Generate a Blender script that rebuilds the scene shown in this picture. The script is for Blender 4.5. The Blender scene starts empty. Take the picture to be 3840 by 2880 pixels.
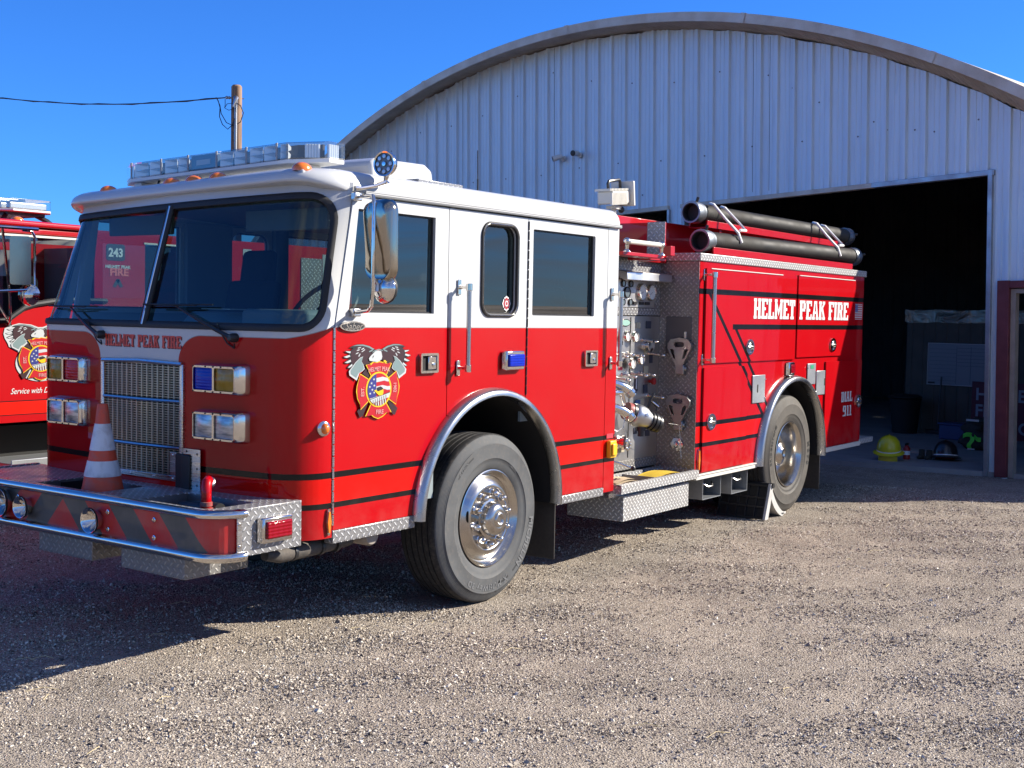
import bpy, bmesh, math, random
from mathutils import Vector, Matrix
import numpy as np
PI = math.pi
R = math.radians
SC = bpy.context.scene
COL = SC.collection
random.seed(7)

# ---------------------------------------------------------------- camera
cam_d = bpy.data.cameras.new('camera'); cam = bpy.data.objects.new('camera', cam_d); COL.objects.link(cam)
yaw, pit, rol = R(35.405), R(-3.2558), R(1.0633)
d_ = Vector((math.cos(yaw)*math.cos(pit), math.sin(yaw)*math.cos(pit), math.sin(pit)))
r_ = Vector((math.sin(yaw), -math.cos(yaw), 0)); u_ = r_.cross(d_)
r2 = r_*math.cos(rol)+u_*math.sin(rol); u2 = -r_*math.sin(rol)+u_*math.cos(rol)
m_ = Matrix((r2, u2, -d_)).transposed().to_4x4(); m_.translation = Vector((-4.6904, -4.5361, 1.799))
cam.matrix_world = m_
cam_d.sensor_width = 36; cam_d.lens = 36*4635.7/3840
cam_d.clip_start = .05; cam_d.clip_end = 5000
SC.camera = cam

# ---------------------------------------------------------------- sky, sun, exposure
SUN_AZ = R(-43.9); SUN_EL = R(29.5)          # direction towards the sun
w = bpy.data.worlds.new('World'); SC.world = w; w.use_nodes = True
nt = w.node_tree; nt.nodes.clear()
wo = nt.nodes.new('ShaderNodeOutputWorld'); bg = nt.nodes.new('ShaderNodeBackground')
sky = nt.nodes.new('ShaderNodeTexSky'); sky.sky_type = 'NISHITA'; sky.sun_disc = False
sky.sun_elevation = SUN_EL; sky.sun_rotation = PI/2 - SUN_AZ
sky.altitude = 900; sky.air_density = 1.0; sky.dust_density = 0.15; sky.ozone_density = 2.0
hsv = nt.nodes.new('ShaderNodeVectorMath'); hsv.operation = 'MULTIPLY'; hsv.inputs[1].default_value = (.20, .58, 1.30)     # deep desert blue
nt.links.new(sky.outputs[0], hsv.inputs[0])
# thin high cloud in the part of the sky behind the photographer
tc = nt.nodes.new('ShaderNodeTexCoord'); mp = nt.nodes.new('ShaderNodeMapping'); mp.inputs['Scale'].default_value = (1.2, 1.2, 8.0)
nt.links.new(tc.outputs['Generated'], mp.inputs[0])
nz = nt.nodes.new('ShaderNodeTexNoise'); nz.inputs['Scale'].default_value = 2.6; nz.inputs['Detail'].default_value = 6; nz.inputs['Distortion'].default_value = .6
nt.links.new(mp.outputs[0], nz.inputs['Vector'])
cr = nt.nodes.new('ShaderNodeMapRange'); cr.inputs[1].default_value = .44; cr.inputs[2].default_value = .66; cr.inputs[3].default_value = .08; cr.inputs[4].default_value = .85
nt.links.new(nz.outputs[0], cr.inputs[0])
sx = nt.nodes.new('ShaderNodeSeparateXYZ'); nt.links.new(tc.outputs['Generated'], sx.inputs[0])
def _mr(sock, a, b):
    q = nt.nodes.new('ShaderNodeMapRange'); q.inputs[1].default_value = a; q.inputs[2].default_value = b; q.inputs[3].default_value = 0; q.inputs[4].default_value = 1; nt.links.new(sock, q.inputs[0]); return q.outputs[0]
cy_ = nt.nodes.new('ShaderNodeMath'); cy_.operation = 'MAXIMUM'; nt.links.new(_mr(sx.outputs[1], .10, -.20), cy_.inputs[0]); cy_.inputs[1].default_value = 0
mu = nt.nodes.new('ShaderNodeMath'); mu.operation = 'MULTIPLY'; nt.links.new(cr.outputs[0], mu.inputs[0]); nt.links.new(cy_.outputs[0], mu.inputs[1])
mx = nt.nodes.new('ShaderNodeMix'); mx.data_type = 'RGBA'; nt.links.new(mu.outputs[0], mx.inputs[0]); nt.links.new(hsv.outputs[0], mx.inputs[6])
mx.inputs[7].default_value = (4.0, 4.3, 4.6, 1)
nt.links.new(mx.outputs[2], bg.inputs[0]); bg.inputs[1].default_value = 0.072
nt.links.new(bg.outputs[0], wo.inputs[0])
sl = bpy.data.lights.new('sun', 'SUN'); sl.energy = 5.0; sl.angle = R(.53); sl.color = (1, .925, .81)
so = bpy.data.objects.new('sun', sl); COL.objects.link(so)
sdir = Vector((math.cos(SUN_AZ)*math.cos(SUN_EL), math.sin(SUN_AZ)*math.cos(SUN_EL), math.sin(SUN_EL)))
so.rotation_euler = sdir.to_track_quat('Z', 'Y').to_euler(); so.location = (20, -20, 20)
SC.view_settings.view_transform = 'Standard'; SC.view_settings.look = 'None'
SC.view_settings.exposure = 1.12; SC.view_settings.gamma = 1
SC.cycles.max_bounces = 10; SC.cycles.transparent_max_bounces = 16; SC.cycles.caustics_reflective = False; SC.cycles.caustics_refractive = False

# ---------------------------------------------------------------- node helpers
class NB:
    """tiny expression builder for shader maths"""
    def __init__(s, name):
        s.m = bpy.data.materials.new(name); s.m.use_nodes = True; s.t = s.m.node_tree; s.t.nodes.clear()
        s.out = s.t.nodes.new('ShaderNodeOutputMaterial')
    def n(s, typ, **k):
        n = s.t.nodes.new(typ)
        for a, b in k.items(): setattr(n, a, b)
        return n
    def put(s, v, sock):
        if isinstance(v, (int, float)): sock.default_value = v
        elif isinstance(v, (tuple, list)): sock.default_value = tuple(v)+((1,) if len(v) == 3 and len(sock.default_value) == 4 else ())
        else: s.t.links.new(v, sock)
    def op(s, o, a, b=0.0, c=None):
        n = s.n('ShaderNodeMath', operation=o); s.put(a, n.inputs[0]); s.put(b, n.inputs[1])
        if c is not None: s.put(c, n.inputs[2])
        return n.outputs[0]
    def add(s, a, b): return s.op('ADD', a, b)
    def sub(s, a, b): return s.op('SUBTRACT', a, b)
    def mul(s, a, b): return s.op('MULTIPLY', a, b)
    def gt(s, a, b): return s.op('GREATER_THAN', a, b)
    def lt(s, a, b): return s.op('LESS_THAN', a, b)
    def band(s, v, a, b): return s.mul(s.gt(v, a), s.lt(v, b))
    def ss(s, v, a, b, lo=0., hi=1.):
        n = s.n('ShaderNodeMapRange'); n.clamp = True; s.put(v, n.inputs[0]); s.put(a, n.inputs[1]); s.put(b, n.inputs[2]); s.put(lo, n.inputs[3]); s.put(hi, n.inputs[4]); return n.outputs[0]
    def mix(s, f, a, b):
        n = s.n('ShaderNodeMix', data_type='RGBA'); s.put(f, n.inputs[0]); s.put(a, n.inputs[6]); s.put(b, n.inputs[7]); return n.outputs[2]
    def xyz(s, which='Object'):
        n = s.n('ShaderNodeTexCoord'); q = s.n('ShaderNodeSeparateXYZ'); s.t.links.new(n.outputs[which], q.inputs[0]); return q.outputs[0], q.outputs[1], q.outputs[2]
    def coord(s, which='Object'): return s.n('ShaderNodeTexCoord').outputs[which]
    def noise(s, vec, sc, det=4, dist=0, rough=.5, ch=0):
        n = s.n('ShaderNodeTexNoise'); n.inputs['Scale'].default_value = sc; n.inputs['Detail'].default_value = det; n.inputs['Distortion'].default_value = dist; n.inputs['Roughness'].default_value = rough
        if vec is not None: s.t.links.new(vec, n.inputs['Vector'])
        return n.outputs[ch]
    def vor(s, vec, sc, feat='F1', out='Distance', rnd=1.0):
        n = s.n('ShaderNodeTexVoronoi', feature=feat); n.inputs['Scale'].default_value = sc; n.inputs['Randomness'].default_value = rnd
        if vec is not None: s.t.links.new(vec, n.inputs['Vector'])
        return n.outputs[out]
    def mapv(s, vec, scale=(1, 1, 1), rot=(0, 0, 0), loc=(0, 0, 0)):
        n = s.n('ShaderNodeMapping'); n.inputs['Scale'].default_value = scale; n.inputs['Rotation'].default_value = rot; n.inputs['Location'].default_value = loc
        s.t.links.new(vec, n.inputs[0]); return n.outputs[0]
    def bump(s, h, st=.3, dist=.01):
        n = s.n('ShaderNodeBump'); n.inputs['Strength'].default_value = st; n.inputs['Distance'].default_value = dist; s.put(h, n.inputs['Height']); return n.outputs[0]
    def bsdf(s, col=(.5, .5, .5), rough=.5, metal=0., coat=0., normal=None, spec=.5, coat_rough=.03, emis=None, es=0, trans=0., ior=1.45):
        b = s.n('ShaderNodeBsdfPrincipled'); I = b.inputs
        s.put(col, I['Base Color']); s.put(rough, I['Roughness']); s.put(metal, I['Metallic']); s.put(coat, I['Coat Weight']); I['Coat Roughness'].default_value = coat_rough
        I['Specular IOR Level'].default_value = spec; s.put(trans, I['Transmission Weight']); I['IOR'].default_value = ior
        if normal is not None: s.t.links.new(normal, I['Normal'])
        if emis: s.put(emis, I['Emission Color']); I['Emission Strength'].default_value = es
        return b.outputs[0]
    def done(s, sh): s.t.links.new(sh, s.out.inputs[0]); return s.m

MATS = {}
def M(name, *a, **k):
    if name not in MATS:
        b = NB(name); MATS[name] = b.done(b.bsdf(*a, **k))
    return MATS[name]

def dirty(name, col, rough=.5, metal=0., amt=.25, sc=3., col2=None, coat=0., bumps=None, spec=.5):
    """plain stuff with a little real wear: blotchy colour and roughness"""
    b = NB(name); c = b.coord()
    n = b.noise(c, sc, 6); n2 = b.noise(c, sc*14, 3)
    f = b.ss(b.add(b.mul(n, .75), b.mul(n2, .25)), .35, .7)
    c2 = col2 or tuple(v*(1-amt) for v in col)
    nn = b.bump(b.noise(c, bumps[0], 3), bumps[1], bumps[2]) if bumps else None
    MATS[name] = b.done(b.bsdf(b.mix(f, col, c2), b.ss(n, .3, .7, rough*.8, min(1, rough*1.25)), metal, coat, nn, spec)); return MATS[name]

# --- palette
RED = (.38, .0008, .004); ORG = (.52, .003, .001); BLK = (.004, .004, .0045); WHT = (.49, .50, .50)
def paint_dust(b, x, z):
    c = b.coord(); n = b.noise(c, 1.7, 6, .4); d = b.ss(n, .5, .8, 0, .018); low = b.ss(z, .85, .50, 0, .10)
    return b.add(d, b.mul(low, b.ss(b.noise(c, 9, 4), .35, .65)))
def cab_paint():
    b = NB('cab_paint'); x, y, z = b.xyz()
    zb = b.ss(x, -.17, .05, 1.648, 1.708)
    dy = b.op('ABSOLUTE', b.sub(y, 1.2))
    t = b.ss(dy, .345, .52, 1, 0); arc = b.op('SQRT', b.sub(1.0, b.mul(t, t)))
    zarc = b.add(1.50, b.mul(arc, .148))
    front = b.lt(x, -.15)
    zbf = b.op('MINIMUM', zb, b.add(zarc, b.mul(b.gt(dy, .53), 1)))
    zbf = b.add(b.mul(front, zbf), b.mul(b.sub(1, front), zb))
    white = b.gt(z, zbf)
    lim = b.band(z, zbf, b.add(zbf, .004))
    # the tape and stripes
    blk = b.op('MAXIMUM', b.band(z, .912, .945), b.band(z, .752, .782))
    org = b.band(z, .782, .912)
    col = b.mix(org, RED, ORG); col = b.mix(blk, col, BLK); col = b.mix(white, col, WHT); col = b.mix(lim, col, (.25, .25, .25))
    col = b.mix(paint_dust(b, x, z), col, (.33, .27, .23))
    nn = b.bump(b.noise(b.coord(), 2.2, 2), .06, .02)
    return b.done(b.bsdf(col, .40, 0, .56, nn, .04, coat_rough=.02))
def body_paint():
    b = NB('body_paint'); x, y, z = b.xyz()
    blk = b.op('MAXIMUM', b.band(z, 1.985, 2.03), b.mul(b.band(z, 1.70, 1.745), b.gt(x, 4.85)))
    lowx = b.lt(x, 5.6)
    blk = b.op('MAXIMUM', blk, b.mul(lowx, b.op('MAXIMUM', b.band(z, .915, .952), b.band(z, .748, .782))))
    dA = b.sub(x, b.add(4.39, b.mul(b.sub(2.0, z), 1.09))); dB = b.sub(x, b.add(4.85, b.mul(b.sub(1.745, z), 1.06)))
    below = b.band(z, .93, 2.0); below2 = b.band(z, .93, 1.745)
    blk = b.op('MAXIMUM', blk, b.op('MAXIMUM', b.mul(below, b.band(dA, -.02, .04)), b.mul(below2, b.band(dB, -.005, .05))))
    org = b.mul(lowx, b.band(z, .782, .915))
    col = b.mix(org, RED, ORG); col = b.mix(blk, col, BLK)
    col = b.mix(paint_dust(b, x, z), col, (.33, .27, .23))
    nn = b.bump(b.noise(b.coord(), 2.2, 2), .06, .02)
    return b.done(b.bsdf(col, .40, 0, .56, nn, .04, coat_rough=.02))
def treadplate(name, col=(.62, .63, .65), rough=.3, dark=.0, pitch=.034, met=.42):
    b = NB(name); uv = b.coord('UV'); n = b.n('ShaderNodeMapping'); n.inputs['Rotation'].default_value = (0, 0, R(45)); n.inputs['Scale'].default_value = (1/pitch,)*3
    b.t.links.new(uv, n.inputs[0]); q = b.n('ShaderNodeSeparateXYZ'); b.t.links.new(n.outputs[0], q.inputs[0]); u, v = q.outputs[0], q.outputs[1]
    fu = b.op('FLOOR', u); fv = b.op('FLOOR', v); a = b.sub(b.sub(u, fu), .5); c = b.sub(b.sub(v, fv), .5)
    par = b.op('MODULO', b.op('ABSOLUTE', b.add(fu, fv)), 2.0)
    p = b.add(b.mul(par, a), b.mul(b.sub(1, par), c)); r = b.add(b.mul(par, c), b.mul(b.sub(1, par), a))
    d = b.add(b.op('POWER', b.op('ABSOLUTE', b.mul(p, 1/.47)), 2), b.op('POWER', b.op('ABSOLUTE', b.mul(r, 1/.16)), 2))
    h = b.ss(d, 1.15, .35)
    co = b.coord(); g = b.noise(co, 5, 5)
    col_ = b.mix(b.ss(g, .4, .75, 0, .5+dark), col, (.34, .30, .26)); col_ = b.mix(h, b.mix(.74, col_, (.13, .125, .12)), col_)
    return b.done(b.bsdf(col_, b.ss(g, .3, .7, rough*.8, rough*1.4), met, 0, b.bump(h, .9, .006), .5))
def metal(name, col, rough, rn=.5, stretch=None):
    b = NB(name); c = b.coord()
    if stretch: c = b.mapv(c, stretch)
    n = b.noise(c, 4, 5)
    return b.done(b.bsdf(b.mix(b.ss(n, .4, .8, 0, .35), col, tuple(v*.7 for v in col)), b.ss(n, .3, .7, rough*(1-rn), rough*(1+rn)), 1.0))
P_CAB = cab_paint(); P_BODY = body_paint()
M('red_paint', RED, .35, coat=.5, spec=.15); M('white_paint', (.49, .50, .50), .35, coat=.5); M('black_trim', (.012, .012, .013), .45); M('rubber', (.016, .016, .017), .62)
TREAD = treadplate('tread_plate'); TREADD = treadplate('tread_plate_dirty', (.5, .49, .47), .36, .35)
MATS['polished_alu'] = metal('polished_alu', (.44, .44, .44), .26, .3); MATS['rim_alu'] = metal('rim_alu', (.52, .49, .445), .19, .35); MATS['mirror_shell'] = metal('mirror_shell', (.40, .35, .28), .14, .3); CHROME = metal('chrome', (.70, .665, .62), .09, .4); STEEL = metal('brushed_steel', (.62, .61, .59), .27, .3, (1, 1, 30)); ALU = metal('cast_aluminium', (.5, .51, .52), .36, .2); MATS['panel_steel'] = metal('panel_steel', (.66, .65, .63), .34, .2); MATS['step_alu'] = metal('step_alu', (.33, .33, .33), .33, .3)
MATS.update(chrome=CHROME, steel=STEEL, alu=ALU)
M('seam_dark', (.01, .01, .01), .8)
M('black_plastic', (.02, .02, .021), .38); M('dark_interior', (.13, .14, .15), .75); M('dash', (.20, .24, .25), .6); M('seat_cloth', (.035, .035, .042), .9)
M('grey_trim', (.30, .31, .32), .5)
M('amber', (.75, .17, .01), .18, coat=1, spec=.6); M('lens_red', (.42, .004, .012), .12, coat=1); M('lens_blue', (.006, .03, .34), .12, coat=1)
M('lens_amber_dark', (.20, .12, .015), .10, coat=1); M('yellow_plastic', (.75, .42, .02), .4); M('sticker_white', (.8, .8, .8), .5)
def glassm(name, tint, gl=1.0, rough=0.0, ior=1.5, base=.03):
    b = NB(name); tr = b.n('ShaderNodeBsdfTransparent'); tr.inputs[0].default_value = tint+(1,)
    g = b.n('ShaderNodeBsdfGlossy'); g.inputs['Roughness'].default_value = rough; g.inputs[0].default_value = (gl, gl, gl, 1)
    ge = b.n('ShaderNodeNewGeometry'); vm = b.n('ShaderNodeVectorMath', operation='DOT_PRODUCT'); b.t.links.new(ge.outputs['Incoming'], vm.inputs[0]); b.t.links.new(ge.outputs['Normal'], vm.inputs[1])
    f0 = ((ior-1)/(ior+1))**2*1.15+base; cz_ = b.op('ABSOLUTE', vm.outputs['Value']); fr = b.add(b.mul(b.op('POWER', b.sub(1.0, cz_), 5), 1-f0), f0)
    m = b.n('ShaderNodeMixShader'); b.put(fr, m.inputs[0]); b.t.links.new(tr.outputs[0], m.inputs[1]); b.t.links.new(g.outputs[0], m.inputs[2])
    return b.done(m.outputs[0])
G_WIND = glassm('windscreen_glass', (.46, .63, .64), 1, 0, 1.5, .0); G_SIDE = glassm('tinted_side_glass', (.40, .47, .47), 1.0, 0, 1.5, .055); G_CLEAR = glassm('clear_lens', (.93, .95, .96), .95, .03, 1.5, .06)
def ribbed_lens(name, col, sc=60):
    b = NB(name); x, y, z = b.xyz(); h = b.op('SINE', b.mul(z, sc*6.28)); h2 = b.op('SINE', b.mul(b.add(x, y), 170))
    return b.done(b.bsdf(col, .16, 0, .25, b.bump(b.add(b.mul(h, .6), b.mul(h2, .3)), .35, .004), .3))
L_RED = ribbed_lens('lens_red_ribbed', (.22, .001, .006)); L_BLUE = ribbed_lens('lens_blue_ribbed', (.001, .016, .34)); 
def lamp_lens():
    b = NB('headlamp_lens'); x, y, z = b.xyz(); n = b.noise(b.mapv(b.coord(), (8, 8, 40)), 1.5, 3)
    return b.done(b.bsdf(b.mix(b.ss(n, .35, .65), (.55, .55, .55), (.22, .23, .24)), .2, .6, .5, b.bump(b.op('SINE', b.mul(y, 700)), .2, .002), .5))
L_HEAD = lamp_lens()
# ---------------------------------------------------------------- object helpers
def prop(o, label=None, cat=None, group=None, kind=None):
    if label: o['label'] = label
    if cat: o['category'] = cat
    if group: o['group'] = group
    if kind: o['kind'] = kind
    return o
def root(name, loc, label, cat, group=None, rot=(0, 0, 0)):
    o = bpy.data.objects.new(name, None); COL.objects.link(o); o.location = loc; o.rotation_euler = rot; o.empty_display_size = .2
    return prop(o, label, cat, group)
def copy_tree(o, parent=None):
    c = o.copy(); COL.objects.link(c); c.parent = parent
    for ch in [q for q in bpy.data.objects if q.parent == o]: copy_tree(ch, c)
    return c

APART = {'bolts': 'bolt', 'screws': 'screw', 'wall_screws': 'wall_screw', 'sheet_seam': 'sheet_seam', 'door_jamb': 'door_jamb', 'body_front_wall': 'body_front_wall', 'label_patch': 'label_patch', 'reflective_trim': 'reflective_trim',
 'cover_joint': 'cover_joint', 'door_gap_seal': 'door_gap_seal', 'door_lining': 'door_lining', 'front_axle': 'front_axle', 'rivets': 'rivet', 'lime_trim': 'lime_trim', 'sun_visor': 'sun_visor', 'front_seat': 'front_seat', 'body_tread_panel': 'body_tread_panel',
 'steel_panel': 'steel_panel', 'band_clamp': 'band_clamp', 'hose_trough': 'hose_trough', 'hose_bed_wall': 'hose_bed_wall', 'upper_tread': 'upper_tread', 'locker_top_trim': 'locker_top_trim', 'door_shadow_gap': 'door_shadow_gap', 'panel_seam': 'panel_seam', 'tank_belly': 'tank_belly', 'door_header': 'door_header', 'cab_far_side': 'cab_far_side', 'window_pillar': 'window_pillar'}
class MB:
    """collects shapes; build() links them as ONE mesh object"""
    def __init__(s): s.v = []; s.f = []; s.m = []; s.cur = 0; s.T = None
    def vt(s, p):
        p = Vector(p)
        if s.T is not None: p = s.T @ p
        s.v.append(tuple(p)); return len(s.v)-1
    def face(s, ids, m=None): s.f.append(tuple(ids)); s.m.append(s.cur if m is None else m)
    def poly(s, pts, m=None): s.face([s.vt(p) for p in pts], m)
    def box(s, x0, y0, z0, x1, y1, z1, m=None):
        i = [s.vt(p) for p in ((x0,y0,z0),(x1,y0,z0),(x1,y1,z0),(x0,y1,z0),(x0,y0,z1),(x1,y0,z1),(x1,y1,z1),(x0,y1,z1))]
        for q in ((0,3,2,1),(4,5,6,7),(0,1,5,4),(1,2,6,5),(2,3,7,6),(3,0,4,7)): s.face([i[k] for k in q], m)
    def frame3(s, d):
        d = Vector(d).normalized(); a = Vector((0, 0, 1)) if abs(d.z) < .9 else Vector((1, 0, 0)); u = d.cross(a).normalized(); return u, d.cross(u).normalized() * 1
    def lathe(s, o, d, prof, n=24, m=None, cap=True, ref=None):
        """prof = list of (dist along d, radius)"""
        o = Vector(o); d = Vector(d).normalized(); u, w = s.frame3(d); rings = []
        for (t, r) in prof:
            if r < 1e-6: rings.append([s.vt(o+d*t)])
            else: rings.append([s.vt(o+d*t+(u*math.cos(2*PI*k/n)+w*math.sin(2*PI*k/n))*r) for k in range(n)])
        for a, b in zip(rings, rings[1:]):
            for k in range(n):
                k2 = (k+1) % n
                if len(a) == 1 and len(b) == 1: continue
                if len(a) == 1: s.face([a[0], b[k2], b[k]], m)
                elif len(b) == 1: s.face([a[k], a[k2], b[0]], m)
                else: s.face([a[k], a[k2], b[k2], b[k]], m)
        if cap:
            if len(rings[0]) > 1: s.face(rings[0][::-1], m)
            if len(rings[-1]) > 1: s.face(rings[-1], m)
    def cyl(s, a, b, r, n=20, m=None, r2=None, cap=True):
        a = Vector(a); b = Vector(b); s.lathe(a, b-a, [(0, r), ((b-a).length, r if r2 is None else r2)], n, m, cap)
    def tube(s, pts, r, n=10, m=None, closed=False, sc=None):
        pts = [Vector(p) for p in pts]; k = len(pts); rings = []; u = None
        for i, p in enumerate(pts):
            if closed: t = pts[(i+1) % k]-pts[(i-1) % k]
            else: t = (pts[min(i+1, k-1)]-pts[max(i-1, 0)])
            t.normalize()
            if u is None: u, w = s.frame3(t)
            else: u = (u-t*u.dot(t)).normalized(); w = t.cross(u)
            rr = r[i] if isinstance(r, (list, tuple)) else r
            rings.append([s.vt(p+(u*math.cos(2*PI*j/n)+w*math.sin(2*PI*j/n))*rr) for j in range(n)])
        for i in range(k if closed else k-1):
            a = rings[i]; b = rings[(i+1) % k]
            for j in range(n): s.face([a[j], a[(j+1) % n], b[(j+1) % n], b[j]], m)
        if not closed: s.face(rings[0][::-1], m); s.face(rings[-1], m)
    def sphere(s, c, r, n=16, m=None, sc=(1, 1, 1), half=False):
        c = Vector(c); h = n//2; rings = []
        lo = h//2 if half else 0
        for i in range(lo, h+1):
            a = -PI/2+PI*i/h
            if i in (0, h): rings.append([s.vt(c+Vector((0, 0, math.sin(a)*r*sc[2])))])
            else: rings.append([s.vt(c+Vector((math.cos(a)*math.cos(2*PI*k/n)*r*sc[0], math.cos(a)*math.sin(2*PI*k/n)*r*sc[1], math.sin(a)*r*sc[2]))) for k in range(n)])
        for a, b in zip(rings, rings[1:]):
            for k in range(n):
                k2 = (k+1) % n
                if len(a) == 1: s.face([a[0], b[k2], b[k]], m)
                elif len(b) == 1: s.face([a[k], a[k2], b[0]], m)
                else: s.face([a[k], a[k2], b[k2], b[k]], m)
    def prism(s, pts, axis, a, b, m=None):
        """2D polygon extruded along an axis from a to b; axis 0: pts=(y,z) 1: (x,z) 2: (x,y)"""
        def P(p, t): return {0: (t, p[0], p[1]), 1: (p[0], t, p[1]), 2: (p[0], p[1], t)}[axis]
        A = [s.vt(P(p, a)) for p in pts]; B = [s.vt(P(p, b)) for p in pts]; n = len(pts)
        s.face(A[::-1], m); s.face(B, m)
        for k in range(n): s.face([A[k], A[(k+1) % n], B[(k+1) % n], B[k]], m)
    def grid(s, fn, nu, nv, m=None, mfn=None, skip=None, cu=False):
        ids = [[s.vt(fn(i/nu, j/nv)) for j in range(nv+1)] for i in range(nu+(0 if cu else 1))]
        for i in range(nu):
            for j in range(nv):
                if skip and skip((i+.5)/nu, (j+.5)/nv): continue
                i2 = (i+1) % nu if cu else i+1
                s.face([ids[i][j], ids[i2][j], ids[i2][j+1], ids[i][j+1]], mfn((i+.5)/nu, (j+.5)/nv) if mfn else m)
    def add(s, vf, m=None):
        V, F = vf; b = [s.vt(p) for p in V]
        for f in F: s.face([b[k] for k in f], m)
    def mesh(s, name, mats, smooth=35, fix=True):
        me = bpy.data.meshes.new(name); me.from_pydata(s.v, [], s.f)
        for mt in mats: me.materials.append(mt)
        me.polygons.foreach_set('material_index', s.m)
        if fix:
            bm = bmesh.new(); bm.from_mesh(me); bmesh.ops.recalc_face_normals(bm, faces=bm.faces); bm.to_mesh(me); bm.free()
        if smooth: me.polygons.foreach_set('use_smooth', [True]*len(me.polygons)); me.update(); me.set_sharp_from_angle(angle=R(smooth))
        uv = me.uv_layers.new(name='UVMap'); me.update()
        nl = len(me.loops); vi = np.empty(nl, 'i'); me.loops.foreach_get('vertex_index', vi); co = np.empty(len(me.vertices)*3, 'f'); me.vertices.foreach_get('co', co); co = co.reshape(-1, 3)
        npoly = len(me.polygons); no = np.empty(npoly*3, 'f'); me.polygons.foreach_get('normal', no); no = np.abs(no.reshape(-1, 3)); lt = np.empty(npoly, 'i'); me.polygons.foreach_get('loop_total', lt)
        ax = np.repeat(no.argmax(1), lt); c = co[vi]
        U = np.where(ax == 0, c[:, 1], c[:, 0]); V = np.where(ax == 2, c[:, 1], c[:, 2]); uv.data.foreach_set('uv', np.stack([U, V], 1).ravel().astype('f'))
        return me
    def islands(s):
        p = list(range(len(s.v)))
        def f(a):
            while p[a] != a: p[a] = p[p[a]]; a = p[a]
            return a
        for q in s.f:
            for k in q[1:]: p[f(k)] = f(q[0])
        g = {}
        for q, mm in zip(s.f, s.m): g.setdefault(f(q[0]), []).append((q, mm))
        out = []
        for fs in g.values():
            n = MB(); ix = {}
            for q, mm in fs:
                for k in q:
                    if k not in ix: ix[k] = len(n.v); n.v.append(s.v[k])
                n.f.append(tuple(ix[k] for k in q)); n.m.append(mm)
            out.append(n)
        return out
    def build(s, name, mats, parent=None, smooth=35, bevel=0, fix=True, seg=2):
        if name in APART:
            o = None
            for n in s.islands():
                o = n.build_one(APART[name], mats, parent, smooth, bevel, fix, seg)
            return o
        return s.build_one(name, mats, parent, smooth, bevel, fix, seg)
    def build_one(s, name, mats, parent=None, smooth=35, bevel=0, fix=True, seg=2):
        if not isinstance(mats, (list, tuple)): mats = [mats]
        mats = [MATS[q] if isinstance(q, str) else q for q in mats]
        o = bpy.data.objects.new(name, s.mesh(name, mats, smooth, fix)); COL.objects.link(o); o.parent = parent
        if bevel:
            b = o.modifiers.new('bevel', 'BEVEL'); b.width = bevel; b.segments = seg; b.limit_method = 'ANGLE'; b.angle_limit = R(35); b.harden_normals = False
        return o

def mbox(name, mat, parent, *boxes, bevel=0, smooth=35):
    m = MB()
    for q in boxes: m.box(*q)
    return m.build(name, mat, parent, smooth, bevel)

def rrect(x0, y0, x1, y1, r, n=5):
    """rounded rectangle; r a number or 4 numbers (bl, br, tr, tl)"""
    rr = r if isinstance(r, (list, tuple)) else (r,)*4; out = []
    for (cx, cy, a0, q) in ((x0+rr[0], y0+rr[0], PI, rr[0]), (x1-rr[1], y0+rr[1], 1.5*PI, rr[1]), (x1-rr[2], y1-rr[2], 0, rr[2]), (x0+rr[3], y1-rr[3], PI/2, rr[3])):
        for k in range(n+1): a = a0+PI/2*k/n; out.append((cx+q*math.cos(a), cy+q*math.sin(a)))
    return out
def circ(cx, cy, r, n=24, ry=None): return [(cx+r*math.cos(2*PI*k/n), cy+(ry or r)*math.sin(2*PI*k/n)) for k in range(n)]

def fill(loops, th, mp, bev=0.0):
    """flat plate with holes: 2D loops -> (verts, faces); thickness th centred, mp maps (u,v,w) to a point"""
    cu = bpy.data.curves.new('tmp', 'CURVE'); cu.dimensions = '2D'; cu.fill_mode = 'BOTH'; cu.extrude = max(0, th/2-bev); cu.bevel_depth = bev; cu.bevel_resolution = 1; cu.offset = -bev
    for L in loops:
        sp = cu.splines.new('POLY'); sp.points.add(len(L)-1); sp.use_cyclic_u = True
        for p, q in zip(sp.points, L): p.co = (q[0], q[1], 0, 1)
    ob = bpy.data.objects.new('tmp', cu); me = bpy.data.meshes.new_from_object(ob)
    V = [mp(v.co.x, v.co.y, v.co.z) for v in me.vertices]; F = [tuple(p.vertices) for p in me.polygons]
    bpy.data.objects.remove(ob); bpy.data.curves.remove(cu); bpy.data.meshes.remove(me)
    return V, F
def text(body, size, mp, th=.001, shear=0, align='CENTER', sx=1.0, bold=0, space=1.0):
    cu = bpy.data.curves.new('tmp', 'FONT'); cu.body = body; cu.size = size; cu.extrude = th/2; cu.shear = shear; cu.align_x = align; cu.align_y = 'CENTER'; cu.offset = bold; cu.space_character = space; cu.resolution_u = 3
    ob = bpy.data.objects.new('tmp', cu); me = bpy.data.meshes.new_from_object(ob)
    V = [mp(v.co.x*sx, v.co.y, v.co.z) for v in me.vertices]; F = [tuple(p.vertices) for p in me.polygons]
    bpy.data.objects.remove(ob); bpy.data.curves.remove(cu); bpy.data.meshes.remove(me)
    return V, F
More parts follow.
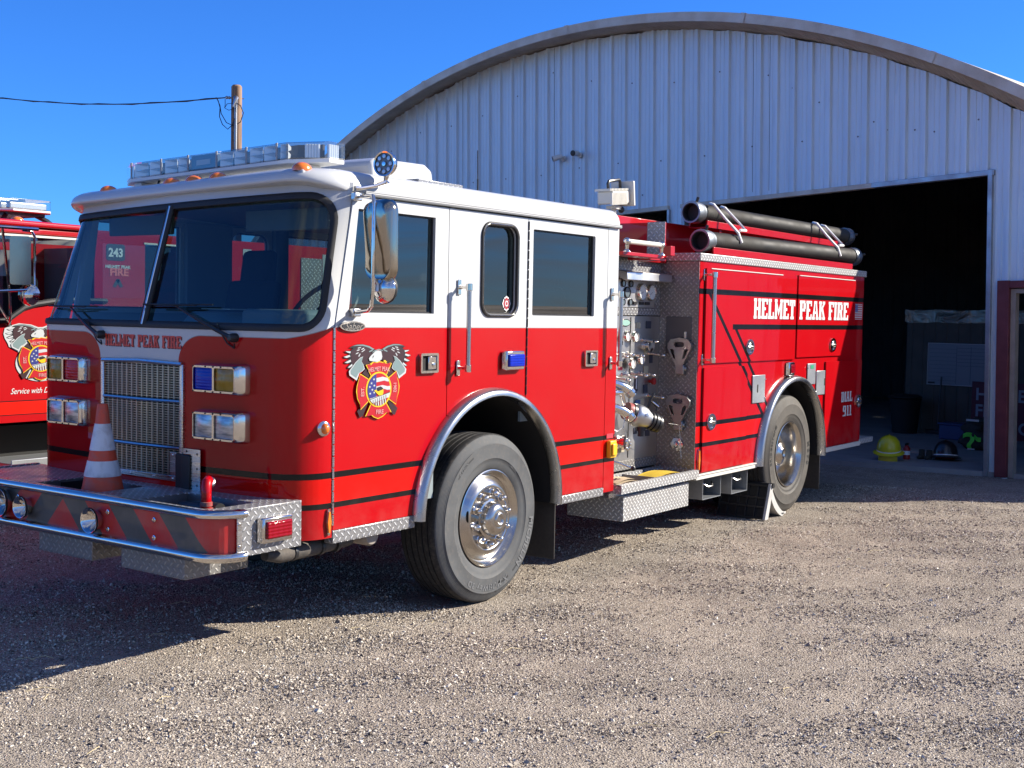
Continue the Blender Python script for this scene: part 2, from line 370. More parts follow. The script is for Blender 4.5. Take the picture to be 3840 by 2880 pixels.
GL = {'H': (5, [(0,0,2.1,1),(.3,1,1.9,6),(0,6,2.1,7),(1.9,3,3.1,4),(2.9,0,5,1),(3.1,1,4.7,6),(2.9,6,5,7)]),
 'E': (4.5, [(0,0,4.4,1),(.3,1,2,6),(0,6,4.4,7),(2,3,3.1,4),(3.5,1,4.4,2),(3.5,5,4.4,6)]),
 'L': (4.3, [(0,0,4.2,1),(.3,1,2,6),(0,6,2.4,7),(3.3,1,4.2,2.4)]),
 'M': (6, [(0,0,2,1),(.3,1,1.7,6),(4.3,1,5.7,6),(0,6,2,7),(4,6,6,7),(4,0,6,1),[(1.7,6),(3,3.2),(3,1),(1.7,3.8)],[(3,3.2),(4.3,6),(4.3,3.8),(3,1)]]),
 'T': (4.5, [(0,6,4.4,7),(0,4.8,.9,6),(3.5,4.8,4.4,6),(1.35,1,3.05,6),(.9,0,3.5,1)]),
 'P': (4.7, [(0,0,2.4,1),(.3,1,2,6),(0,6,4.2,7),(2,3,4.2,4),(2.95,4,4.6,6)]),
 'A': (5, [(1.3,6,3.7,7),[(.3,1),(1.8,1),(2.3,6),(1.4,6)],[(3.2,1),(4.7,1),(3.6,6),(2.7,6)],(1.98,2.2,3.02,3.1),(0,0,2.1,1),(2.9,0,5,1)]),
 'K': (5.1, [(0,0,2.3,1),(.3,1,2,6),(0,6,2.3,7),[(2,3),(4.6,6),(3.2,6),(2,4.4)],[(2.45,3.52),(3.3,4.5),(4.8,1),(3.3,1)],(2.9,0,5.1,1),(2.9,6,4.9,7)]),
 'F': (4.4, [(0,0,2.5,1),(.3,1,2,6),(0,6,4.4,7),(2,3,3.1,4),(3.5,4.9,4.4,6)]),
 'I': (2.4, [(0,0,2.3,1),(.3,1,2,6),(0,6,2.3,7)]),
 'R': (5, [(0,0,2.4,1),(.3,1,2,6),(0,6,4.2,7),(2,3,4.2,4),(2.95,4,4.6,6),[(2.5,3),(4.1,3),(4.6,1),(3,1)],(2.9,0,5,1)]),
 'D': (4.8, [(0,0,4,1),(.3,1,2,6),(0,6,4,7),(3,1,4.7,6)]),
 '9': (4.9, [(2.8,1,4.4,6),(0,4,1.6,6),(.2,6,4.2,7),(.2,3,2.8,4),(0,0,4.1,1)]),
 '1': (3.3, [(.2,0,3.0,1),(.9,1,2.3,6),(.3,6,2.3,7)]), ' ': (2.2, [])}
def slab(mb, s, w, h, mp, m=0):
    """condensed slab lettering w metres wide, h high, lower left at mp(0,0,0)"""
    tot = sum(GL[c][0]+.35 for c in s)-.35; kx = w/tot; kz = h/7; x = 0
    for c in s:
        for g in GL[c][1]:
            q = g if isinstance(g, list) else [(g[0],g[1]),(g[2],g[1]),(g[2],g[3]),(g[0],g[3])]
            mb.poly([mp((x+a)*kx, b*kz, 0) for a, b in q], m)
        x += GL[c][0]+.35
def clipc(poly, c, r, n=40, ry=None):
    """clip polygon to a circle (convex polygon)"""
    cp = circ(c[0], c[1], r, n, ry); out = list(poly)
    for i in range(n):
        a = cp[i]; b = cp[(i+1) % n]; inp = out; out = []
        def ins(p): return (b[0]-a[0])*(p[1]-a[1])-(b[1]-a[1])*(p[0]-a[0]) >= 0
        for j in range(len(inp)):
            p = inp[j]; q = inp[(j+1) % len(inp)]
            def X():
                d1 = (b[0]-a[0], b[1]-a[1]); d2 = (q[0]-p[0], q[1]-p[1]); den = d1[0]*d2[1]-d1[1]*d2[0]
                t = ((p[0]-a[0])*d2[1]-(p[1]-a[1])*d2[0])/den; return (a[0]+d1[0]*t, a[1]+d1[1]*t)
            if ins(p):
                out.append(p)
                if not ins(q): out.append(X())
            elif ins(q): out.append(X())
        if not out: return []
    return out
def tess(mb, pts, mp, w, m):
    """concave polygon fill at layer w"""
    V, F = fill([pts], 0, mp) if False else (None, None)
    from mathutils.geometry import tessellate_polygon
    tri = tessellate_polygon([[Vector((p[0], p[1], 0)) for p in pts]])
    ids = [mb.vt(mp(p[0], p[1], w)) for p in pts]
    for t in tri: mb.face([ids[k] for k in t], m)
# ---------------------------------------------------------------- ground
def ground_mat():
    b = NB('gravel_ground'); c = b.coord()
    big = b.noise(c, .55, 5, .6); mid = b.noise(c, 2.4, 5, .3)
    dirt = b.mix(b.ss(big, .42, .58), (.42, .358, .288), (.325, .28, .228))
    dirt = b.mix(b.ss(mid, .40, .70), dirt, (.48, .41, .33))
    rut = b.noise(b.mapv(c, (1.2, 9, 1), (0, 0, R(-14))), 1.3, 5); dirt = b.mix(b.ss(rut, .50, .72, 0, .5), dirt, (.26, .215, .19))
    v = b.vor(c, 85, 'F1', 'Color'); vd = b.vor(c, 85); s = b.n('ShaderNodeSeparateColor'); b.t.links.new(v, s.inputs[0])
    ramp = b.n('ShaderNodeValToRGB'); el = ramp.color_ramp.elements
    el[0].color = (.06, .053, .05, 1); el[1].color = (.85, .80, .72, 1)
    for p, q in ((.25, (.19, .165, .14, 1)), (.5, (.37, .32, .26, 1)), (.75, (.50, .44, .36, 1))): e = el.new(p); e.color = q
    b.t.links.new(s.outputs[0], ramp.inputs[0])
    st = b.mul(b.ss(vd, .55, .30), b.ss(b.add(b.noise(c, 1.6, 6, .5), b.mul(s.outputs[1], .25)), .48, .62, .65, .95))
    col = b.mix(st, dirt, ramp.outputs[0])
    v2 = b.vor(c, 210); h = b.add(b.mul(b.ss(vd, .6, 0), .7), b.mul(b.ss(v2, .6, 0), .35)); h = b.add(h, b.mul(b.noise(c, 9, 6), 1.2))
    return b.done(b.bsdf(col, .92, 0, 0, b.bump(h, 1.0, .020), .05))
GM = ground_mat()
def gh(x, y): return .012*math.sin(x*1.7+.6)*math.sin(y*1.3+1.1)+.008*math.sin(x*3.9-y*2.3)+.005*math.sin(x*7.1+y*5.7)
m = MB(); NX = 120
xs = np.concatenate([[-1500, -400, -120, -40], np.linspace(-12, 14, NX), [40, 120, 400, 1500]]); ys = np.concatenate([[-1500, -400, -120, -40], np.linspace(-12, 14, NX), [40, 120, 400, 1500]])
def wheel_flat(x, y): return min(1, max(0, (min(math.hypot(x-cx, y-cy) for cx in (1.48, 6.215) for cy in (.15, 2.25))-.35)*3))
ids = [[m.vt((x, y, (gh(x, y)*wheel_flat(x, y)-.012 if abs(x) < 13 and abs(y) < 13 else -.02) if x < 10.2 else -.03)) for y in ys] for x in xs]
for i in range(len(xs)-1):
    for j in range(len(ys)-1): m.face([ids[i][j], ids[i+1][j], ids[i+1][j+1], ids[i][j+1]])
g = m.build('ground', GM, None, 60); prop(g, 'wide yard of brown dirt covered with loose crushed gravel', 'ground', kind='structure')

def gravel():
    rng = np.random.default_rng(3); N = 380000
    r = 4.5+9.5*rng.random(N)**1.12; a = R(35.4)+(rng.random(N)-.5)*R(54)
    x = -4.69+r*np.cos(a); y = -4.536+r*np.sin(a)
    def vn(x, y, sc, seed):
        g = np.random.default_rng(seed).random((256, 256)); u = x*sc+100; v = y*sc+100; i = np.floor(u).astype(int); j = np.floor(v).astype(int); fu = u-i; fv = v-j; fu = fu*fu*(3-2*fu); fv = fv*fv*(3-2*fv)
        q = lambda a, b: g[a % 256, b % 256]
        return (q(i, j)*(1-fu)+q(i+1, j)*fu)*(1-fv)+(q(i, j+1)*(1-fu)+q(i+1, j+1)*fu)*fv
    xr = x*.87+y*.5; yr = -x*.5+y*.87
    dn = .40*vn(xr*.45, yr, .9, 1)+.30*vn(xr*.5, yr, 2.3, 2)+.2*vn(x, y, 6.1, 3)+.10*vn(x, y, 15, 4)
    for off in (-2.15, -2.45, -4.05, -4.38):
        dd = np.abs(y-(off-.07*x+.10*np.sin(x*.5+1))); dn = np.where(dd < .11, dn-.16, np.where(dd < .20, dn+.07, dn))
    k = (rng.random(N) < np.clip(.58+(dn-.5)*2.4, .14, 1)) & (x < 10.2); x = x[k]; y = y[k]; N = len(x)
    sz = np.exp(rng.normal(-5.62, .33, N)); sz = np.clip(sz, .0018, .011)
    sz[rng.random(N) < .012] *= 1.7
    T = np.array([(-1,-1,-.6),(1,-1,-.6),(1,1,-.6),(-1,1,-.6),(-.7,-.7,.8),(.7,-.7,.8),(.7,.7,.8),(-.7,.7,.8)])
    V = np.repeat(T[None], N, 0)*(1+rng.uniform(-.42, .42, (N, 8, 3))); V *= (sz[:, None]*np.stack([np.ones(N), rng.uniform(.5, 1, N), rng.uniform(.35, .8, N)], 1))[:, None, :]
    # random rotation
    q = rng.normal(size=(N, 4)); q[:, 1:3] *= .45; q /= np.linalg.norm(q, axis=1)[:, None]; w_, i_, j_, k_ = q.T
    Rm = np.stack([1-2*(j_**2+k_**2), 2*(i_*j_-k_*w_), 2*(i_*k_+j_*w_), 2*(i_*j_+k_*w_), 1-2*(i_**2+k_**2), 2*(j_*k_-i_*w_), 2*(i_*k_-j_*w_), 2*(j_*k_+i_*w_), 1-2*(i_**2+j_**2)], 1).reshape(N, 3, 3)
    V = np.einsum('nij,nkj->nki', Rm, V)
    z = .012*np.sin(x*1.7+.6)*np.sin(y*1.3+1.1)+.008*np.sin(x*3.9-y*2.3)+.005*np.sin(x*7.1+y*5.7)-.012+sz*.25
    V += np.stack([x, y, z], 1)[:, None, :]
    F = np.array([(0,3,2,1),(4,5,6,7),(0,1,5,4),(1,2,6,5),(2,3,7,6),(3,0,4,7)]); FF = (F[None]+8*np.arange(N)[:, None, None]).reshape(-1, 4)
    me = bpy.data.meshes.new('gravel'); me.vertices.add(N*8); me.vertices.foreach_set('co', V.ravel().astype('f')); nf = len(FF)
    me.loops.add(nf*4); me.loops.foreach_set('vertex_index', FF.ravel().astype('i')); me.polygons.add(nf); me.polygons.foreach_set('loop_start', np.arange(nf, dtype='i')*4)
    me.polygons.foreach_set('use_smooth', [False]*nf)
    at = me.attributes.new('tone', 'FLOAT', 'POINT'); at.data.foreach_set('value', np.repeat(rng.random(N), 8).astype('f')); me.update(); me.validate()
    b = NB('pebbles'); an = b.n('ShaderNodeAttribute'); an.attribute_name = 'tone'; ramp = b.n('ShaderNodeValToRGB'); el = ramp.color_ramp.elements
    el[0].color = (.055, .05, .05, 1); el[1].color = (.68, .63, .54, 1)
    for p, c in ((.14, (.17, .14, .12, 1)), (.36, (.34, .29, .235, 1)), (.7, (.48, .415, .335, 1)), (.93, (.66, .60, .50, 1))): e = el.new(p); e.color = c
    b.t.links.new(an.outputs['Fac'], ramp.inputs[0]); me.materials.append(b.done(b.bsdf(ramp.outputs[0], .95, spec=.05)))
    o = bpy.data.objects.new('gravel', me); COL.objects.link(o); prop(o, 'loose crushed stone scattered over the dirt yard', 'gravel', kind='stuff')
gravel()
# dry straw bits on the gravel
m = MB(); rs = random.Random(5)
for k in range(46):
    r = rs.uniform(4.8, 11); a = R(35.4)+rs.uniform(-.4, .4); x = -4.69+r*math.cos(a); y = -4.54+r*math.sin(a); t = rs.uniform(0, PI); L = rs.uniform(.04, .15)
    m.tube([(x, y, .004), (x+math.cos(t)*L*.5, y+math.sin(t)*L*.5, .014), (x+math.cos(t+.3)*L, y+math.sin(t+.3)*L, .004)], .0016, 4)
M('straw', (.55, .45, .25), .8); prop(m.build('straw', 'straw', None), 'thin dry straw bits lying on the gravel', 'straw', kind='stuff')

# low desert hills on the horizon behind the photographer, seen only in the glass and chrome
m = MB(); hm = dirty('desert_hills', (.16, .12, .09), .95, 0, .4, .01)
n = 90; ring = []
for k in range(n):
    a = 2*PI*k/n; h = 9+5*math.sin(a*3+1)+3*math.sin(a*7)+1.5*math.sin(a*19); fac = .35+.65*max(0, -math.sin(a)); h = max(3, h*fac+7*max(0, -math.sin(a))**2)
    ring.append([m.vt((math.cos(a)*r, math.sin(a)*r, z)) for r, z in ((700, -1), (900, h*.6), (1050, h), (1300, -1))])
for k in range(n):
    for j in range(3): m.face([ring[k][j], ring[(k+1) % n][j], ring[(k+1) % n][j+1], ring[k][j+1]])
prop(m.build('hills', hm, None, 80), 'low brown desert hills on the horizon', 'hills', kind='structure')

# ---------------------------------------------------------------- arched metal building
BB = Vector((10.504, -.753, 0)); BE = Vector((math.cos(R(81)), math.sin(R(81)), 0)); BN = Vector((-math.sin(R(81)), math.cos(R(81)), 0)); TH = .0244
BMAT = Matrix((BE*math.cos(TH)-Vector((0, 0, 1))*math.sin(TH), BN, Vector((0, 0, 1))*math.cos(TH)+BE*math.sin(TH))).transposed().to_4x4(); BMAT.translation = BB
shed = root('metal_building', (0, 0, 0), 'large arched building of pale corrugated metal with an open dark bay', 'building')
shed.matrix_world = BMAT    # local x = along the front (to the left), y = towards the yard, z = up
CW = (6.7, -7.42, 13.59); CO = (6.42, -7.57, 13.84)
def ztop(s, c=CW): return c[1]+math.sqrt(max(.01, c[2]**2-(s-c[0])**2))
SR, SL_ = -1.40, 14.9
SR0 = -2.53
def header(s): return 3.545-.016*s
def wallmat():
    b = NB('pale_sheet_metal'); c = b.coord(); x, y, z = b.xyz()
    sh = b.noise(b.mapv(c, (3.8, .1, .02)), 1.0, 1); n = b.noise(b.mapv(c, (9, 9, .7)), 2.0, 6); n2 = b.noise(c, 1.3, 4)
    col = b.mix(b.ss(sh, .3, .7), (.56, .66, .72), (.63, .73, .78)); col = b.mix(b.ss(n, .5, .85, 0, .45), col, (.40, .45, .49)); col = b.mix(b.ss(n2, .55, .8, 0, .2), col, (.5, .47, .42))
    return b.done(b.bsdf(col, .42, .15, 0, b.bump(b.noise(b.mapv(c, (1, 1, .45)), 2.2, 3), .5, .04), .5))
WM = wallmat(); MATS['wall'] = WM
dirty('roof_trim', (.60, .54, .44), .6, .3, .25, 4); dirty('soffit_metal', (.50, .45, .36), .7, .2, .3, 3); dirty('maroon_paint', (.16, .035, .04), .6, 0, .35, 5); dirty('tan_wood', (.34, .29, .24), .7, 0, .3, 6)
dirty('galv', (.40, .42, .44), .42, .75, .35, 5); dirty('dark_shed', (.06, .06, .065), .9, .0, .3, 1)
P_ = .262
def corr():
    """profile stations along s with outward height"""
    out = []; s = SR0; k = 0
    while s < SL_:
        for ds, h in ((0, 0), (.014, .040), (.046, .040), (.060, 0), (.108, 0), (.114, .006), (.126, .006), (.132, 0), (.174, 0), (.180, .006), (.192, .006), (.198, 0)):
            out.append((s+ds, h, k))
        s += P_; k += 1
    return out
st = corr(); rs = random.Random(11); jit = [rs.uniform(-.018, .02) for _ in range(200)]; so_ = [rs.uniform(-.004, .004) for _ in range(200)]
def openings(s):
    if .08 < s < 4.53: return header(s)
    if 4.80 < s < 9.6: return header(s)+.0
    if -1.25 < s < -.17: return 2.25
    return -.3
m = MB(); prev = None
cuts = [.08, 4.53, 4.80, 9.6, -1.25, -.17]
for c in cuts:
    st.append((c-.0005, 0, -1)); st.append((c+.0005, 0, -1))
st.sort(key=lambda q: q[0])
for (s, h, k) in st:
    j = jit[int((s-SR0)/P_/3)]
    zt = min(ztop(s)-.012+j*.8+(.008*math.sin(s*9)), float(np.interp(s, [-2.56, -2.42, -2.35, -2.33, -2.32, -2.09, -1.76, -1.3], [-.3, 1.24, 1.74, 2.4, 3.0, 3.61, 4.13, 99]))); zb = openings(s); o = h+so_[int((s-SR0)/P_/3)]
    if prev:
        ps, pzt, pzb, po = prev
        if s-ps > .0006 or True:
            a = openings((s+ps)/2); zl = max(a, -.3); nseg = 3
            pa, pb = (zl if abs(pzb-zl) > .3 else pzb), (zl if abs(zb-zl) > .3 else zb)
            m.poly([(ps, po, pa), (s, o, pb), (s, o, zt), (ps, po, pzt)])
    prev = (s, zt, zb, o)
m.build('front_wall', WM, shed, 30)
# roof shell: fascia, soffit, arch ceiling and outer skin
m = MB(); m2 = MB(); m3 = MB(); n = 900
a0 = math.asin((SR-.05-CO[0])/CO[2]); a1 = math.asin((SL_+.1-CO[0])/CO[2])
def oc(t, rad, o): a = a0+(a1-a0)*t; return (CO[0]+rad*math.sin(a), o, CO[1]+rad*math.cos(a))
def wc(t, dr, o):
    a = a0+(a1-a0)*t; s = CO[0]+CO[2]*math.sin(a); return (s, o, ztop(s)+dr)
for i in range(n):
    t, t2 = i/n, (i+1)/n; w1 = .009*math.sin(i*2*PI/5*1.0); w2 = .009*math.sin((i+1)*2*PI/5)
    A = oc(t, CO[2]-.115+w1, .5); B = oc(t2, CO[2]-.115+w2, .5); C = wc(t2, w2, 0); D = wc(t, w1, 0)
    m2.poly([A, B, C, D]); m2.poly([D, C, (C[0], -13, C[2]), (D[0], -13, D[2])])
k = 160
for i in range(k):
    t, t2 = i/k, (i+1)/k
    m.poly([oc(t, CO[2], .5), oc(t2, CO[2], .5), oc(t2, CO[2]-.125, .5), oc(t, CO[2]-.125, .5)])
    m.poly([oc(t, CO[2], .5), oc(t2, CO[2], .5), oc(t2, CO[2]+.03, -13), oc(t, CO[2]+.03, -13)])
    m.poly([oc(t, CO[2]-.125, .5), oc(t2, CO[2]-.125, .5), oc(t2, CO[2]-.125, .47), oc(t, CO[2]-.125, .47)])
for t in (.0, .13, .29, .47, .655, .83):     # fascia lap joints
    A = [oc(t, CO[2]+.006, .512), oc(t+.004, CO[2]+.006, .512), oc(t+.004, CO[2]-.128, .512), oc(t, CO[2]-.128, .512)]; m.poly(A)
    m.poly([A[0], A[1], oc(t+.004, CO[2]+.006, .3), oc(t, CO[2]+.006, .3)])
m2.build('soffit', 'soffit_metal', shed, 60); m.build('roof', 'roof_trim', shed, 40)
# side and back walls
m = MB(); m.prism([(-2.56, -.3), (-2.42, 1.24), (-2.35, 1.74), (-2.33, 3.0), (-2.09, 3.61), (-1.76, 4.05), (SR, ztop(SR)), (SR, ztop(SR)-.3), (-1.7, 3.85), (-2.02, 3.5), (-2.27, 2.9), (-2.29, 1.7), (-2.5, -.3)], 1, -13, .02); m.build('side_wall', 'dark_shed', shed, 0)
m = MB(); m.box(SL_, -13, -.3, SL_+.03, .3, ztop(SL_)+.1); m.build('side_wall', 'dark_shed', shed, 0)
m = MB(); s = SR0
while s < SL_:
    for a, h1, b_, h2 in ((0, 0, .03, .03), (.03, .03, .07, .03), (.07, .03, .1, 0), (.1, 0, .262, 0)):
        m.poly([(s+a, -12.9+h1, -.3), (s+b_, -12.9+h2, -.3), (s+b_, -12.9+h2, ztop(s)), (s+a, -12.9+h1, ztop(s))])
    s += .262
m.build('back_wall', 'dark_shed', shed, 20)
# door trims
m = MB(); m.box(.0, 0, 0, 0, 0, 0)
def hdr(m, s0, s1): m.prism([(s0, header(s0)-.012), (s1, header(s1)-.012), (s1, header(s1)+.05), (s0, header(s0)+.05)], 1, -.06, .045)
m = MB(); hdr(m, .03, 1.6); m.build('door_header', 'galv', shed, 0, .004)
m = MB(); hdr(m, 1.602, 4.58); hdr(m, 4.8, 9.6); m.build('door_header', 'roof_trim', shed, 0, .004)
mbox('door_jamb', 'galv', shed, (.045, -.14, -.02, .10, .05, 3.60), (4.505, -.1, -.1, 4.55, .04, 3.46), (4.78, -.1, -.1, 4.82, .04, 3.46), bevel=.004)
mbox('door_frame', 'maroon_paint', shed, (-.175, -.12, -.02, -.035, .055, 2.29), (-1.3, -.12, 2.2, -.175, .05, 2.285), bevel=.006)
mbox('door_stop', 'tan_wood', shed, (-.235, -.10, -.02, -.178, .0, 2.19), (-1.2, -.1, 2.14, -.236, 0, 2.19))
mbox('bay_post', 'galv', shed, (4.6, -.3, -.2, 4.75, -.02, 3.45))
# wall screws
m = MB(); rs = random.Random(3)
rows = [(s, 4.20+.006*math.sin(s*3), 1) for s in np.arange(.15, 13.5, P_*1.5)]+[(s, ztop(s)-.42-.35*abs(math.sin(s*.9)), 1) for s in np.arange(.3, 13, P_*1.5)]+[(s, 3.72, 1) for s in np.arange(5.2, 13, P_*3)]
for s, z, q in rows: m.lathe((s+.1+rs.uniform(-.02, .02), .004, z+rs.uniform(-.03, .03)), (0, 1, 0), [(0, .011), (.006, .010), (.009, 0)], 8)
M('screw', (.12, .12, .13), .5); m.build('wall_screws', 'screw', shed)
# dark vertical lap seams in the sheeting
mbox('sheet_seam', 'seam_dark', shed, *[(s, .001, 3.6, s+.004, .004, ztop(s)-.03) for s in (SR+P_*17+.072, SR+P_*18+.072, SR+P_*32+.072, SR+P_*40+.072)])

# concrete slab
m = MB(); dirty('concrete', (.30, .29, .28), .8, 0, .3, 1.2)
m.prism([(10.60, -2.6), (10.50, -.84), (10.327, .761), (10.2, 2.4), (11.3, 14.4), (24, 13), (22, -4)], 2, -.3, .03)
prop(m.build('floor', 'concrete', None, 0), 'bare concrete floor slab inside the open bay', 'floor', kind='structure')

# security cameras
def seccam(s, z, aim, label):
    r = root('security_camera', BMAT @ Vector((s, .03, z)), label, 'camera', 'security cameras on the shed front')
    M('cam_shell', (.62, .62, .58), .4)
    q = MB(); q.T = BMAT.to_3x3().to_4x4(); q.cyl((0, -.02, 0), (0, .03, 0), .045, 16); q.cyl((0, .02, 0), (0, .07, .02), .018, 10); q.build('mount', 'cam_shell', r)
    d = Vector(aim).normalized(); a = Vector((0, .08, .02))-d*.03; q = MB(); q.T = BMAT.to_3x3().to_4x4(); q.lathe(a, d, [(0, .0), (0, .040), (.15, .046), (.15, .042)], 18, cap=False); q.build('housing', 'cam_shell', r)
    q = MB(); q.T = BMAT.to_3x3().to_4x4(); q.lathe(a+d*.0, d, [(.152, .044), (.155, .03), (.155, 0)], 18, cap=False); q.build('lens', 'black_plastic', r)
seccam(6.84, 4.39, (.75, .9, -.35), 'left one of two small white cameras on the metal wall')
seccam(6.50, 4.41, (-.25, 1, -.1), 'right one of two small cameras on the metal wall, facing the yard')

# ---------------------------------------------------------------- things inside the bay
def shed_root(name, s, o, label, cat, group=None, z=0):
    p = BMAT @ Vector((s, o, 0)); p.z = .03+z
    r = root(name, p, label, cat, group); r.rotation_euler = (0, 0, R(81)); return r
# office room: local x = left, y = towards yard
ro = shed_root('office_room', 3.33, -4.33, 'low brown panelled room built inside the dark bay', 'room')
def groove():
    b = NB('brown_siding'); x, y, z = b.xyz(); f = b.op('FRACT', b.mul(x, 5.2)); h = b.ss(b.op('ABSOLUTE', b.sub(f, .5)), .0, .06); n = b.noise(b.coord(), 3, 5)
    return b.done(b.bsdf(b.mix(b.ss(n, .4, .7), (.085, .07, .055), (.06, .05, .04)), .8, 0, 0, b.bump(h, .8, .01)))
MATS['siding'] = groove()
mbox('wall', 'siding', ro, (-5.0, -3, -.05, 0, 0, 1.76))
def foil():
    b = NB('crumpled_foil'); c = b.mapv(b.coord(), (1, 1, 1.6)); n = b.noise(c, 3.2, 3, 1.2)
    return b.done(b.bsdf(b.mix(b.ss(n, .4, .7), (.36, .32, .25), (.22, .19, .15)), .42, .7, 0, b.bump(n, 1.0, .10)))
MATS['foil'] = foil(); q = MB(); rs = random.Random(2)
for k in range(70):
    x0, x1 = -5.05+k*.0725, -5.05+(k+1)*.0725
    def dz(x): return .02*math.sin(x*9)+.012*math.sin(x*23)
    def dy(x): return .03+.02*math.sin(x*7.3)+.012*math.sin(x*19)
    q.poly([(x0, dy(x0), 1.75+dz(x0)*.3), (x1, dy(x1), 1.75+dz(x1)*.3), (x1, dy(x1+1)*.8, 1.95+dz(x1)*.4), (x0, dy(x0+1)*.8, 1.95+dz(x0)*.4)])
    q.poly([(x0, dy(x0+1)*.8, 1.95+dz(x0)*.4), (x1, dy(x1+1)*.8, 1.95+dz(x1)*.4), (x1, -3, 1.97), (x0, -3, 1.97)])
q.build('eave_flashing', 'foil', ro, 60)
wb = shed_root('whiteboard', 2.46, -4.32, 'ruled whiteboard with a white frame on the brown room wall', 'whiteboard', z=.78)
M('board_white', (.20, .21, .22), .35); M('ink', (.06, .07, .10), .6)
mbox('board', 'board_white', wb, (-.48, 0, 0, .48, .02, .64))
M('board_frame', (.35, .35, .35), .5); mbox('frame', 'board_frame', wb, (-.49, 0, -.012, .49, .03, 0), (-.49, 0, .64, .49, .03, .652), (-.49, 0, 0, -.478, .03, .64), (.478, 0, 0, .49, .03, .64), bevel=.002)
q = MB()
for k in range(9): q.box(.02, .021, .06+k*.062, .46, .022, .063+k*.062)
for k in range(6): q.box(-.46, .021, .30+k*.055, .0, .022, .304+k*.055)
for x in (.01, -.22): q.box(x, .021, .02, x+.006, .022, .6)
for x, l in ((.42, 'UNIT'), (.2, 'STATUS'), (-.05, 'DATE'), (-.3, 'CREW')): pass
q.build('ruled_lines', 'ink', wb, 0); mbox('eraser', 'black_plastic', wb, (.36, .02, .01, .46, .05, .035), bevel=.004)
sg = shed_root('station_sign', 1.55, -4.15, 'dark red painted sign with grey letters leaning by the room', 'sign'); M('sign_red', (.09, .012, .02), .6); M('sign_letter', (.22, .24, .27), .6)
mbox('panel', 'sign_red', sg, (-1.05, 0, -.0, .58, .025, .86), bevel=.004)
for txt, z, wd in (('HELMET', .56, 1.05), ('FIRE', .31, .68), ('STATION', .07, 1.2)):
    q = MB(); q.add(text(txt, .26, lambda u, v, w_: (.52-u, .028+w_, z+.1+v), .004, 0, 'LEFT', 1.0, .006)); q.build('lettering', 'sign_letter', sg, 0)
br = shed_root('push_broom', 2.66, -4.1, 'black broom with a long handle leaning on the brown wall', 'broom')
q = MB(); q.tube([(0, .0, .06), (.01, -.12, .9)], .014, 8); q.build('handle', 'black_plastic', br); mbox('brush', 'black_trim', br, (-.17, -.03, -.02, .17, .04, .07), bevel=.01)
bn = shed_root('storage_bin', 2.10, -3.55, 'blue plastic storage tote on the slab beside the folded gear', 'bin'); M('blue_plastic', (.03, .05, .13), .5)
mbox('tub', 'blue_plastic', bn, (-.2, -.15, 0, .2, .15, .22), bevel=.02); mbox('lid', 'blue_plastic', bn, (-.215, -.165, .222, .215, .165, .25), bevel=.008)
tb = shed_root('trash_can', 3.1, -3.9, 'dark round trash can standing left of the brown room', 'trash can')
q = MB(); q.lathe((0, 0, 0), (0, 0, 1), [(0, .19), (.52, .24), (.54, .25), (.55, .22)], 20); q.build('can', 'seam_dark', tb); q = MB(); q.lathe((0, 0, .56), (0, 0, 1), [(0, .255), (.02, .255), (.05, .2), (.06, 0)], 20); q.build('lid', 'seam_dark', tb)
# helmets
def helmet(r, col, vis, S, reverse=False):
    M(col[0], col[1], .35, coat=.5)
    q = MB(); q.lathe((0, 0, .0), (0, 0, 1), [(.03, .145), (.045, .15), (.10, .148), (.17, .128), (.22, .088), (.245, .03), (.248, 0)], 24, cap=False)
    q.lathe((0, 0, .02), (0, 0, 1), [(0, .15), (-.004, .19), (.006, .195), (.03, .148)], 24, cap=False)
    for k in (-1, 0, 1): q.tube([(x, k*.05, .02+.235*math.sqrt(max(0, 1-(x/.15)**2))*(1-.1*abs(k))) for x in np.linspace(-.13, .13, 9)], .007, 6)
    q.build('shell', col[0], r)
    q = MB(); q.lathe((0, 0, 0), (0, 0, 1), [(.05, .152), (.062, .1515)], 24, cap=False); q.build('reflective_band', 'sticker_white', r)
    q = MB(); q.grid(lambda u, v: (-.17*math.cos((u-.5)*1.5)-.005, .17*math.sin((u-.5)*1.5), .03-.11*v), 12, 3); o = q.build('visor', vis, r)
    return r
M('visor_yellow', (.55, .42, .03), .2, coat=1)
h1 = shed_root('fire_helmet', 1.40, -.12, 'yellow fire helmet with clear visor on the slab edge behind the engine', 'helmet'); helmet(h1, ('helmet_yellow', (.62, .55, .02)), 'visor_yellow', 1)
h1.rotation_euler = (0, R(-10), R(14)); h1.location.z = .105
h2 = shed_root('fire_helmet', .93, -.73, 'black fire helmet with a red brim lying on the slab', 'helmet'); helmet(h2, ('helmet_black', (.02, .018, .02)), 'lens_red', 1); h2.location.z = .04; h2.rotation_euler = (0, R(-8), R(200))
fe = shed_root('fire_extinguisher', 1.30, -.40, 'small red fire extinguisher standing beside the yellow helmet', 'fire extinguisher'); M('ext_red', (.28, .012, .012), .35)
q = MB(); q.lathe((0, 0, 0), (0, 0, 1), [(0, .04), (.005, .045), (.14, .045), (.17, .025), (.18, .015)], 18); q.build('cylinder', 'ext_red', fe); q = MB(); q.box(-.012, -.03, .18, .012, .03, .2); q.box(-.01, -.05, .2, .01, .02, .21); q.build('handle', 'black_plastic', fe)
q = MB(); q.lathe((0, 0, .06), (0, 0, 1), [(0, .0455), (.05, .0455)], 18, cap=False); q.build('label_band', 'sticker_white', fe)
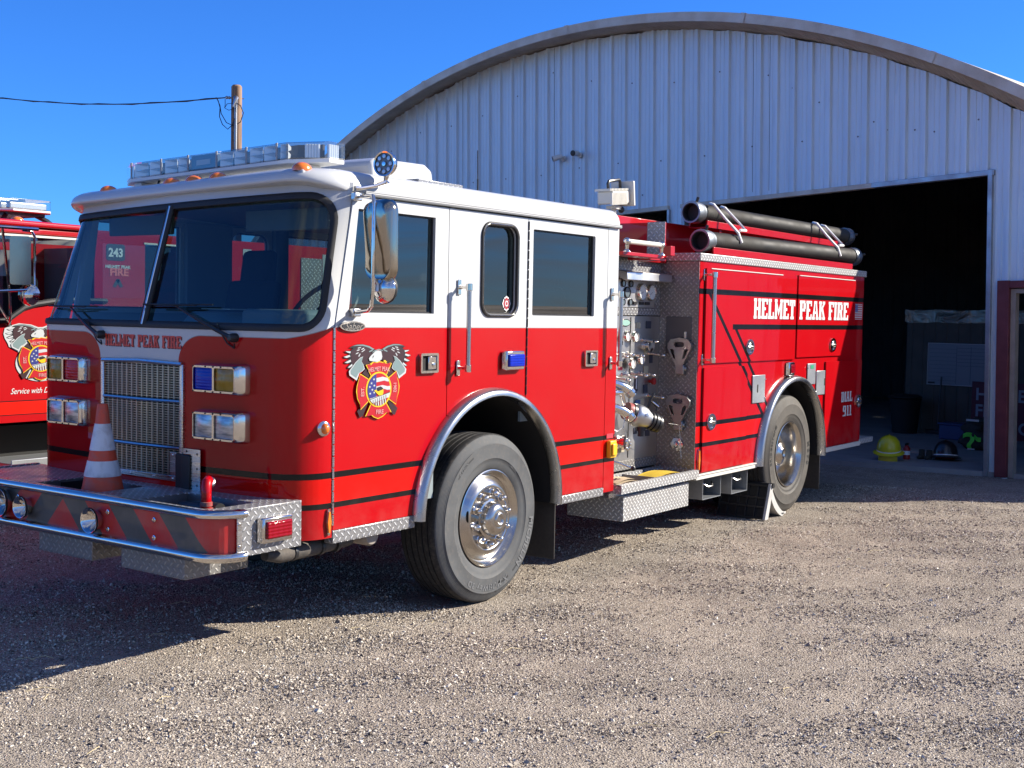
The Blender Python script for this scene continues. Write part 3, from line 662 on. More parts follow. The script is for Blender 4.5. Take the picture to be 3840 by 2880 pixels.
# turnout gear
tg = shed_root('turnout_gear', 1.24, -2.34, 'heap of dark turnout gear with lime green reflective trim on the slab', 'turnout gear')
M('gear_dark', (.035, .035, .03), .9); M('gear_lime', (.12, .65, .05), .6); M('gear_silver', (.5, .5, .45), .4)
q = MB(); rs = random.Random(8)
def lump(cx, cy, cz, r, sc): 
    def fn(u, v):
        a = u*2*PI; e = (v-.5)*PI; k = 1+.16*math.sin(a*3+cx*9)*math.cos(e*4)+.10*math.sin(a*5+2)*math.sin(e*6+cy*7)
        return (cx+r*k*sc[0]*math.cos(e)*math.cos(a), cy+r*k*sc[1]*math.cos(e)*math.sin(a), max(0, cz+r*k*sc[2]*math.sin(e)))
    q.grid(fn, 22, 14, cu=True)
lump(0, 0, .13, .21, (1.05, .8, .75)); lump(.05, .02, .30, .15, (1, .8, .7)); lump(-.22, .05, .10, .13, (1, 1, .8)); lump(.0, -.05, .40, .10, (1.1, .9, .5))
q.build('coat', 'gear_dark', tg, 70)
q = MB(); q.grid(lambda u, v: (.12-.26*u, .175+.03*math.sin(u*9), .16+.06*v+.03*math.sin(u*5)), 12, 2); q.grid(lambda u, v: (-.03+.06*v+.02*math.sin(u*6), .185+.02*math.sin(u*4), .02+.17*u), 10, 2); q.grid(lambda u, v: (-.20-.07*u, .17+.02*v, .05+.09*v+.03*u), 6, 2); q.build('lime_trim', 'gear_lime', tg)
q = MB(); q.grid(lambda u, v: (.10-.18*u, .135, .40+.03*v), 8, 1); q.grid(lambda u, v: (-.06+.1*u, .195, .012+.02*v), 8, 1); q.build('reflective_trim', 'gear_silver', tg)
bo = shed_root('boots', 1.15, -.62, 'pair of dark boots with pale toes between the two helmets', 'boots')
for k in (-.05, .05):
    q = MB(); q.lathe((k, 0, .0), (0, 0, 1), [(0, .035), (.03, .04), (.10, .035), (.12, .037)], 12, cap=False); q.sphere((k, .05, .025), .04, 10, None, (.9, 1.6, .7)); q.build('boot', 'gear_dark', bo)
# bundle of pale board left of helmet
pl = shed_root('pallet', 1.75, -1.35, 'flat pale wooden board lying on the slab behind the yellow helmet', 'board'); mbox('plank', 'tan_wood', pl, (-.35, -.1, 0, .35, .1, .04), (-.35, .12, 0, .3, .2, .035), bevel=.003)

# ---------------------------------------------------------------- utility pole and service drop
C0 = Vector((-4.6904, -4.5361, 1.799))
pt = C0+(Vector((9.173, 10.892, 5.407))-C0)*1.1
pole = root('utility_pole', (pt.x, pt.y, 0), 'weathered wooden utility pole with a service mast and looping wires', 'utility pole')
def wood():
    b = NB('pole_wood'); c = b.mapv(b.coord(), (14, 14, 1.2)); n = b.noise(c, 1.6, 7, .8)
    return b.done(b.bsdf(b.mix(b.ss(n, .35, .65), (.33, .21, .135), (.16, .095, .06)), .85, 0, 0, b.bump(n, .6, .01)))
MATS['pole_wood'] = wood(); ZT = pt.z
q = MB(); q.lathe((0, 0, -.3), (0, 0, 1), [(0, .115), (ZT*.5, .103), (ZT+.27, .094), (ZT+.3, .07), (ZT+.3, 0)], 18, cap=False); q.build('shaft', 'pole_wood', pole)
M('wire_black', (.015, .018, .03), .5); dirv = Vector((math.cos(R(53)), math.sin(R(53)), 0)); side_ = Vector((-dirv.y, dirv.x, 0))   # to the left in view
tow = -dirv
f = tow*.115+side_*.025
q = MB(); q.cyl(f+Vector((0, 0, 1)), f+Vector((0, 0, ZT-.42)), .026, 12); q.build('conduit', 'galv', pole)
q = MB(); q.tube([f+Vector((0, 0, ZT-.42)), f+side_*0+Vector((0, 0, ZT-.32)), f+tow*.04+Vector((0, 0, ZT-.25)), f+tow*.10+side_*.01+Vector((0, 0, ZT-.29)), f+tow*.12+side_*.06+Vector((0, 0, ZT-.42))], [.028, .034, .045, .035, .012], 12); q.build('weather_head', 'alu', pole)
def W(a, b, c): return side_*a+tow*c+Vector((0, 0, ZT+b))
q = MB(); q.tube([W(-.13, -.23, 0), W(.13, -.23, 0)], .01, 6); q.lathe(W(.10, -.23, 0), side_, [(0, .012), (.02, .03), (.05, .02), (.07, .034), (.10, .015)], 12); q.build('insulator', 'galv', pole)
q = MB()
q.tube([W(.36, -.24, .0), W(.32, -.30, .02), W(.29, -.42, .03), W(.30, -.58, .05), W(.25, -.72, .08), W(.16, -.80, .1), W(.08, -.72, .12), W(.02, -.55, .13), W(.02, -.40, .14)], .008, 6)
q.tube([W(.34, -.26, .0), W(.29, -.38, .02), W(.27, -.52, .03), W(.18, -.68, .06), W(.05, -.74, .11), W(-.06, -.66, .12), W(-.11, -.5, .12), W(-.06, -.38, .13), W(.0, -.34, .14)], .008, 6)
q.tube([W(.20, -.26, .0), W(.20, -.36, .02), W(.21, -.42, .03), W(.14, -.46, .06), W(.02, -.42, .13), W(.08, -.34, .12), W(.17, -.35, .06), W(.21, -.42, .03)], .006, 6); q.build('drip_loops', 'wire_black', pole)
q = MB(); A = Vector((pt.x, pt.y, 0))+W(.20, -.235, 0); pts = []
E_ = C0+(Vector((6.943, 13.999, 5.111))-C0)*1.25; dE = (E_-A)
for k in range(30):
    t = k/29*2.2; p = A+dE*t; p.z -= .12*math.sin(min(1, t)*PI)*1.0-.02*t; pts.append(p)
q.tube(pts, .011, 6)
q2 = [p+Vector((0, 0, .015*math.sin(i*2.1))) for i, p in enumerate(pts)]; q.tube(q2, .009, 6)
prop(q.build('power_cable', 'wire_black', None), 'twisted black overhead cable running left from the wooden pole', 'cable')
# ================================================================ fire engine
W_ = 2.29; YC = 1.145
FE = root('fire_engine', (0, 0, 0), 'red fire engine with a white cab top and light bar, parked nearest the camera', 'fire engine')
def xz(y): return lambda u, v, w_: (u, y+w_, v)
def yz(x): return lambda u, v, w_: (x+w_, u, v)
def plate(name, loops, y, th, mat, parent, bevel=0, smooth=30, axis='xz'):
    m = MB(); m.add(fill(loops, th, xz(y) if axis == 'xz' else yz(y))); return m.build(name, mat, parent, smooth, bevel)

# ---- cab front skin: plan outline wrapped round both corners, raked above the belt line
RC = .235; XF = -.205
pl_ = [(.065, 0), (.03, 0)]
for k in range(1, 13): a = -PI/2-PI/2*k/12; pl_.append((.03+RC*math.cos(a), RC+RC*math.sin(a)))
for k in range(1, 24): y = RC+(W_-2*RC)*k/24; pl_.append((XF-.052*(1-((y-YC)/(YC-RC))**2), y))
for k in range(13): a = PI-PI/2*k/12; pl_.append((.03+RC*math.cos(a), W_-RC+RC*math.sin(a)))
pl_.append((.065, W_))
seg = [0]
for a, b in zip(pl_, pl_[1:]): seg.append(seg[-1]+math.hypot(b[0]-a[0], b[1]-a[1]))
LU = seg[-1]
def plan(u):
    """u in metres along the wrap"""
    u = min(max(u, 0), LU); i = min(int(np.searchsorted(seg, u, side='right'))-1, len(seg)-2); t = (u-seg[i])/(seg[i+1]-seg[i])
    return pl_[i][0]*(1-t)+pl_[i+1][0]*t, pl_[i][1]*(1-t)+pl_[i+1][1]*t
def skin(u, z, off=0.):
    x, y = plan(u); x1, y1 = plan(u-.01); x2, y2 = plan(u+.01); tx, ty = x2-x1, y2-y1; L = math.hypot(tx, ty); nx, ny = -ty/L, tx/L   # outward (towards -x at the front)
    h = max(0., z-1.71); w = min(1, max(0, (.10-x)/.2)); ty_ = .11*w*h
    yy = y+ty_*(YC-y)/YC
    return (x+(.19+.09*w)*h+nx*off, yy+ny*off, z-.035*(yy-.3)*min(1, h/.6)*.9)
ua = 2*RC*.0+seg[1]
UW0 = .035+RC*R(14); UW1 = LU-UW0; ZW0, ZW1 = 1.703, 2.398
def in_win(u, z):
    # rounded rectangle test with corner radii (bottom .10, top .15)
    if not (UW0 < u < UW1 and ZW0 < z < ZW1): return False
    for uc, s in ((UW0, 1), (UW1, -1)):
        du = (u-uc)*s
        for zc, sg_, r in ((ZW0, 1, .115), (ZW1, -1, .15)):
            dz = (z-zc)*sg_
            if du < r and dz < r and math.hypot(r-du, r-dz) > r: return False
    return True
m = MB(); NU, NZ = 270, 150; Z0, Z1 = .595, 2.475
def zz(v): return Z0+(Z1-Z0)*v
def grillhole(u, z):
    x, y = plan(u); return .83 < y < 1.50 and .84 < z < 1.49 and x < -.15
m.grid(lambda u, v: skin(u*LU, zz(v)), NU, NZ, skip=lambda u, v: in_win(u*LU, zz(v)) or grillhole(u*LU, zz(v)))
sk = m.build('cab_front', P_CAB, FE, 40)
# inner lining behind the skin (dark)
# ---- windscreen panes
def wpath(u0, u1, z0, z1, rb, rt, n=8):
    out = []
    for (uc, zc, a0, r) in ((u0+rb, z0+rb, PI, rb), (u1-rb, z0+rb, 1.5*PI, rb), (u1-rt, z1-rt, 0, rt), (u0+rt, z1-rt, PI/2, rt)):
        for k in range(n+1):
            a = a0+PI/2*k/n; out.append((uc+r*math.cos(a), zc+r*math.sin(a)))
    d = []
    for a, b in zip(out, out[1:]+out[:1]):
        L = math.hypot(b[0]-a[0], b[1]-a[1]); k = max(1, int(L/.03))
        for i in range(k): d.append((a[0]+(b[0]-a[0])*i/k, a[1]+(b[1]-a[1])*i/k))
    return d
UM = LU/2
for a, b in ((UW0-.01, UM), (UM, UW1+.01)):
    m = MB(); m.grid(lambda u, v: skin(a+(b-a)*u, ZW0-.01+(ZW1-ZW0+.02)*v, -.012), 60, 16); m.build('windscreen_pane', G_WIND, FE, 60)
m = MB(); ring = wpath(UW0, UW1, ZW0, ZW1, .115, .15)
def rubber(m, path, wdt, h):
    n = len(path); rows = []
    for i, (u, z) in enumerate(path):
        a = path[i-1]; b = path[(i+1) % n]; tu, tz = b[0]-a[0], b[1]-a[1]; L = math.hypot(tu, tz) or 1; nu, nz_ = tz/L, -tu/L
        rows.append([m.vt(skin(u+nu*o, z+nz_*o, hh)) for o, hh in ((-wdt, -.004), (-wdt*.8, h*.8), (0, h), (wdt*.8, h*.8), (wdt, -.004))])
    for i in range(n):
        for j in range(4): m.face([rows[i][j], rows[(i+1) % n][j], rows[(i+1) % n][j+1], rows[i][j+1]])
rubber(m, ring, .021, .012); m.build('windscreen_gasket', 'rubber', FE, 60)
m = MB()
for o in (-.017, .017): m.tube([skin(UM+o, z, .004) for z in np.linspace(ZW0, ZW1, 8)], .013, 8)
dv = m.build('windscreen_divider', 'rubber', FE, 60)
m = MB(); m.tube([skin(UM, z, .014) for z in np.linspace(ZW0, ZW1, 8)], .0075, 8); m.build('bright_strip', 'chrome', dv)

# ---- roof
def roof_ring(ins, z, n=10):
    x0, x1 = -.068+ins, 2.985-ins; y0, y1 = .055+ins, W_-.055-ins
    pts = rrect(x0, y0, x1, y1, [max(.02, .26-ins*.7), max(.01, .05-ins), max(.01, .05-ins), max(.02, .26-ins*.7)], n)
    out = []
    for (x, y) in pts:
        k = min(1, max(0, (x-.05)/.5)); yy = YC+(y-YC)*(1+.058*k)     # wider behind the front corners
        out.append((x, yy, z-.035*(yy-.3)*.9*(1-.6*min(1, max(0, x/2)))-.046*min(1, max(0, (x+.02)/.22))*min(1, max(0, (2.535-z)/.06))))
    return out
m = MB(); rings = []
for ins, z in ((.04, 2.462), (.004, 2.463), (-.008, 2.467), (-.013, 2.476), (-.012, 2.490), (-.004, 2.508), (.012, 2.524), (.036, 2.537), (.07, 2.547), (.12, 2.554), (.3, 2.560), (.6, 2.563)):
    rings.append([m.vt(p) for p in roof_ring(ins, z)])
for a, b in zip(rings, rings[1:]):
    for k in range(len(a)): m.face([a[k], a[(k+1) % len(a)], b[(k+1) % len(a)], b[k]])
m.face(rings[-1]); m.face(rings[0][::-1])
rf = m.build('roof', 'white_paint', FE, 50)
m = MB(); m.tube([(x, -.014, 2.428) for x in np.linspace(.28, 2.98, 6)], .010, 6); m.tube([(x, -.020, 2.437) for x in np.linspace(.28, 2.98, 6)], .004, 6); m.build('rain_gutter', 'grey_trim', rf)

# ---- cab side panels, both sides
AC1, AR1 = (1.48, .585), .722
def arc(c, r, a0, a1, n=22): return [(c[0]+r*math.cos(R(a0+(a1-a0)*k/n)), c[1]+r*math.sin(R(a0+(a1-a0)*k/n))) for k in range(n+1)]
def darc(x): return math.degrees(math.acos((x-AC1[0])/AR1))
d1o = [(.075, .632), (AC1[0]-math.sqrt(AR1**2-.047**2), .632)]+arc(AC1, AR1, 176, darc(1.027))+[(1.027, 2.41), (.213, 2.41), (.078, 1.71)]
d1h = [(.180, 1.79), (.90, 1.79), (.905, 2.345), (.250, 2.345)]
pio = arc(AC1, AR1, darc(1.034), darc(1.845))+[(1.845, 2.41), (1.034, 2.41)]; pih = rrect(1.365, 1.795, 1.72, 2.34, .075)
d2o = [(2.203, .575), (2.835, .575), (2.835, 2.41), (1.852, 2.41)]+arc(AC1, AR1, darc(1.852), 1)
d2h = rrect(1.905, 1.79, 2.665, 2.345, .012)
rso = [(2.842, .535), (2.985, .535), (2.985, 2.415), (2.842, 2.415)]
def mirror_y(o):
    """same panel on the passenger side"""
    me = o.data.copy(); c = np.empty(len(me.vertices)*3, 'f'); me.vertices.foreach_get('co', c); c = c.reshape(-1, 3); c[:, 1] = W_-c[:, 1]; me.vertices.foreach_set('co', c.ravel()); me.flip_normals()
    q = o.copy(); q.data = me; COL.objects.link(q)
    for ch in [k for k in bpy.data.objects if k.parent == o]: n = mirror_y(ch); n.parent = q
    return q
def side_panel(name, loops, glass, gl_y=.032, gm=None):
    o = plate(name, loops, .026, .046, P_CAB, FE, .004)
    if glass:
        m = MB(); m.poly([(q[0], gl_y, q[1]) for q in glass]); g = m.build('window_glass', gm or G_SIDE, o, 0)
        m = MB(); L = loops[1]; n = len(L)
        inn = [(p[0]*.965+.035*sum(q[0] for q in L)/n, p[1]*.965+.035*sum(q[1] for q in L)/n) for p in L]
        m.add(fill([L, inn], .008, xz(.026))); m.build('window_seal', 'black_trim', o)
    return o
grow = lambda L, k=.01: L
D1 = side_panel('front_door', [d1o, d1h], d1h); PI_ = side_panel('side_panel', [pio, pih], pih); D2 = side_panel('rear_door', [d2o, d2h], d2h); RS = side_panel('rear_pillar', [rso], None)
for o in (D1, PI_, D2, RS): mirror_y(o)
m = MB(); m.tube([(u, .0, v) for u, v in rrect(1.357, 1.787, 1.728, 2.348, .08, 8)], .013, 8, closed=True); m.build('window_gasket', 'rubber', PI_)
m = MB(); m.tube([(u, -.008, v) for u, v in rrect(1.357, 1.787, 1.728, 2.348, .08, 8)], .005, 8, closed=True); m.build('bright_trim', 'chrome', PI_)
# seal behind door gaps, inner structure, cab floor, rear wall
mbox('door_gap_seal', 'seam_dark', FE, (.06, .052, .64, .085, .06, 1.7), (1.02, .052, 1.2, 1.045, .06, 2.4), (1.84, .052, 1.25, 1.86, .06, 2.4), (2.83, .052, .56, 2.85, .06, 2.4))
m = MB()
for zc in np.arange(.66, 1.70, .062): m.cyl((.068, -.003, zc), (.068, -.003, zc+.056), .0065, 8)
m.build('hinge', 'steel', D1)
m = MB()
for zc in np.arange(1.28, 2.38, .062): m.cyl((1.848, -.001, zc), (1.848, -.001, zc+.056), .005, 8)
m.build('hinge', 'black_trim', D2)
mbox('cab_rear_wall', 'dark_interior', FE, (2.93, .06, .55, 2.97, W_-.06, 2.40))
mbox('cab_rear_skin', P_CAB, FE, (2.972, .03, .53, 2.988, W_-.03, 2.41))
mbox('cab_floor', 'dark_interior', FE, (.02, .3, .86, 2.92, W_-.3, .90), (.0, .06, .62, .74, W_-.06, .66), (2.25, .06, .58, 2.92, W_-.06, .62))
mbox('headliner', 'dark_interior', FE, (.15, .1, 2.385, 2.92, W_-.1, 2.40))
mbox('inner_front_wall', 'dark_interior', FE, (.0, .25, .66, .03, W_-.25, 1.62))
# dark pillars and door linings seen through the glass
mbox('door_lining', 'dash', FE, (.10, .056, .7, .98, .075, 1.76), (1.87, .056, 1.1, 2.8, .075, 1.76), (.10, W_-.075, .7, .98, W_-.056, 1.76), (1.87, W_-.075, 1.1, 2.8, W_-.056, 1.76), (.93, .05, 1.76, 1.33, .09, 2.38), (1.75, .05, 1.7, 1.88, .09, 2.38), (.93, W_-.09, 1.76, 1.33, W_-.05, 2.38), (1.75, W_-.09, 1.76, 1.88, W_-.05, 2.38))
# dashboard, steering wheel, seats
m = MB(); m.prism([(.02, 1.35), (.02, 1.70), (.16, 1.715), (.34, 1.66), (.42, 1.55), (.40, 1.35)], 1, .10, W_-.10); m.build('dashboard', 'dash', FE, 30, .015)
m = MB(); m.prism([(.25, 1.0), (.25, 1.62), (.40, 1.78), (1.25, 1.74), (1.35, 1.60), (1.35, 1.0)], 1, .80, 1.55); m.build('engine_cover', 'dash', FE, 30, .03)
mbox('instrument_binnacle', 'dash', FE, (.14, .28, 1.64, .36, .80, 1.80), bevel=.03)
m = MB(); c = Vector((.52, .52, 1.80)); ax = Vector((-.75, 0, .66)).normalized(); u1 = Vector((0, 1, 0)); w1 = ax.cross(u1)
m.tube([c+(u1*math.cos(t)+w1*math.sin(t))*.225 for t in np.linspace(0, 2*PI, 40, endpoint=False)], .014, 8, closed=True)
for t in (.4, 2.7, 4.7): m.tube([c, c+(u1*math.cos(t)+w1*math.sin(t))*.22], .012, 6)
m.lathe(c-ax*.02, ax, [(0, .05), (.03, .045), (.035, 0)], 14); m.tube([c, c-ax*.5], .025, 8); m.build('steering_wheel', 'black_plastic', FE)
def seat(x, y, nm='seat'):
    m = MB(); m.box(x, y-.24, 1.15, x+.48, y+.24, 1.30); s = m.build('seat', 'seat_cloth', FE, 35, .05)
    q = MB(); q.prism([(x+.40, 1.3), (x+.52, 1.3), (x+.64, 1.98), (x+.54, 2.0)], 1, y-.23, y+.23); q.build('backrest', 'seat_cloth', s, 35, .04)
    q = MB(); q.prism([(x+.55, 1.96), (x+.66, 1.96), (x+.68, 2.2), (x+.59, 2.2)], 1, y-.14, y+.14); q.build('headrest', 'seat_cloth', s, 35, .035)
for x, y in ((.62, .5), (.62, 1.83), (2.1, .5), (2.1, 1.83), (2.1, 1.15)): seat(x, y)
M('sun_visor', (.16, .17, .18), .8); mbox('sun_visor', 'sun_visor', FE, (.22, .2, 2.24, .25, .85, 2.36), (.22, 1.5, 2.24, .25, 2.1, 2.36), bevel=.008)
M('paper', (.6, .6, .55), .8)
mbox('clipboard', 'paper', FE, (.2, .95, 1.792, .36, 1.2, 1.797), bevel=0)
# ---- step plates below the doors
mbox('step_plate', TREAD, FE, (.07, -.004, .56, .745, .06, .630), bevel=.004); mbox('step_plate', TREAD, FE, (2.235, -.004, .515, 2.835, .06, .572), bevel=.004)
# ---- fender trims and wheel housings
def fender(c, r0, r1, a0, a1, name='fender_trim', n=44):
    m = MB(); rows = []
    for k in range(n+1):
        a = R(a0+(a1-a0)*k/n); q = []
        for r, y in ((r0, .02), (r0, -.050), (r0+.006, -.060), (r1-.012, -.060), (r1, -.050), (r1+.012, -.003), (r1+.012, .002)): q.append(m.vt((c[0]+r*math.cos(a), y, c[1]+r*math.sin(a))))
        rows.append(q)
    for A, B in zip(rows, rows[1:]):
        for j in range(6): m.face([A[j], B[j], B[j+1], A[j+1]])
    m.face(rows[0]); m.face(rows[-1][::-1]); o = m.build(name, 'polished_alu', FE, 40); mirror_y(o)
    m = MB(); rows = []
    for k in range(n+1):
        a = R(a0+(a1-a0)*k/n); rows.append([m.vt((c[0]+r0*math.cos(a), y, c[1]+r0*math.sin(a))) for y in (.015, .75)])
    for A, B in zip(rows, rows[1:]): m.face([A[0], B[0], B[1], A[1]])
    m.face([rows[k][1] for k in range(n+1)]); o = m.build('wheel_housing', 'seam_dark', FE, 40); mirror_y(o)
fender(AC1, .700, .742, -4, 179); AC2 = (6.19, .505); fender(AC2, .715, .762, -3, 181)

# ---- emblem: traced flat decal, layered a millimetre apart
def emblem(parent, X0, Z0e, y, scx=.000462, scz=.000308, name='emblem', white_edge=False):
    """design space is pixels of a 1422 x 1659 drawing"""
    def mp(u, v, w_): return (X0+(u-800)*scx, y-w_, Z0e-(v-985)*scz)
    em = {'eb': M('emblem_brown', (.030, .009, .012), .4), 'ek': M('emblem_black', (.012, .012, .014), .4), 'ew': M('emblem_white', (.40, .42, .42), .4), 'eg': M('emblem_grey', (.15, .21, .21), .35), 'ey': M('emblem_yellow', (.60, .38, .005), .4), 'er': M('emblem_red', (.36, .002, .008), .4), 'en': M('emblem_blue', (.02, .025, .16), .4), 'ep': M('emblem_pink', (.52, .22, .22), .4)}
    keys = list(em); K = {k: i for i, k in enumerate(keys)}; m = MB()
    def T(pts, w, k): tess(m, pts, mp, w, K[k])
    def both(pts): return pts, [(1600-a, b) for a, b in pts]
    CX, CY = 800, 985
    wing = [(735, 265), (640, 205), (520, 175), (430, 178), (345, 205), (330, 215), (300, 240), (370, 240), (325, 285), (215, 290), (250, 320), (310, 335), (300, 355), (195, 385), (230, 415), (320, 415), (215, 480), (250, 510), (340, 500), (265, 575), (290, 600), (350, 580), (470, 520), (600, 560), (690, 500), (780, 420), (800, 300)]
    base = .001
    if white_edge:
        for P in both([(760, 240), (640, 180), (430, 150), (300, 200), (190, 270), (170, 400), (190, 500), (240, 620), (260, 700), (420, 830), (500, 800), (800, 600), (800, 240)]): T(P, base, 'ew')
        m.add(([mp(a, b, base) for a, b in circ(CX, CY+110, 430, 40, 440)], [tuple(range(40))]), K['ew'])
    for P in both(wing): T(P, base*2, 'ek')
    inner = [(725, 275), (630, 225), (520, 200), (430, 210), (400, 250), (330, 300), (330, 350), (335, 400), (330, 470), (350, 520), (470, 500), (600, 540), (690, 490), (770, 420), (790, 330)]
    for P in both(inner): T(P, base*3, 'eb')
    edge = [(345, 208), (430, 185), (530, 182), (640, 212), (725, 262), (690, 300), (640, 320), (635, 300), (690, 275), (630, 238), (530, 205), (440, 203)]
    for P in both(edge): T(P, base*4, 'eg')
    for q in ([(445, 235), (500, 222), (490, 240), (440, 252)], [(430, 275), (475, 260), (465, 285), (420, 292)], [(500, 262), (550, 235), (550, 255), (505, 275)], [(500, 310), (560, 265), (570, 275), (520, 312)], [(410, 335), (455, 312), (450, 335), (405, 350)], [(450, 385), (480, 335), (490, 345), (465, 395)]):
        for P in both(q): T(P, base*4, 'ew')
    for q in ([(232, 293), (322, 298), (315, 330), (270, 318)], [(205, 390), (300, 358), (318, 385), (255, 410)], [(222, 490), (320, 440), (330, 475), (270, 500)], [(275, 575), (345, 515), (355, 545), (305, 580)]):
        for P in both(q): T(P, base*4, 'ew')
    # axes: handles and blades
    for P in both([(520, 690), (600, 590), (660, 760), (1060, 1230), (1160, 1350), (1110, 1470), (1060, 1440), (960, 1180), (640, 790)]): T(P, base*5, 'ek' if False else 'eb')
    for P in both([(530, 390), (505, 480), (535, 530), (560, 610), (520, 650), (470, 680), (425, 810), (300, 715), (290, 640), (400, 490), (480, 410)]): T(P, base*6, 'ew')
    for P in both([(525, 400), (500, 480), (528, 535), (545, 605), (505, 650), (455, 680), (415, 760), (322, 690), (318, 630), (410, 495), (480, 420)]): T(P, base*7, 'eg')
    # head
    T([(640, 470), (625, 430), (650, 390), (700, 340), (740, 300), (790, 290), (840, 300), (850, 340), (862, 400), (850, 450), (790, 500), (740, 490), (690, 480)], base*8, 'ew')
    T([(725, 285), (800, 262), (870, 285), (870, 300), (800, 280), (735, 300), (690, 325), (680, 318)], base*8.5, 'eg')
    T([(690, 390), (715, 372), (705, 400), (690, 430)], base*8.6, 'ek')
    # cross petals
    top = [(570, 540), (630, 530), (690, 500), (760, 500), (800, 480), (850, 490), (900, 510), (960, 530), (1000, 515), (1035, 525), (940, 740), (660, 740)]
    left = [(480, 690), (640, 800), (640, 1180), (490, 1330), (475, 1230), (430, 1130), (410, 1000), (420, 900), (445, 810)]
    right = [(1120, 660), (960, 790), (960, 1160), (1120, 1280), (1140, 1150), (1170, 1050), (1180, 950), (1160, 840), (1135, 770)]
    bot = [(660, 1240), (570, 1450), (680, 1440), (720, 1480), (800, 1515), (880, 1480), (960, 1410), (1040, 1410), (940, 1220)]
    def shrink(P, k=20):
        cx = sum(p[0] for p in P)/len(P); cy = sum(p[1] for p in P)/len(P); out = []
        for a, b in P: d = math.hypot(a-cx, b-cy); f = max(0, (d-k)/d); out.append((cx+(a-cx)*f, cy+(b-cy)*f))
        return out
    for P in (top, left, right, bot): T(P, base*9, 'ey'); T(shrink(P, 17), base*10, 'er')
    m.add(([mp(a, b, base*11) for a, b in circ(CX, CY, 228, 40, 318)], [tuple(range(40))]), K['ey'])
    cc = (CX, CY); rr, ry = 202, 290
    def D(P, w, k):
        q = clipc(P, cc, rr, 40, ry)
        if len(q) > 2: m.poly([mp(a, b, w) for a, b in q], K[k])
    # clipc works on convex clip with ccw order in this space
    D([(550, 650), (1050, 650), (1050, 1320), (550, 1320)], base*12, 'er')
    D([(750, 650), (550, 650), (550, 1130), (750, 1130)][::-1], base*13, 'en')
    for y0 in (770, 920):
        D([(750, y0+10), (860, y0-10), (950, y0+15), (1050, y0+5), (1050, y0+75), (950, y0+80), (890, y0+60), (750, y0+85)], base*13, 'ew')
    D([(600, 1150), (1050, 1030), (1050, 1110), (640, 1240)], base*14, 'ew'); D([(640, 1150), (1050, 1020), (1050, 1030), (640, 1162)], base*15, 'ek')
    for k in range(6): D([(690+k*42, 1230-k*14), (712+k*42, 1224-k*14), (718+k*42, 1330), (700+k*42, 1330)], base*14.5, 'ew')
    for k in range(7): D([(688+k*38, 1165-k*13), (694+k*38, 1163-k*13), (700+k*38, 1260), (694+k*38, 1260)], base*15, 'ek')
    for sx_, sy_ in ((705, 800), (663, 868), (712, 912), (633, 932), (678, 985), (640, 1050), (712, 1035)):
        m.poly([mp(sx_+(22 if i % 2 == 0 else 9)*math.sin(i*PI/5), sy_-(26 if i % 2 == 0 else 11)*math.cos(i*PI/5), base*14) for i in range(10)], K['ew'])
    T([(760, 950), (820, 930), (860, 960), (880, 1000), (840, 1000), (760, 1010)], base*15.5, 'ek')
    T([(705, 995), (740, 985), (770, 1020), (870, 985), (870, 1050), (855, 1085), (800, 1095), (760, 1060)], base*16, 'ey')
    for q in ([(640, 520), (700, 480), (690, 510), (650, 550)], [(870, 480), (900, 460), (940, 500), (910, 520)]): T(q, base*12, 'ey')
    # lettering
    for txt, cx, cy, rot, sz in (('HELMET PEAK', 800, 620, 0, 78), ('FIRE', 818, 1390, 0, 82), ('EST.', 515, 1010, 90, 78), ('1982', 1085, 960, -90, 76)):
        V, F = text(txt, sz, lambda u, v, w_: (u, v, 0), 0.0, 0, 'CENTER', .92 if txt != 'HELMET PEAK' else .78, 1.5)
        a = R(rot); P = []
        for (u, v, _) in V:
            if txt == 'HELMET PEAK': v = v-(u/330)**2*42
            P.append(mp(cx+u*math.cos(a)*1.0+v*math.sin(a)*-1.0*1, cy-(u*math.sin(a)+v*math.cos(a))*1.35, base*12.5))
        m.add((P, F), K['ep'])
    o = m.build(name, [em[k] for k in keys], parent, 0, fix=False); return o
emblem(D1, .412, 1.370, -.0015)

# ---- handles, badge, lights on the cab side
def paddle(parent, x0, x1, z0, z1):
    m = MB(); m.add(fill([rrect(x0, z0, x1, z1, .010), rrect(x0+.014, z0+.014, x1-.014, z1-.014, .006)], .022, xz(-.008)))
    o = m.build('door_handle', 'chrome', parent, 35, .003)
    mbox('recess', 'seam_dark', o, (x0+.014, .0, z0+.014, x1-.014, .003, z1-.014))
    xm = x0+(x1-x0)*.46; m = MB(); m.box(xm, -.014, z0+.018, x1-.016, -.002, z1-.018); m.build('paddle', 'chrome', o, 35, .004)
    m = MB(); m.lathe((x1-.042, -.014, (z0+z1)/2-.01), (0, -1, 0), [(0, .011), (.006, .011), (.007, .006)], 12); m.build('lock', 'steel', o)
    return o
paddle(D1, .765, .925, 1.448, 1.562); paddle(D2, 2.535, 2.695, 1.445, 1.555)
def warn(parent, x0, x1, z0, z1, y, lens, name='warning_light', d=.05):
    m = MB(); m.prism([(x0, y), (x1, y), (x1-.012, y-d*.75), (x0+.012, y-d*.75)], 2, z0, z1); o = m.build(name, 'chrome', parent, 30, .008)
    m = MB(); m.box(x0+.026, y-d*1.0, z0+.02, x1-.022, y-d*.55, z1-.02); m.build('lens', lens, o, 35, .010, seg=3); return o
warn(PI_, 1.565, 1.785, 1.445, 1.565, -.002, L_BLUE)
m = MB(); m.add(fill([circ(.200, 1.716, .098, 32, .027)], .012, xz(-.006))); bd = m.build('badge', 'chrome', D1, 30, .002)
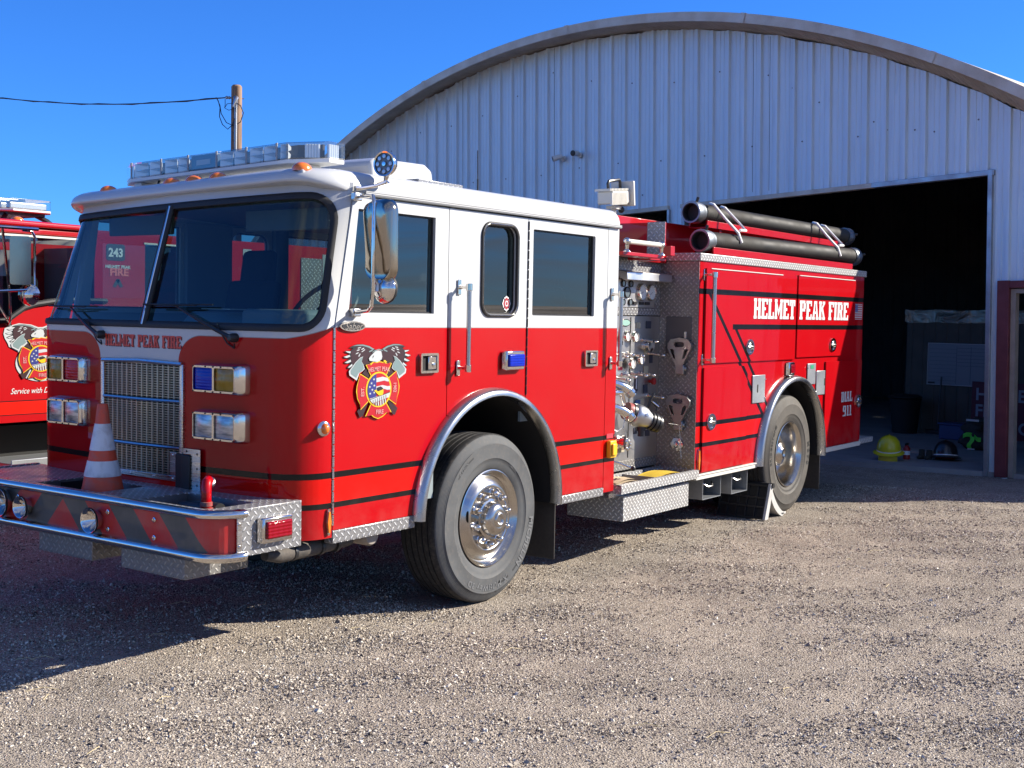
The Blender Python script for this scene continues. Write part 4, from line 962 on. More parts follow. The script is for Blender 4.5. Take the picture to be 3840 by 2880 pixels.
m = MB(); m.add(fill([circ(.200, 1.716, .086, 32, .0205)], .002, xz(-.0135))); m.build('badge_face', 'black_plastic', bd)
m = MB(); m.add(text('Saber', .052, lambda u, v, w_: (.2+u, -.0155+w_, 1.714+v), .001, .35, 'CENTER', 1.15)); m.build('lettering', 'chrome', bd, 0)
# small maltese cross sticker on the middle window
m = MB(); cx, cz = 1.655, 1.862
def cross(r, k=0): 
    P = []
    for q in range(4):
        for a, f in ((-38, 1.0), (-20, .93), (0, 1.06), (20, .93), (38, 1.0), (45, .42)): t = R(a+90*q+k); P.append((cx+r*f*math.cos(t)*.9, cz+r*f*math.sin(t)))
    return P
tess(m, cross(.046), lambda u, v, w_: (u, .0285-w_, v), 0, 0); tess(m, cross(.038), lambda u, v, w_: (u, .0285-w_, v), .0008, 1); m.add(([(cx+.016*math.cos(t), .0268, cz+.018*math.sin(t)) for t in np.linspace(0, 2*PI, 17)[:-1]], [tuple(range(16))]), 0); m.add(([(cx+.011*math.cos(t), .0262, cz+.012*math.sin(t)) for t in np.linspace(0, 2*PI, 17)[:-1]], [tuple(range(16))]), 1)
m.build('window_sticker', ['sticker_white', M('sticker_red', (.3, .02, .03), .5)], PI_, 0, fix=False)
def grabrail(parent, x, z0, z1, y=-.078, r=.0145, mat='polished_alu', mx=None):
    m = MB(); m.cyl((x, y, z0), (x, y, z1), r, 14); o = m.build('grab_rail', mat, parent)
    for z, s in ((z0, -1), (z1, 1)):
        q = MB(); q.cyl((x, y, z-.022), (x, y, z+.022), r*1.35, 14); q.tube([(x, y, z), (x, y*.5, z), (x, -.004, z)], [.013, .010, .014], 10); q.box(x-.016, -.008, z-.045, x+.016, -.001, z+.045); q.build('rail_mount', 'chrome', o, 35, .003)
    return o
grabrail(PI_, 1.128, 1.470, 1.950); grabrail(RS, 2.896, 1.46, 1.950)
# side marker and reflector near the hinge
m = MB(); p0 = Vector(skin(.04, 1.18, 0)); m.lathe((-.005, .005, 1.18), (-.22, -1, 0), [(0, .042), (.012, .040), (.02, .028)], 20); ml = m.build('marker_lamp', 'chrome', FE)
m = MB(); m.sphere((-.011, -.018, 1.18), .026, 16, None, (.9, .9, 1.1)); m.build('lens', 'amber', ml)
def rhomb(x, y, z0, z1, w, parent, nm='reflector', mat='amber'):
    m = MB(); m.add(fill([[(x-w*.45, z0), (x+w*.45, z0), (x+w, (z0+z1)/2), (x+w*.45, z1), (x-w*.45, z1), (x-w, (z0+z1)/2)]], .012, xz(y))); o = m.build(nm, 'chrome', parent, 0, .002)
    m = MB(); w *= .72; m.add(fill([[(x-w*.4, z0+.014), (x+w*.4, z0+.014), (x+w, (z0+z1)/2), (x+w*.4, z1-.014), (x-w*.4, z1-.014), (x-w, (z0+z1)/2)]], .008, xz(y-.008))); m.build('reflector_lens', mat, o, 0, .002)
rhomb(.032, -.006, .612, .752, .017, FE)
# yellow receptacle and its red tag at the cab corner
mbox('shoreline_receptacle', 'yellow_plastic', RS, (2.868, -.035, .782, 2.955, -.0, .905), (2.882, -.05, .80, 2.942, -.036, .885), bevel=.006)
mbox('receptacle_tag', M('tag_red', (.6, .03, .05), .5), RS, (2.866, -.003, .922, 2.955, -.001, .955))

# ---- mirrors
def mirrors(sgn):
    def Y(y): return y if sgn > 0 else W_-y
    m = MB(); m.tube([(.22, Y(.0), 2.405), (.19, Y(-.10), 2.40), (.135, Y(-.20), 2.395), (.118, Y(-.225), 2.36), (.112, Y(-.23), 2.20), (.11, Y(-.23), 1.90), (.118, Y(-.215), 1.825), (.15, Y(-.16), 1.80), (.205, Y(.0), 1.787)], .0105, 10); arm = m.build('mirror_arm', 'chrome', FE)
    for z in (2.405, 1.79):
        q = MB(); q.box(.185, Y(-.03), z-.022, .245, Y(.004), z+.022); q.build('bracket', 'steel', arm, 35, .006)
    m = MB(); rr_ = rrect(-.098, -.205, .098, .205, .06, 7); rows = []
    C_ = Vector((.165, Y(-.225), 2.168)); ay = Vector((.12*sgn, 1, 0)).normalized(); ax_ = Vector((1, -.12*sgn, 0)).normalized()
    for k, dx in ((1.0, .04), (1.03, .035), (1.03, .0), (.99, -.014), (.93, -.024), (.82, -.029), (.4, -.031)):
        rows.append([m.vt(C_+ax_*(dx-.01*p[1]-(.075*p[1] if k < .95 else 0))+ay*(p[0]*k if k > .8 else math.copysign(max(0, abs(p[0])-.098*(1-k)), p[0]))+Vector((0, 0, p[1]*k if k > .8 else math.copysign(max(0, abs(p[1])-.205*(1-k)*.6), p[1])))) for p in rr_])
    for A, B in zip(rows, rows[1:]):
        for j in range(len(A)): m.face([A[j], A[(j+1) % len(A)], B[(j+1) % len(A)], B[j]])
    m.face(rows[-1]); m.face(rows[0]); mr = m.build('mirror', 'mirror_shell', FE, 50)
    m = MB(); m.tube([C_+ax_*(-.032-.085*z)+ay*.035*sgn+Vector((0, 0, z)) for z in (-.17, 0, .17)], .003, 6); m.build('pressed_rib', 'mirror_shell', mr)
    m = MB(); m.lathe((.19, Y(-.235), 1.918), (-1, 0, 0), [(-.02, .075), (0, .078), (.012, .072), (.032, .045), (.04, .015), (.041, 0)], 28); cm = m.build('convex_mirror', 'chrome', FE)
    m = MB(); m.lathe((.19, Y(-.235), 1.918), (1, 0, 0), [(.004, .079), (.012, .081), (.02, .079)], 28); m.build('rim', 'rubber', cm)
    m = MB(); m.tube([(.12, Y(-.23), 1.96), (.14, Y(-.232), 1.94), (.135, Y(-.235), 1.90)], .012, 8); m.build('clamp', 'alu', cm)
mirrors(1)
# ---- spot lamp on the roof corner 
d = Vector((-.97, -.12, .02)).normalized(); c = Vector((.425, -.03, 2.598))
m = MB(); m.lathe(c, d, [(-.052, 0), (-.05, .03), (-.035, .055), (-.01, .068), (.012, .071), (.02, .068), (.018, .060)], 32, cap=False); sp = m.build('spot_lamp', 'chrome', FE, 50)
m = MB(); m.lathe(c, d, [(.010, .062), (.010, 0)], 32, cap=False); m.build('reflector', M('lamp_dark', (.16, .165, .17), .35, .4), sp)
u_, w_ = m.frame3(d)
for k in range(8):
    p = c+d*.011+(u_*math.cos(k*PI/4)+w_*math.sin(k*PI/4))*.042 if k < 8 else c
    q = MB(); q.lathe(p, d, [(0, .013), (.007, .011), (.008, 0)], 12, cap=False); q.build('led', 'alu', sp)
q = MB(); q.lathe(c+d*.011, d, [(0, .015), (.009, .012), (.01, 0)], 12, cap=False); q.build('led', 'chrome', sp)
m = MB(); m.tube([c+Vector((.01, 0, -.06)), c+Vector((.012, .01, -.085)), (.44, -.02, 2.495)], [.016, .011, .024], 10); m.tube([(.44, -.02, 2.505), (.36, -.015, 2.475), (.25, -.01, 2.452), (.215, .0, 2.45)], [.014, .010, .010, .016], 8); m.build('lamp_bracket', 'chrome', sp)

# ---- roof gear: marker lights, light bar, air conditioner, antenna
for y in (1.83, 1.246, 1.052, .851, .20):
    zc = 2.508-.035*(y-.3)*.9+.012; m = MB(); m.box(-.02, y-.045, zc-.03, .08, y+.045, zc+.014); b_ = m.build('cab_marker_lamp', 'white_paint', FE, 30, .01)
    m = MB(); m.sphere((.022, y, zc+.014), .052, 18, None, (1.1, 1.0, .80), half=True); m.build('lens', 'amber', b_)
LBx, LBz = .20, 2.636
hexa = lambda g: [(LBx-g, .50), (LBx-g, 1.86), (LBx+.10-g*.5, 2.02+g), (LBx+.24+g, 2.02+g), (LBx+.24+g, .29-g), (LBx+.12-g*.6, .29-g)]
def tilt(p): return (p[0], p[1], p[2]-.035*(p[1]-.3)*.9)
class TB(MB):
    def vt(s, p): return MB.vt(s, tilt(p))
m = TB(); m.prism(hexa(.0), 2, LBz-.022, LBz); lb = m.build('light_bar', M('bar_white', (.7, .7, .68), .45), FE, 30, .003)
m = TB(); m.prism(hexa(.004), 2, LBz+.001, LBz+.094); o = m.build('clear_cover', G_CLEAR, lb, 0, .006)
m = TB(); m.prism(hexa(-.085), 2, LBz+.002, LBz+.088); m.build('inner_housing', 'black_plastic', lb, 0)
ys_ = [1.93, 1.84, 1.56, 1.32, 1.07, .82, .58]
M('reflector_silver', (.62, .65, .67), .3, .35)
for a, b_, kind in ((1.83, 1.70, 'r'), (1.69, 1.575, 'r'), (1.545, 1.435, 'r'), (1.425, 1.335, 'r'), (1.305, 1.085, 'd'), (1.055, .945, 'r'), (.935, .835, 'r'), (.805, .70, 'r'), (.69, .595, 'r'), (.56, .50, 'r')):
    if kind == 'd': m = TB(); m.box(LBx+.008, b_, LBz+.004, LBx+.05, a, LBz+.09); m.build('lamp_module', M('bar_dark', (.05, .08, .12), .3), lb, 0, .003); m = TB(); m.box(LBx+.005, b_+.05, LBz+.03, LBx+.008, a-.05, LBz+.06); m.build('module_label', 'grey_trim', lb, 0)
    else:
        m = TB(); n = 6
        for i in range(2):
            z0 = LBz+.004+i*.042
            m.poly([(LBx+.012, a, z0), (LBx+.012, b_, z0), (LBx+.055, (a+b_)/2-.01, z0+.012), (LBx+.055, (a+b_)/2+.01, z0+.012)]); m.poly([(LBx+.012, a, z0+.041), (LBx+.012, b_, z0+.041), (LBx+.055, (a+b_)/2-.01, z0+.028), (LBx+.055, (a+b_)/2+.01, z0+.028)])
            m.poly([(LBx+.012, a, z0), (LBx+.012, a, z0+.041), (LBx+.055, (a+b_)/2+.01, z0+.028), (LBx+.055, (a+b_)/2+.01, z0+.012)]); m.poly([(LBx+.012, b_, z0), (LBx+.012, b_, z0+.041), (LBx+.055, (a+b_)/2-.01, z0+.028), (LBx+.055, (a+b_)/2-.01, z0+.012)])
            m.poly([(LBx+.055, (a+b_)/2-.01, z0+.012), (LBx+.055, (a+b_)/2+.01, z0+.012), (LBx+.055, (a+b_)/2+.01, z0+.028), (LBx+.055, (a+b_)/2-.01, z0+.028)])
        m.build('lamp_module', 'reflector_silver', lb, 0, fix=False)
for (x, y, a) in ((LBx+.10, .40, 45), (LBx+.19, .33, 90), (LBx+.08, 1.92, -45)):
    m = TB()
    for j in range(5): 
        t = R(90-a); dx, dy = math.sin(t)*0, 0
        m.cyl((x+math.sin(R(a))*(j-2)*.016*1.0-.0, y-math.cos(R(a))*(j-2)*.016, LBz+.01), (x+math.sin(R(a))*(j-2)*.016, y-math.cos(R(a))*(j-2)*.016, LBz+.085), .0095, 8)
    m.build('lamp_module', 'reflector_silver', lb)
m = TB(); 
for y in (1.845, 1.565, 1.32, 1.07, .82, .575): m.box(LBx-.006, y-.006, LBz, LBx+.0, y+.006, LBz+.096)
m.build('cover_joint', 'grey_trim', lb, 0)
for y in (.46, 1.84): m = TB(); m.prism([(y-.06, 2.53), (y+.06, 2.53), (y+.03, 2.613), (y-.03, 2.613)], 0, LBx+.04, LBx+.2); m.build('mounting_foot', 'bar_white', lb, 0, .004)
m = MB(); m.tube([(.26, 1.66, 2.57), (.22, 1.63, 2.53), (.28, 1.6, 2.5), (.30, 1.58, 2.47)], .008, 6); m.build('wiring', 'wire_black', lb)
m = MB(); m.prism([(.72, 2.50), (.70, 2.66), (.75, 2.69), (1.20, 2.70), (1.27, 2.665), (1.30, 2.50)], 1, .33, 1.95); ac = m.build('air_conditioner', 'white_paint', FE, 30, .02)
mbox('roof_step', TREAD, FE, (.86, .10, 2.535, 1.28, .20, 2.570), bevel=.003)
m = MB(); m.cyl((1.56, .2, 2.52), (1.56, .2, 2.56), .010, 10); m.cyl((1.56, .2, 2.56), (1.559, .2, 2.64), .0055, 8); m.cyl((1.559, .2, 2.64), (1.554, .2, 2.818), .0035, 6); m.build('antenna', 'black_plastic', FE)

# ---- grille and front furniture
GX = -.262
m = MB(); m.box(-.10, .83, .84, -.09, 1.50, 1.49); m.build('grille_backing', 'seam_dark', FE, 0)
GS = metal('grille_steel', (.38, .33, .25), .40, .3); MATS['grille_steel'] = GS
def gbar(y): return GX+.012*((y-YC)/.35)**2
m = MB()
for k in range(46):
    z = .865+k*.0137
    y1 = .83 if z > 1.0 else .92
    m.prism([(gbar(y1), y1), (gbar(1.165), 1.165), (gbar(1.5), 1.5), (gbar(1.5)+.012, 1.5), (gbar(1.165)+.012, 1.165), (gbar(y1)+.012, y1)], 2, z, z+.0045)
gr_ = m.build('grille', GS, FE, 0)
m = MB()
for k in range(15): y = .85+k*.0448; m.box(gbar(y)+.010, y, .86 if y > .92 else 1.0, gbar(y)+.020, y+.010, 1.485)
m.build('vertical_bars', GS, gr_, 0)
m = MB()
m.tube([(gbar(.815)-.006, .818, 1.49), (gbar(1.165)-.008, 1.165, 1.50), (gbar(1.515)-.006, 1.515, 1.49)], .013, 8); m.build('grille_top_trim', 'steel', gr_)
for y, z0 in ((.818, 1.0), (1.512, .85)): mbox('grille_side_trim', 'steel', gr_, (gbar(y)-.014, y-.013, z0, gbar(y)+.03, y+.013, 1.49), bevel=.005)
for z in (1.285, 1.03): m = MB(); m.tube([(gbar(.83)-.006, .83, z), (gbar(1.165)-.012, 1.165, z), (gbar(1.5)-.006, 1.5, z)], .0105, 8); m.build('grille_crossbar', 'polished_alu', gr_)
mbox('grille_lower_frame', 'steel', gr_, (GX+.002, .865, .845, GX+.01, 1.5, .875), (GX+.002, .865, .876, GX+.01, .915, 1.005), bevel=.002)
m = MB()
for y, z in ((.89, .99), (.89, .86), (1.05, .86), (1.25, .86), (1.42, .86)): m.lathe((GX+.002, y, z), (-1, 0, 0), [(0, .007), (.005, .006), (.007, 0)], 8)
m.build('bolts', 'chrome', gr_)
mbox('rubber_bumper_pad', 'black_trim', FE, (-.275, .735, .80, -.25, .805, 1.0), (-.262, .805, .80, -.25, .868, 1.0), (-.25, .868, .78, -.235, 1.5, .842), bevel=.004)
m = MB(); m.add(fill([[(.66, .80), (.735, .80), (.735, 1.005), (.80, 1.005), (.80, 1.035), (.66, 1.035)]], .004, yz(-.262))); br2 = m.build('splash_bracket', 'steel', FE, 0)
m = MB()
for y, z in ((.685, 1.01), (.77, 1.02), (.685, .93), (.685, .84)): m.lathe((-.264, y, z), (-1, 0, 0), [(0, .007), (.006, 0)], 8)
m.build('bolts', 'seam_dark', br2)
m = MB(); m.add(fill([[(1.56, .80), (1.60, .80), (1.60, 1.04), (1.56, 1.04)]], .004, yz(-.258))); m.build('splash_bracket', 'steel', FE, 0)
# front lettering
M('letter_orange', (.60, .055, .025), .4); M('letter_shadow', (.10, .006, .008), .4)
m = MB(); 
def ftxt(o, dy=0, dz=0): return lambda u, v, w_: (XF-.052*(1-((1.495-u+dy-YC)/(YC-RC))**2)-o, 1.495-u+dy, 1.575+v+dz)
slab(m, 'HELMET PEAK FIRE', .665, .068, ftxt(.0015, -.006, -.004), 1); slab(m, 'HELMET PEAK FIRE', .665, .068, ftxt(.0030), 0); m.build('front_lettering', ['letter_orange', 'letter_shadow'], FE, 0, fix=False)
def headlamp(y0, y1, z0, z1, lenses):
    x1, x0 = -.175, -.305
    m = MB(); rows = []
    R_ = rrect(y0, z0, y1, z1, .022, 4); cy, cz = (y0+y1)/2, (z0+z1)/2
    for x, k in ((x1, .022), (x1-.02, .022), (x1-.03, .008), (x0+.022, .0), (x0+.004, -.010), (x0, -.016)):
        rows.append([m.vt((x, cy+(p[0]-cy)*(1+k/(y1-cy)), cz+(p[1]-cz)*(1+k/(z1-cz)))) for p in R_])
    for A, B in zip(rows, rows[1:]):
        for j in range(len(A)): m.face([A[j], A[(j+1) % len(A)], B[(j+1) % len(A)], B[j]])
    mid = (y0+y1)/2; yy = [(y0+.019, mid-.007), (mid+.007, y1-.019)]
    V, F = fill([rrect(y0+.016*1, z0+.016*.45, y1-.016, z1-.016*.45, .018, 4)]+[rrect(a, z0+.017, b, z1-.017, .008, 3) for a, b in yy], .006, yz(x0+.001)); m.add((V, F))
    h = m.build('headlamp_housing', 'chrome', FE, 40)
    mbox('housing_gasket', 'rubber', h, (x1+.0, y0-.028, z0-.028, x1+.045, y1+.028, z1+.028), bevel=.02)
    mbox('lamp_back', 'seam_dark', h, (x0+.03, y0+.02, z0+.02, x0+.034, y1-.02, z1-.02))
    for (a, b), (mat, nm) in zip(yy, lenses):
        m = MB(); g = 8
        m.grid(lambda u, v: (x0+.010-.010*math.sin(u*PI)*math.sin(v*PI), a+(b-a)*u, z0+.017+(z1-z0-.034)*v), g, g); m.build(nm, mat, h, 80)
    m = MB()
    for y in (y0+.02, mid-.06, mid, mid+.06, y1-.02):
        for z in (z0+.011, z1-.011): m.lathe((x0-.002, y, z), (-1, 0, 0), [(0, .0045), (.003, .004), (.0035, 0)], 6)
    m.build('screws', 'seam_dark', h)
LA = ribbed_lens('lens_smoked_amber', (.30, .17, .012), 20); LR = ribbed_lens('lens_red_shade_lift', (.50, .003, .012))  # front red lens: colour raised to make up for the shade there
headlamp(.335, .69, 1.347, 1.501, [(LA, 'amber_lens'), (L_BLUE, 'blue_lens')]); headlamp(.335, .69, 1.095, 1.252, [(L_HEAD, 'clear_lens')]*2)
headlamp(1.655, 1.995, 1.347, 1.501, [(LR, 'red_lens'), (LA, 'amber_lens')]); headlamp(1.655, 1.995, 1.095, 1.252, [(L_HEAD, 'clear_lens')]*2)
# ---- wipers
def wiper(ypiv, zpiv, yt, zt):
    def P(y, z, o): 
        lo, hi = 0, LU
        u = UM+(y-YC)*1.0; return Vector(skin(u, z, o))
    a = P(ypiv, zpiv, .035); t = P(yt, zt, .03)
    m = MB(); m.tube([a, a.lerp(t, .3)+Vector((-.012, 0, .0)), a.lerp(t, .7)+Vector((-.012, 0, 0)), t], [.013, .011, .007, .006], 8); m.lathe(P(ypiv, zpiv, -.004), (-1, 0, 0), [(0, .026), (.03, .024), (.05, .016), (.052, 0)], 14); o = m.build('wiper_arm', 'black_plastic', FE)
    m = MB(); n = 9; L = .28
    m.tube([P(yt-L+2*L*k/n, zt+.004, .022) for k in range(n+1)], .005, 6); m.tube([P(yt-L*.6+1.2*L*k/n, zt+.0, .034+.008*math.sin(k/n*PI)) for k in range(n+1)], .005, 6); m.build('wiper_blade', 'rubber', o)
    m = MB(); m.tube([P(ypiv-.01, zpiv-.03, .02), P(ypiv+.0, zpiv-.055, .01), P(ypiv+.05, zpiv-.03, .01), P(ypiv+.09, zpiv+.02, .012), P(ypiv+.12, zpiv+.07, .016)], .004, 6); m.build('washer_hose', 'rubber', o)
wiper(.43, 1.645, .88, 1.815); wiper(1.52, 1.635, 1.86, 1.80)
# ---- bumper
RBp = .16; BX = -.715
def bpath(off=0., n=10, y1=2.33):
    out = [(-.575, -off)]
    for k in range(n+1): a = -PI/2-PI/2*k/n; out.append((BX+RBp+(RBp+off)*math.cos(a), RBp+(RBp+off)*math.sin(a)))
    for k in range(1, 10): out.append((BX-off-.0, RBp+(y1-2*RBp)*k/10))
    for k in range(n+1): a = PI-PI/2*k/n; out.append((BX+RBp+(RBp+off)*math.cos(a), y1-RBp+(RBp+off)*math.sin(a)))
    out.append((-.575, y1+off)); return out
def chev():
    b = NB('chevron_tape'); x, y, z = b.xyz()
    v = b.sub(b.op('ABSOLUTE', b.sub(y, 1.23)), b.mul(b.sub(.765, z), .93)); f = b.op('FRACT', b.mul(v, 2.5)); k = b.mul(b.lt(f, .5), b.gt(v, 0))
    k = b.mul(k, b.gt(y, .03)); n = b.noise(b.coord(), 8, 4)
    side = b.mul(b.lt(y, .22), b.gt(b.add(x, b.mul(b.sub(.765, z), -.6)), -.70)); k = b.mul(k, b.sub(1, side))
    return b.done(b.bsdf(b.mix(b.mul(b.ss(n, .4, .8), .25), b.mix(k, (.50, .012, .012), (.055, .055, .05)), (.25, .2, .17)), .38, 0, .35))
m = MB(); P = bpath(); 
for a, b_ in zip(P, P[1:]): m.poly([(a[0], a[1], .605), (b_[0], b_[1], .605), (b_[0], b_[1], .785), (a[0], a[1], .785)])
bp_ = m.build('bumper', chev(), FE, 60)
for nm, z, rz in (('upper_rail', .800, .022), ('lower_rail', .590, .024)):
    m = MB(); rows = []
    prof = [(-.01, -rz), (.020, -rz*.95), (.030, -rz*.55), (.034, 0), (.030, rz*.55), (.020, rz*.95), (-.01, rz)]
    Q = [bpath(o) for o, h in prof]
    for i in range(len(Q[0])): rows.append([m.vt((Q[j][i][0], Q[j][i][1], z+prof[j][1])) for j in range(len(prof))])
    for A, B in zip(rows, rows[1:]):
        for j in range(len(prof)-1): m.face([A[j], B[j], B[j+1], A[j+1]])
    m.face(rows[0]); m.face(rows[-1]); m.build(nm, 'chrome', bp_, 60)
m = MB()
for y in (.47, .84, 1.64, 1.9):
    for z in (.645, .735): m.lathe((BX-.001, y, z), (-1, 0, 0), [(0, .013), (.004, .013), (.006, .008), (.011, .007), (.012, 0)], 12)
m.build('bolts', 'chrome', bp_)
# end plates and deck
def dk(name, loops, z, th, mat, parent):
    m = MB(); m.add(fill(loops, th, lambda u, v, w_: (u, v, z+w_))); return m.build(name, mat, parent, 0, .002)
mbox('bumper_end_plate', TREAD, bp_, (-.572, -.006, .585, -.165, .03, .822), bevel=.003); mbox('bumper_end_plate', TREAD, bp_, (-.572, W_-.03, .585, -.165, W_+.006, .822), bevel=.003)
mbox('end_strip', 'steel', bp_, (-.602, -.010, .612, -.572, -.002, .778), bevel=.001)
m = MB()
for z in (.64, .75): m.lathe((-.588, -.010, z), (0, -1, 0), [(0, .008), (.006, .006), (.007, 0)], 10)
m.build('bolts', 'chrome', bp_)
deck_o = [(p[0]+.012, min(max(p[1], .02), W_-.02)) for p in bpath()]+[(-.16, W_-.02), (-.16, .02)]
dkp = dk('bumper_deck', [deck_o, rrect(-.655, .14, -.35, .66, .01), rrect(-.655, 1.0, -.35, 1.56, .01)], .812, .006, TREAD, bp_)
MATS['tray_grey'] = metal('tray_grey', (.24, .24, .25), .5, .2)
for y0, y1 in ((.14, .66), (1.0, 1.56)):
    mbox('hose_well', 'tray_grey', bp_, (-.655, y0, .70, -.35, y1, .705), (-.66, y0, .705, -.655, y1, .808), (-.35, y0, .705, -.345, y1, .808), (-.655, y0-.005, .705, -.35, y0, .808), (-.655, y1, .705, -.35, y1+.005, .808))
warn(bp_, -.478, -.258, .640, .768, -.008, L_RED, d=.055)
def horn(y, r, z=.69, speaker=False):
    m = MB(); m.lathe((BX-.002, y, z), (-1, 0, 0), [(0, r*.8), (.03, r*1.0), (.048, r*1.08), (.056, r*1.06), (.054, r*.98), (.035, r*.80), (.010, r*.45), (-.02, r*.22), (-.03, 0)], 36, cap=False); h = m.build('speaker' if speaker else 'air_horn', 'chrome', bp_, 50)
    m = MB(); m.lathe((BX-.045, y, z), (-1, 0, 0), [(0, r*1.10), (.008, r*1.10)], 36, cap=False); m.build('horn_ring', 'rubber', h)
    if speaker: m = MB(); m.lathe((BX-.0, y, z), (-1, 0, 0), [(-.02, r*.3), (.03, r*.34), (.042, r*.28), (.045, 0)], 20); m.build('driver', 'steel', h)
horn(1.755, .078, .695, True); horn(1.545, .056); horn(.93, .062, .685)
# discharge elbow in the near well
m = MB(); m.tube([(-.50, .335, .72), (-.50, .335, .80), (-.50, .335, .86), (-.497, .338, .89), (-.485, .348, .912), (-.465, .362, .918), (-.45, .372, .905)], [.026, .026, .026, .027, .027, .026, .026], 18); el = m.build('discharge_elbow', 'red_paint', bp_)
m = MB(); m.lathe((-.50, .335, .795), (0, 0, 1), [(0, .032), (.02, .032), (.022, .026)], 18); m.lathe((-.50, .335, .765), (0, 0, 1), [(0, .035), (.022, .035)], 18); m.build('collar', dirty('worn_red', (.30, .015, .02), .5, 0, .5, 20, (.24, .16, .13)), el)
m = MB(); m.lathe((-.46, .365, .918), (.45, .35, -.6), [(0, .028), (.008, .034), (.022, .034), (.024, .028)], 18); m.build('swivel', 'alu', el)
m = MB(); m.cyl((-.44, .60, .76), (-.44, .44, .765), .028, 14, r2=.036); m.cyl((-.44, .44, .765), (-.44, .30, .765), .040, 14); m.build('hose_nozzle', 'black_plastic', bp_)
# tread boxes under the bumper
mbox('under_step', TREADD, bp_, (-.64, .33, .435, -.22, .835, .575), bevel=.004); mbox('under_step', TREADD, bp_, (-.64, 1.08, .435, -.22, 1.56, .575), bevel=.004)
# chassis: rails, axles, tanks so that nothing is hollow underneath
for y in (.72, 1.58): mbox('frame_rail', 'black_trim', FE, (-.5, y-.04, .55, 8.0, y+.04, .80))
m = MB(); m.cyl((1.48, .1, .50), (1.48, 2.23, .50), .07, 12); m.build('front_axle', 'black_trim', FE); m = MB(); m.cyl((6.215, .1, .53), (6.215, 2.23, .53), .09, 12); m.sphere((6.215, 1.165, .53), .22, 16); m.build('rear_axle', 'black_trim', FE)
mbox('engine_block', 'seam_dark', FE, (.1, .82, .45, 1.3, 1.5, .86)); mbox('gearbox', 'seam_dark', FE, (2.4, .8, .40, 4.0, 1.5, .8)); mbox('tank_belly', 'seam_dark', FE, (4.3, .5, .46, 5.3, 1.83, .56), (7.0, .3, .50, 7.9, 2.03, .6))
m = MB(); m.tube([(-.30, .12, .54), (-.2, .12, .525), (.0, .12, .53), (.2, .13, .535), (.35, .14, .53)], [.03, .042, .045, .045, .035], 14); pp = m.build('intake_pipe', dirty('dusty_black', (.03, .03, .03), .7, 0, .5, 6, (.12, .10, .08)), FE)
m = MB()
for x in (-.12, .08, .2): m.lathe((x, .122, .530), (1, 0, 0), [(0, .05), (.02, .05)], 14)
m.build('band_clamp', 'black_plastic', pp)
m = MB(); m.lathe((.46, .08, .545), (0, -1, 0), [(-.2, .06), (.0, .06), (.015, .05), (.02, 0)], 20); m.build('air_tank', dirty('tank_tan', (.30, .26, .22), .6, 0, .3, 8), FE)
m = MB(); m.lathe((2.45, .2, .50), (0, -1, 0), [(-.2, .05), (.0, .05), (.012, .04), (.015, 0)], 20); m.build('exhaust_tip', 'tank_tan', FE)

# ---- wheels
def tyre_mat(name, tone, R0):
    b = NB(name); x, y, z = b.xyz(); r = b.op('SQRT', b.add(b.mul(x, x), b.mul(z, z))); a = b.op('ARCTAN2', z, x)
    n = b.noise(b.coord(), 5, 5, .5); n2 = b.noise(b.coord(), 40, 3)
    side = b.lt(r, R0-.010); d = b.mul(side, b.ss(n, .3, .7, .55, 1.0))
    col = b.mix(d, (.020, .020, .021), tone); col = b.mix(b.mul(b.ss(n2, .5, .7), .2), col, (.16, .135, .11))
    rings = b.mul(b.op('SINE', b.mul(r, 900)), b.band(r, R0-.075, R0-.02)); sipes = b.mul(b.gt(r, R0-.006), b.gt(b.op('FRACT', b.mul(a, 28)), .82))
    return b.done(b.bsdf(col, b.ss(n, .3, .7, .62, .8), 0, 0, b.bump(b.add(b.mul(rings, .25), b.mul(sipes, -3)), .5, .003), .35))
def arc_text(m, s, r, a_start, size, y, sx=1.0, inward=False, bold=0, sp=1.0, mat=0):
    """characters laid along a circle; tops point outwards, running clockwise as seen from outside"""
    a = a_start
    for ch in s:
        if ch == ' ': a -= size*.35*sx/r; continue
        V, F = text(ch, size, lambda u, v, w_: (u, v, w_), .0016, 0, 'LEFT', sx, bold); w = max(p[0] for p in V); lo = min(p[0] for p in V)
        P = []
        for (u, v, w_) in V:
            if not inward: t = a-u/r; rr = r+v
            else: t = a+u/r; rr = r-v
            P.append((rr*math.cos(t), y-w_, rr*math.sin(t)))
        m.add((P, F), mat); a += (w+size*.12*sp)/r*(1 if inward else -1)
    return a
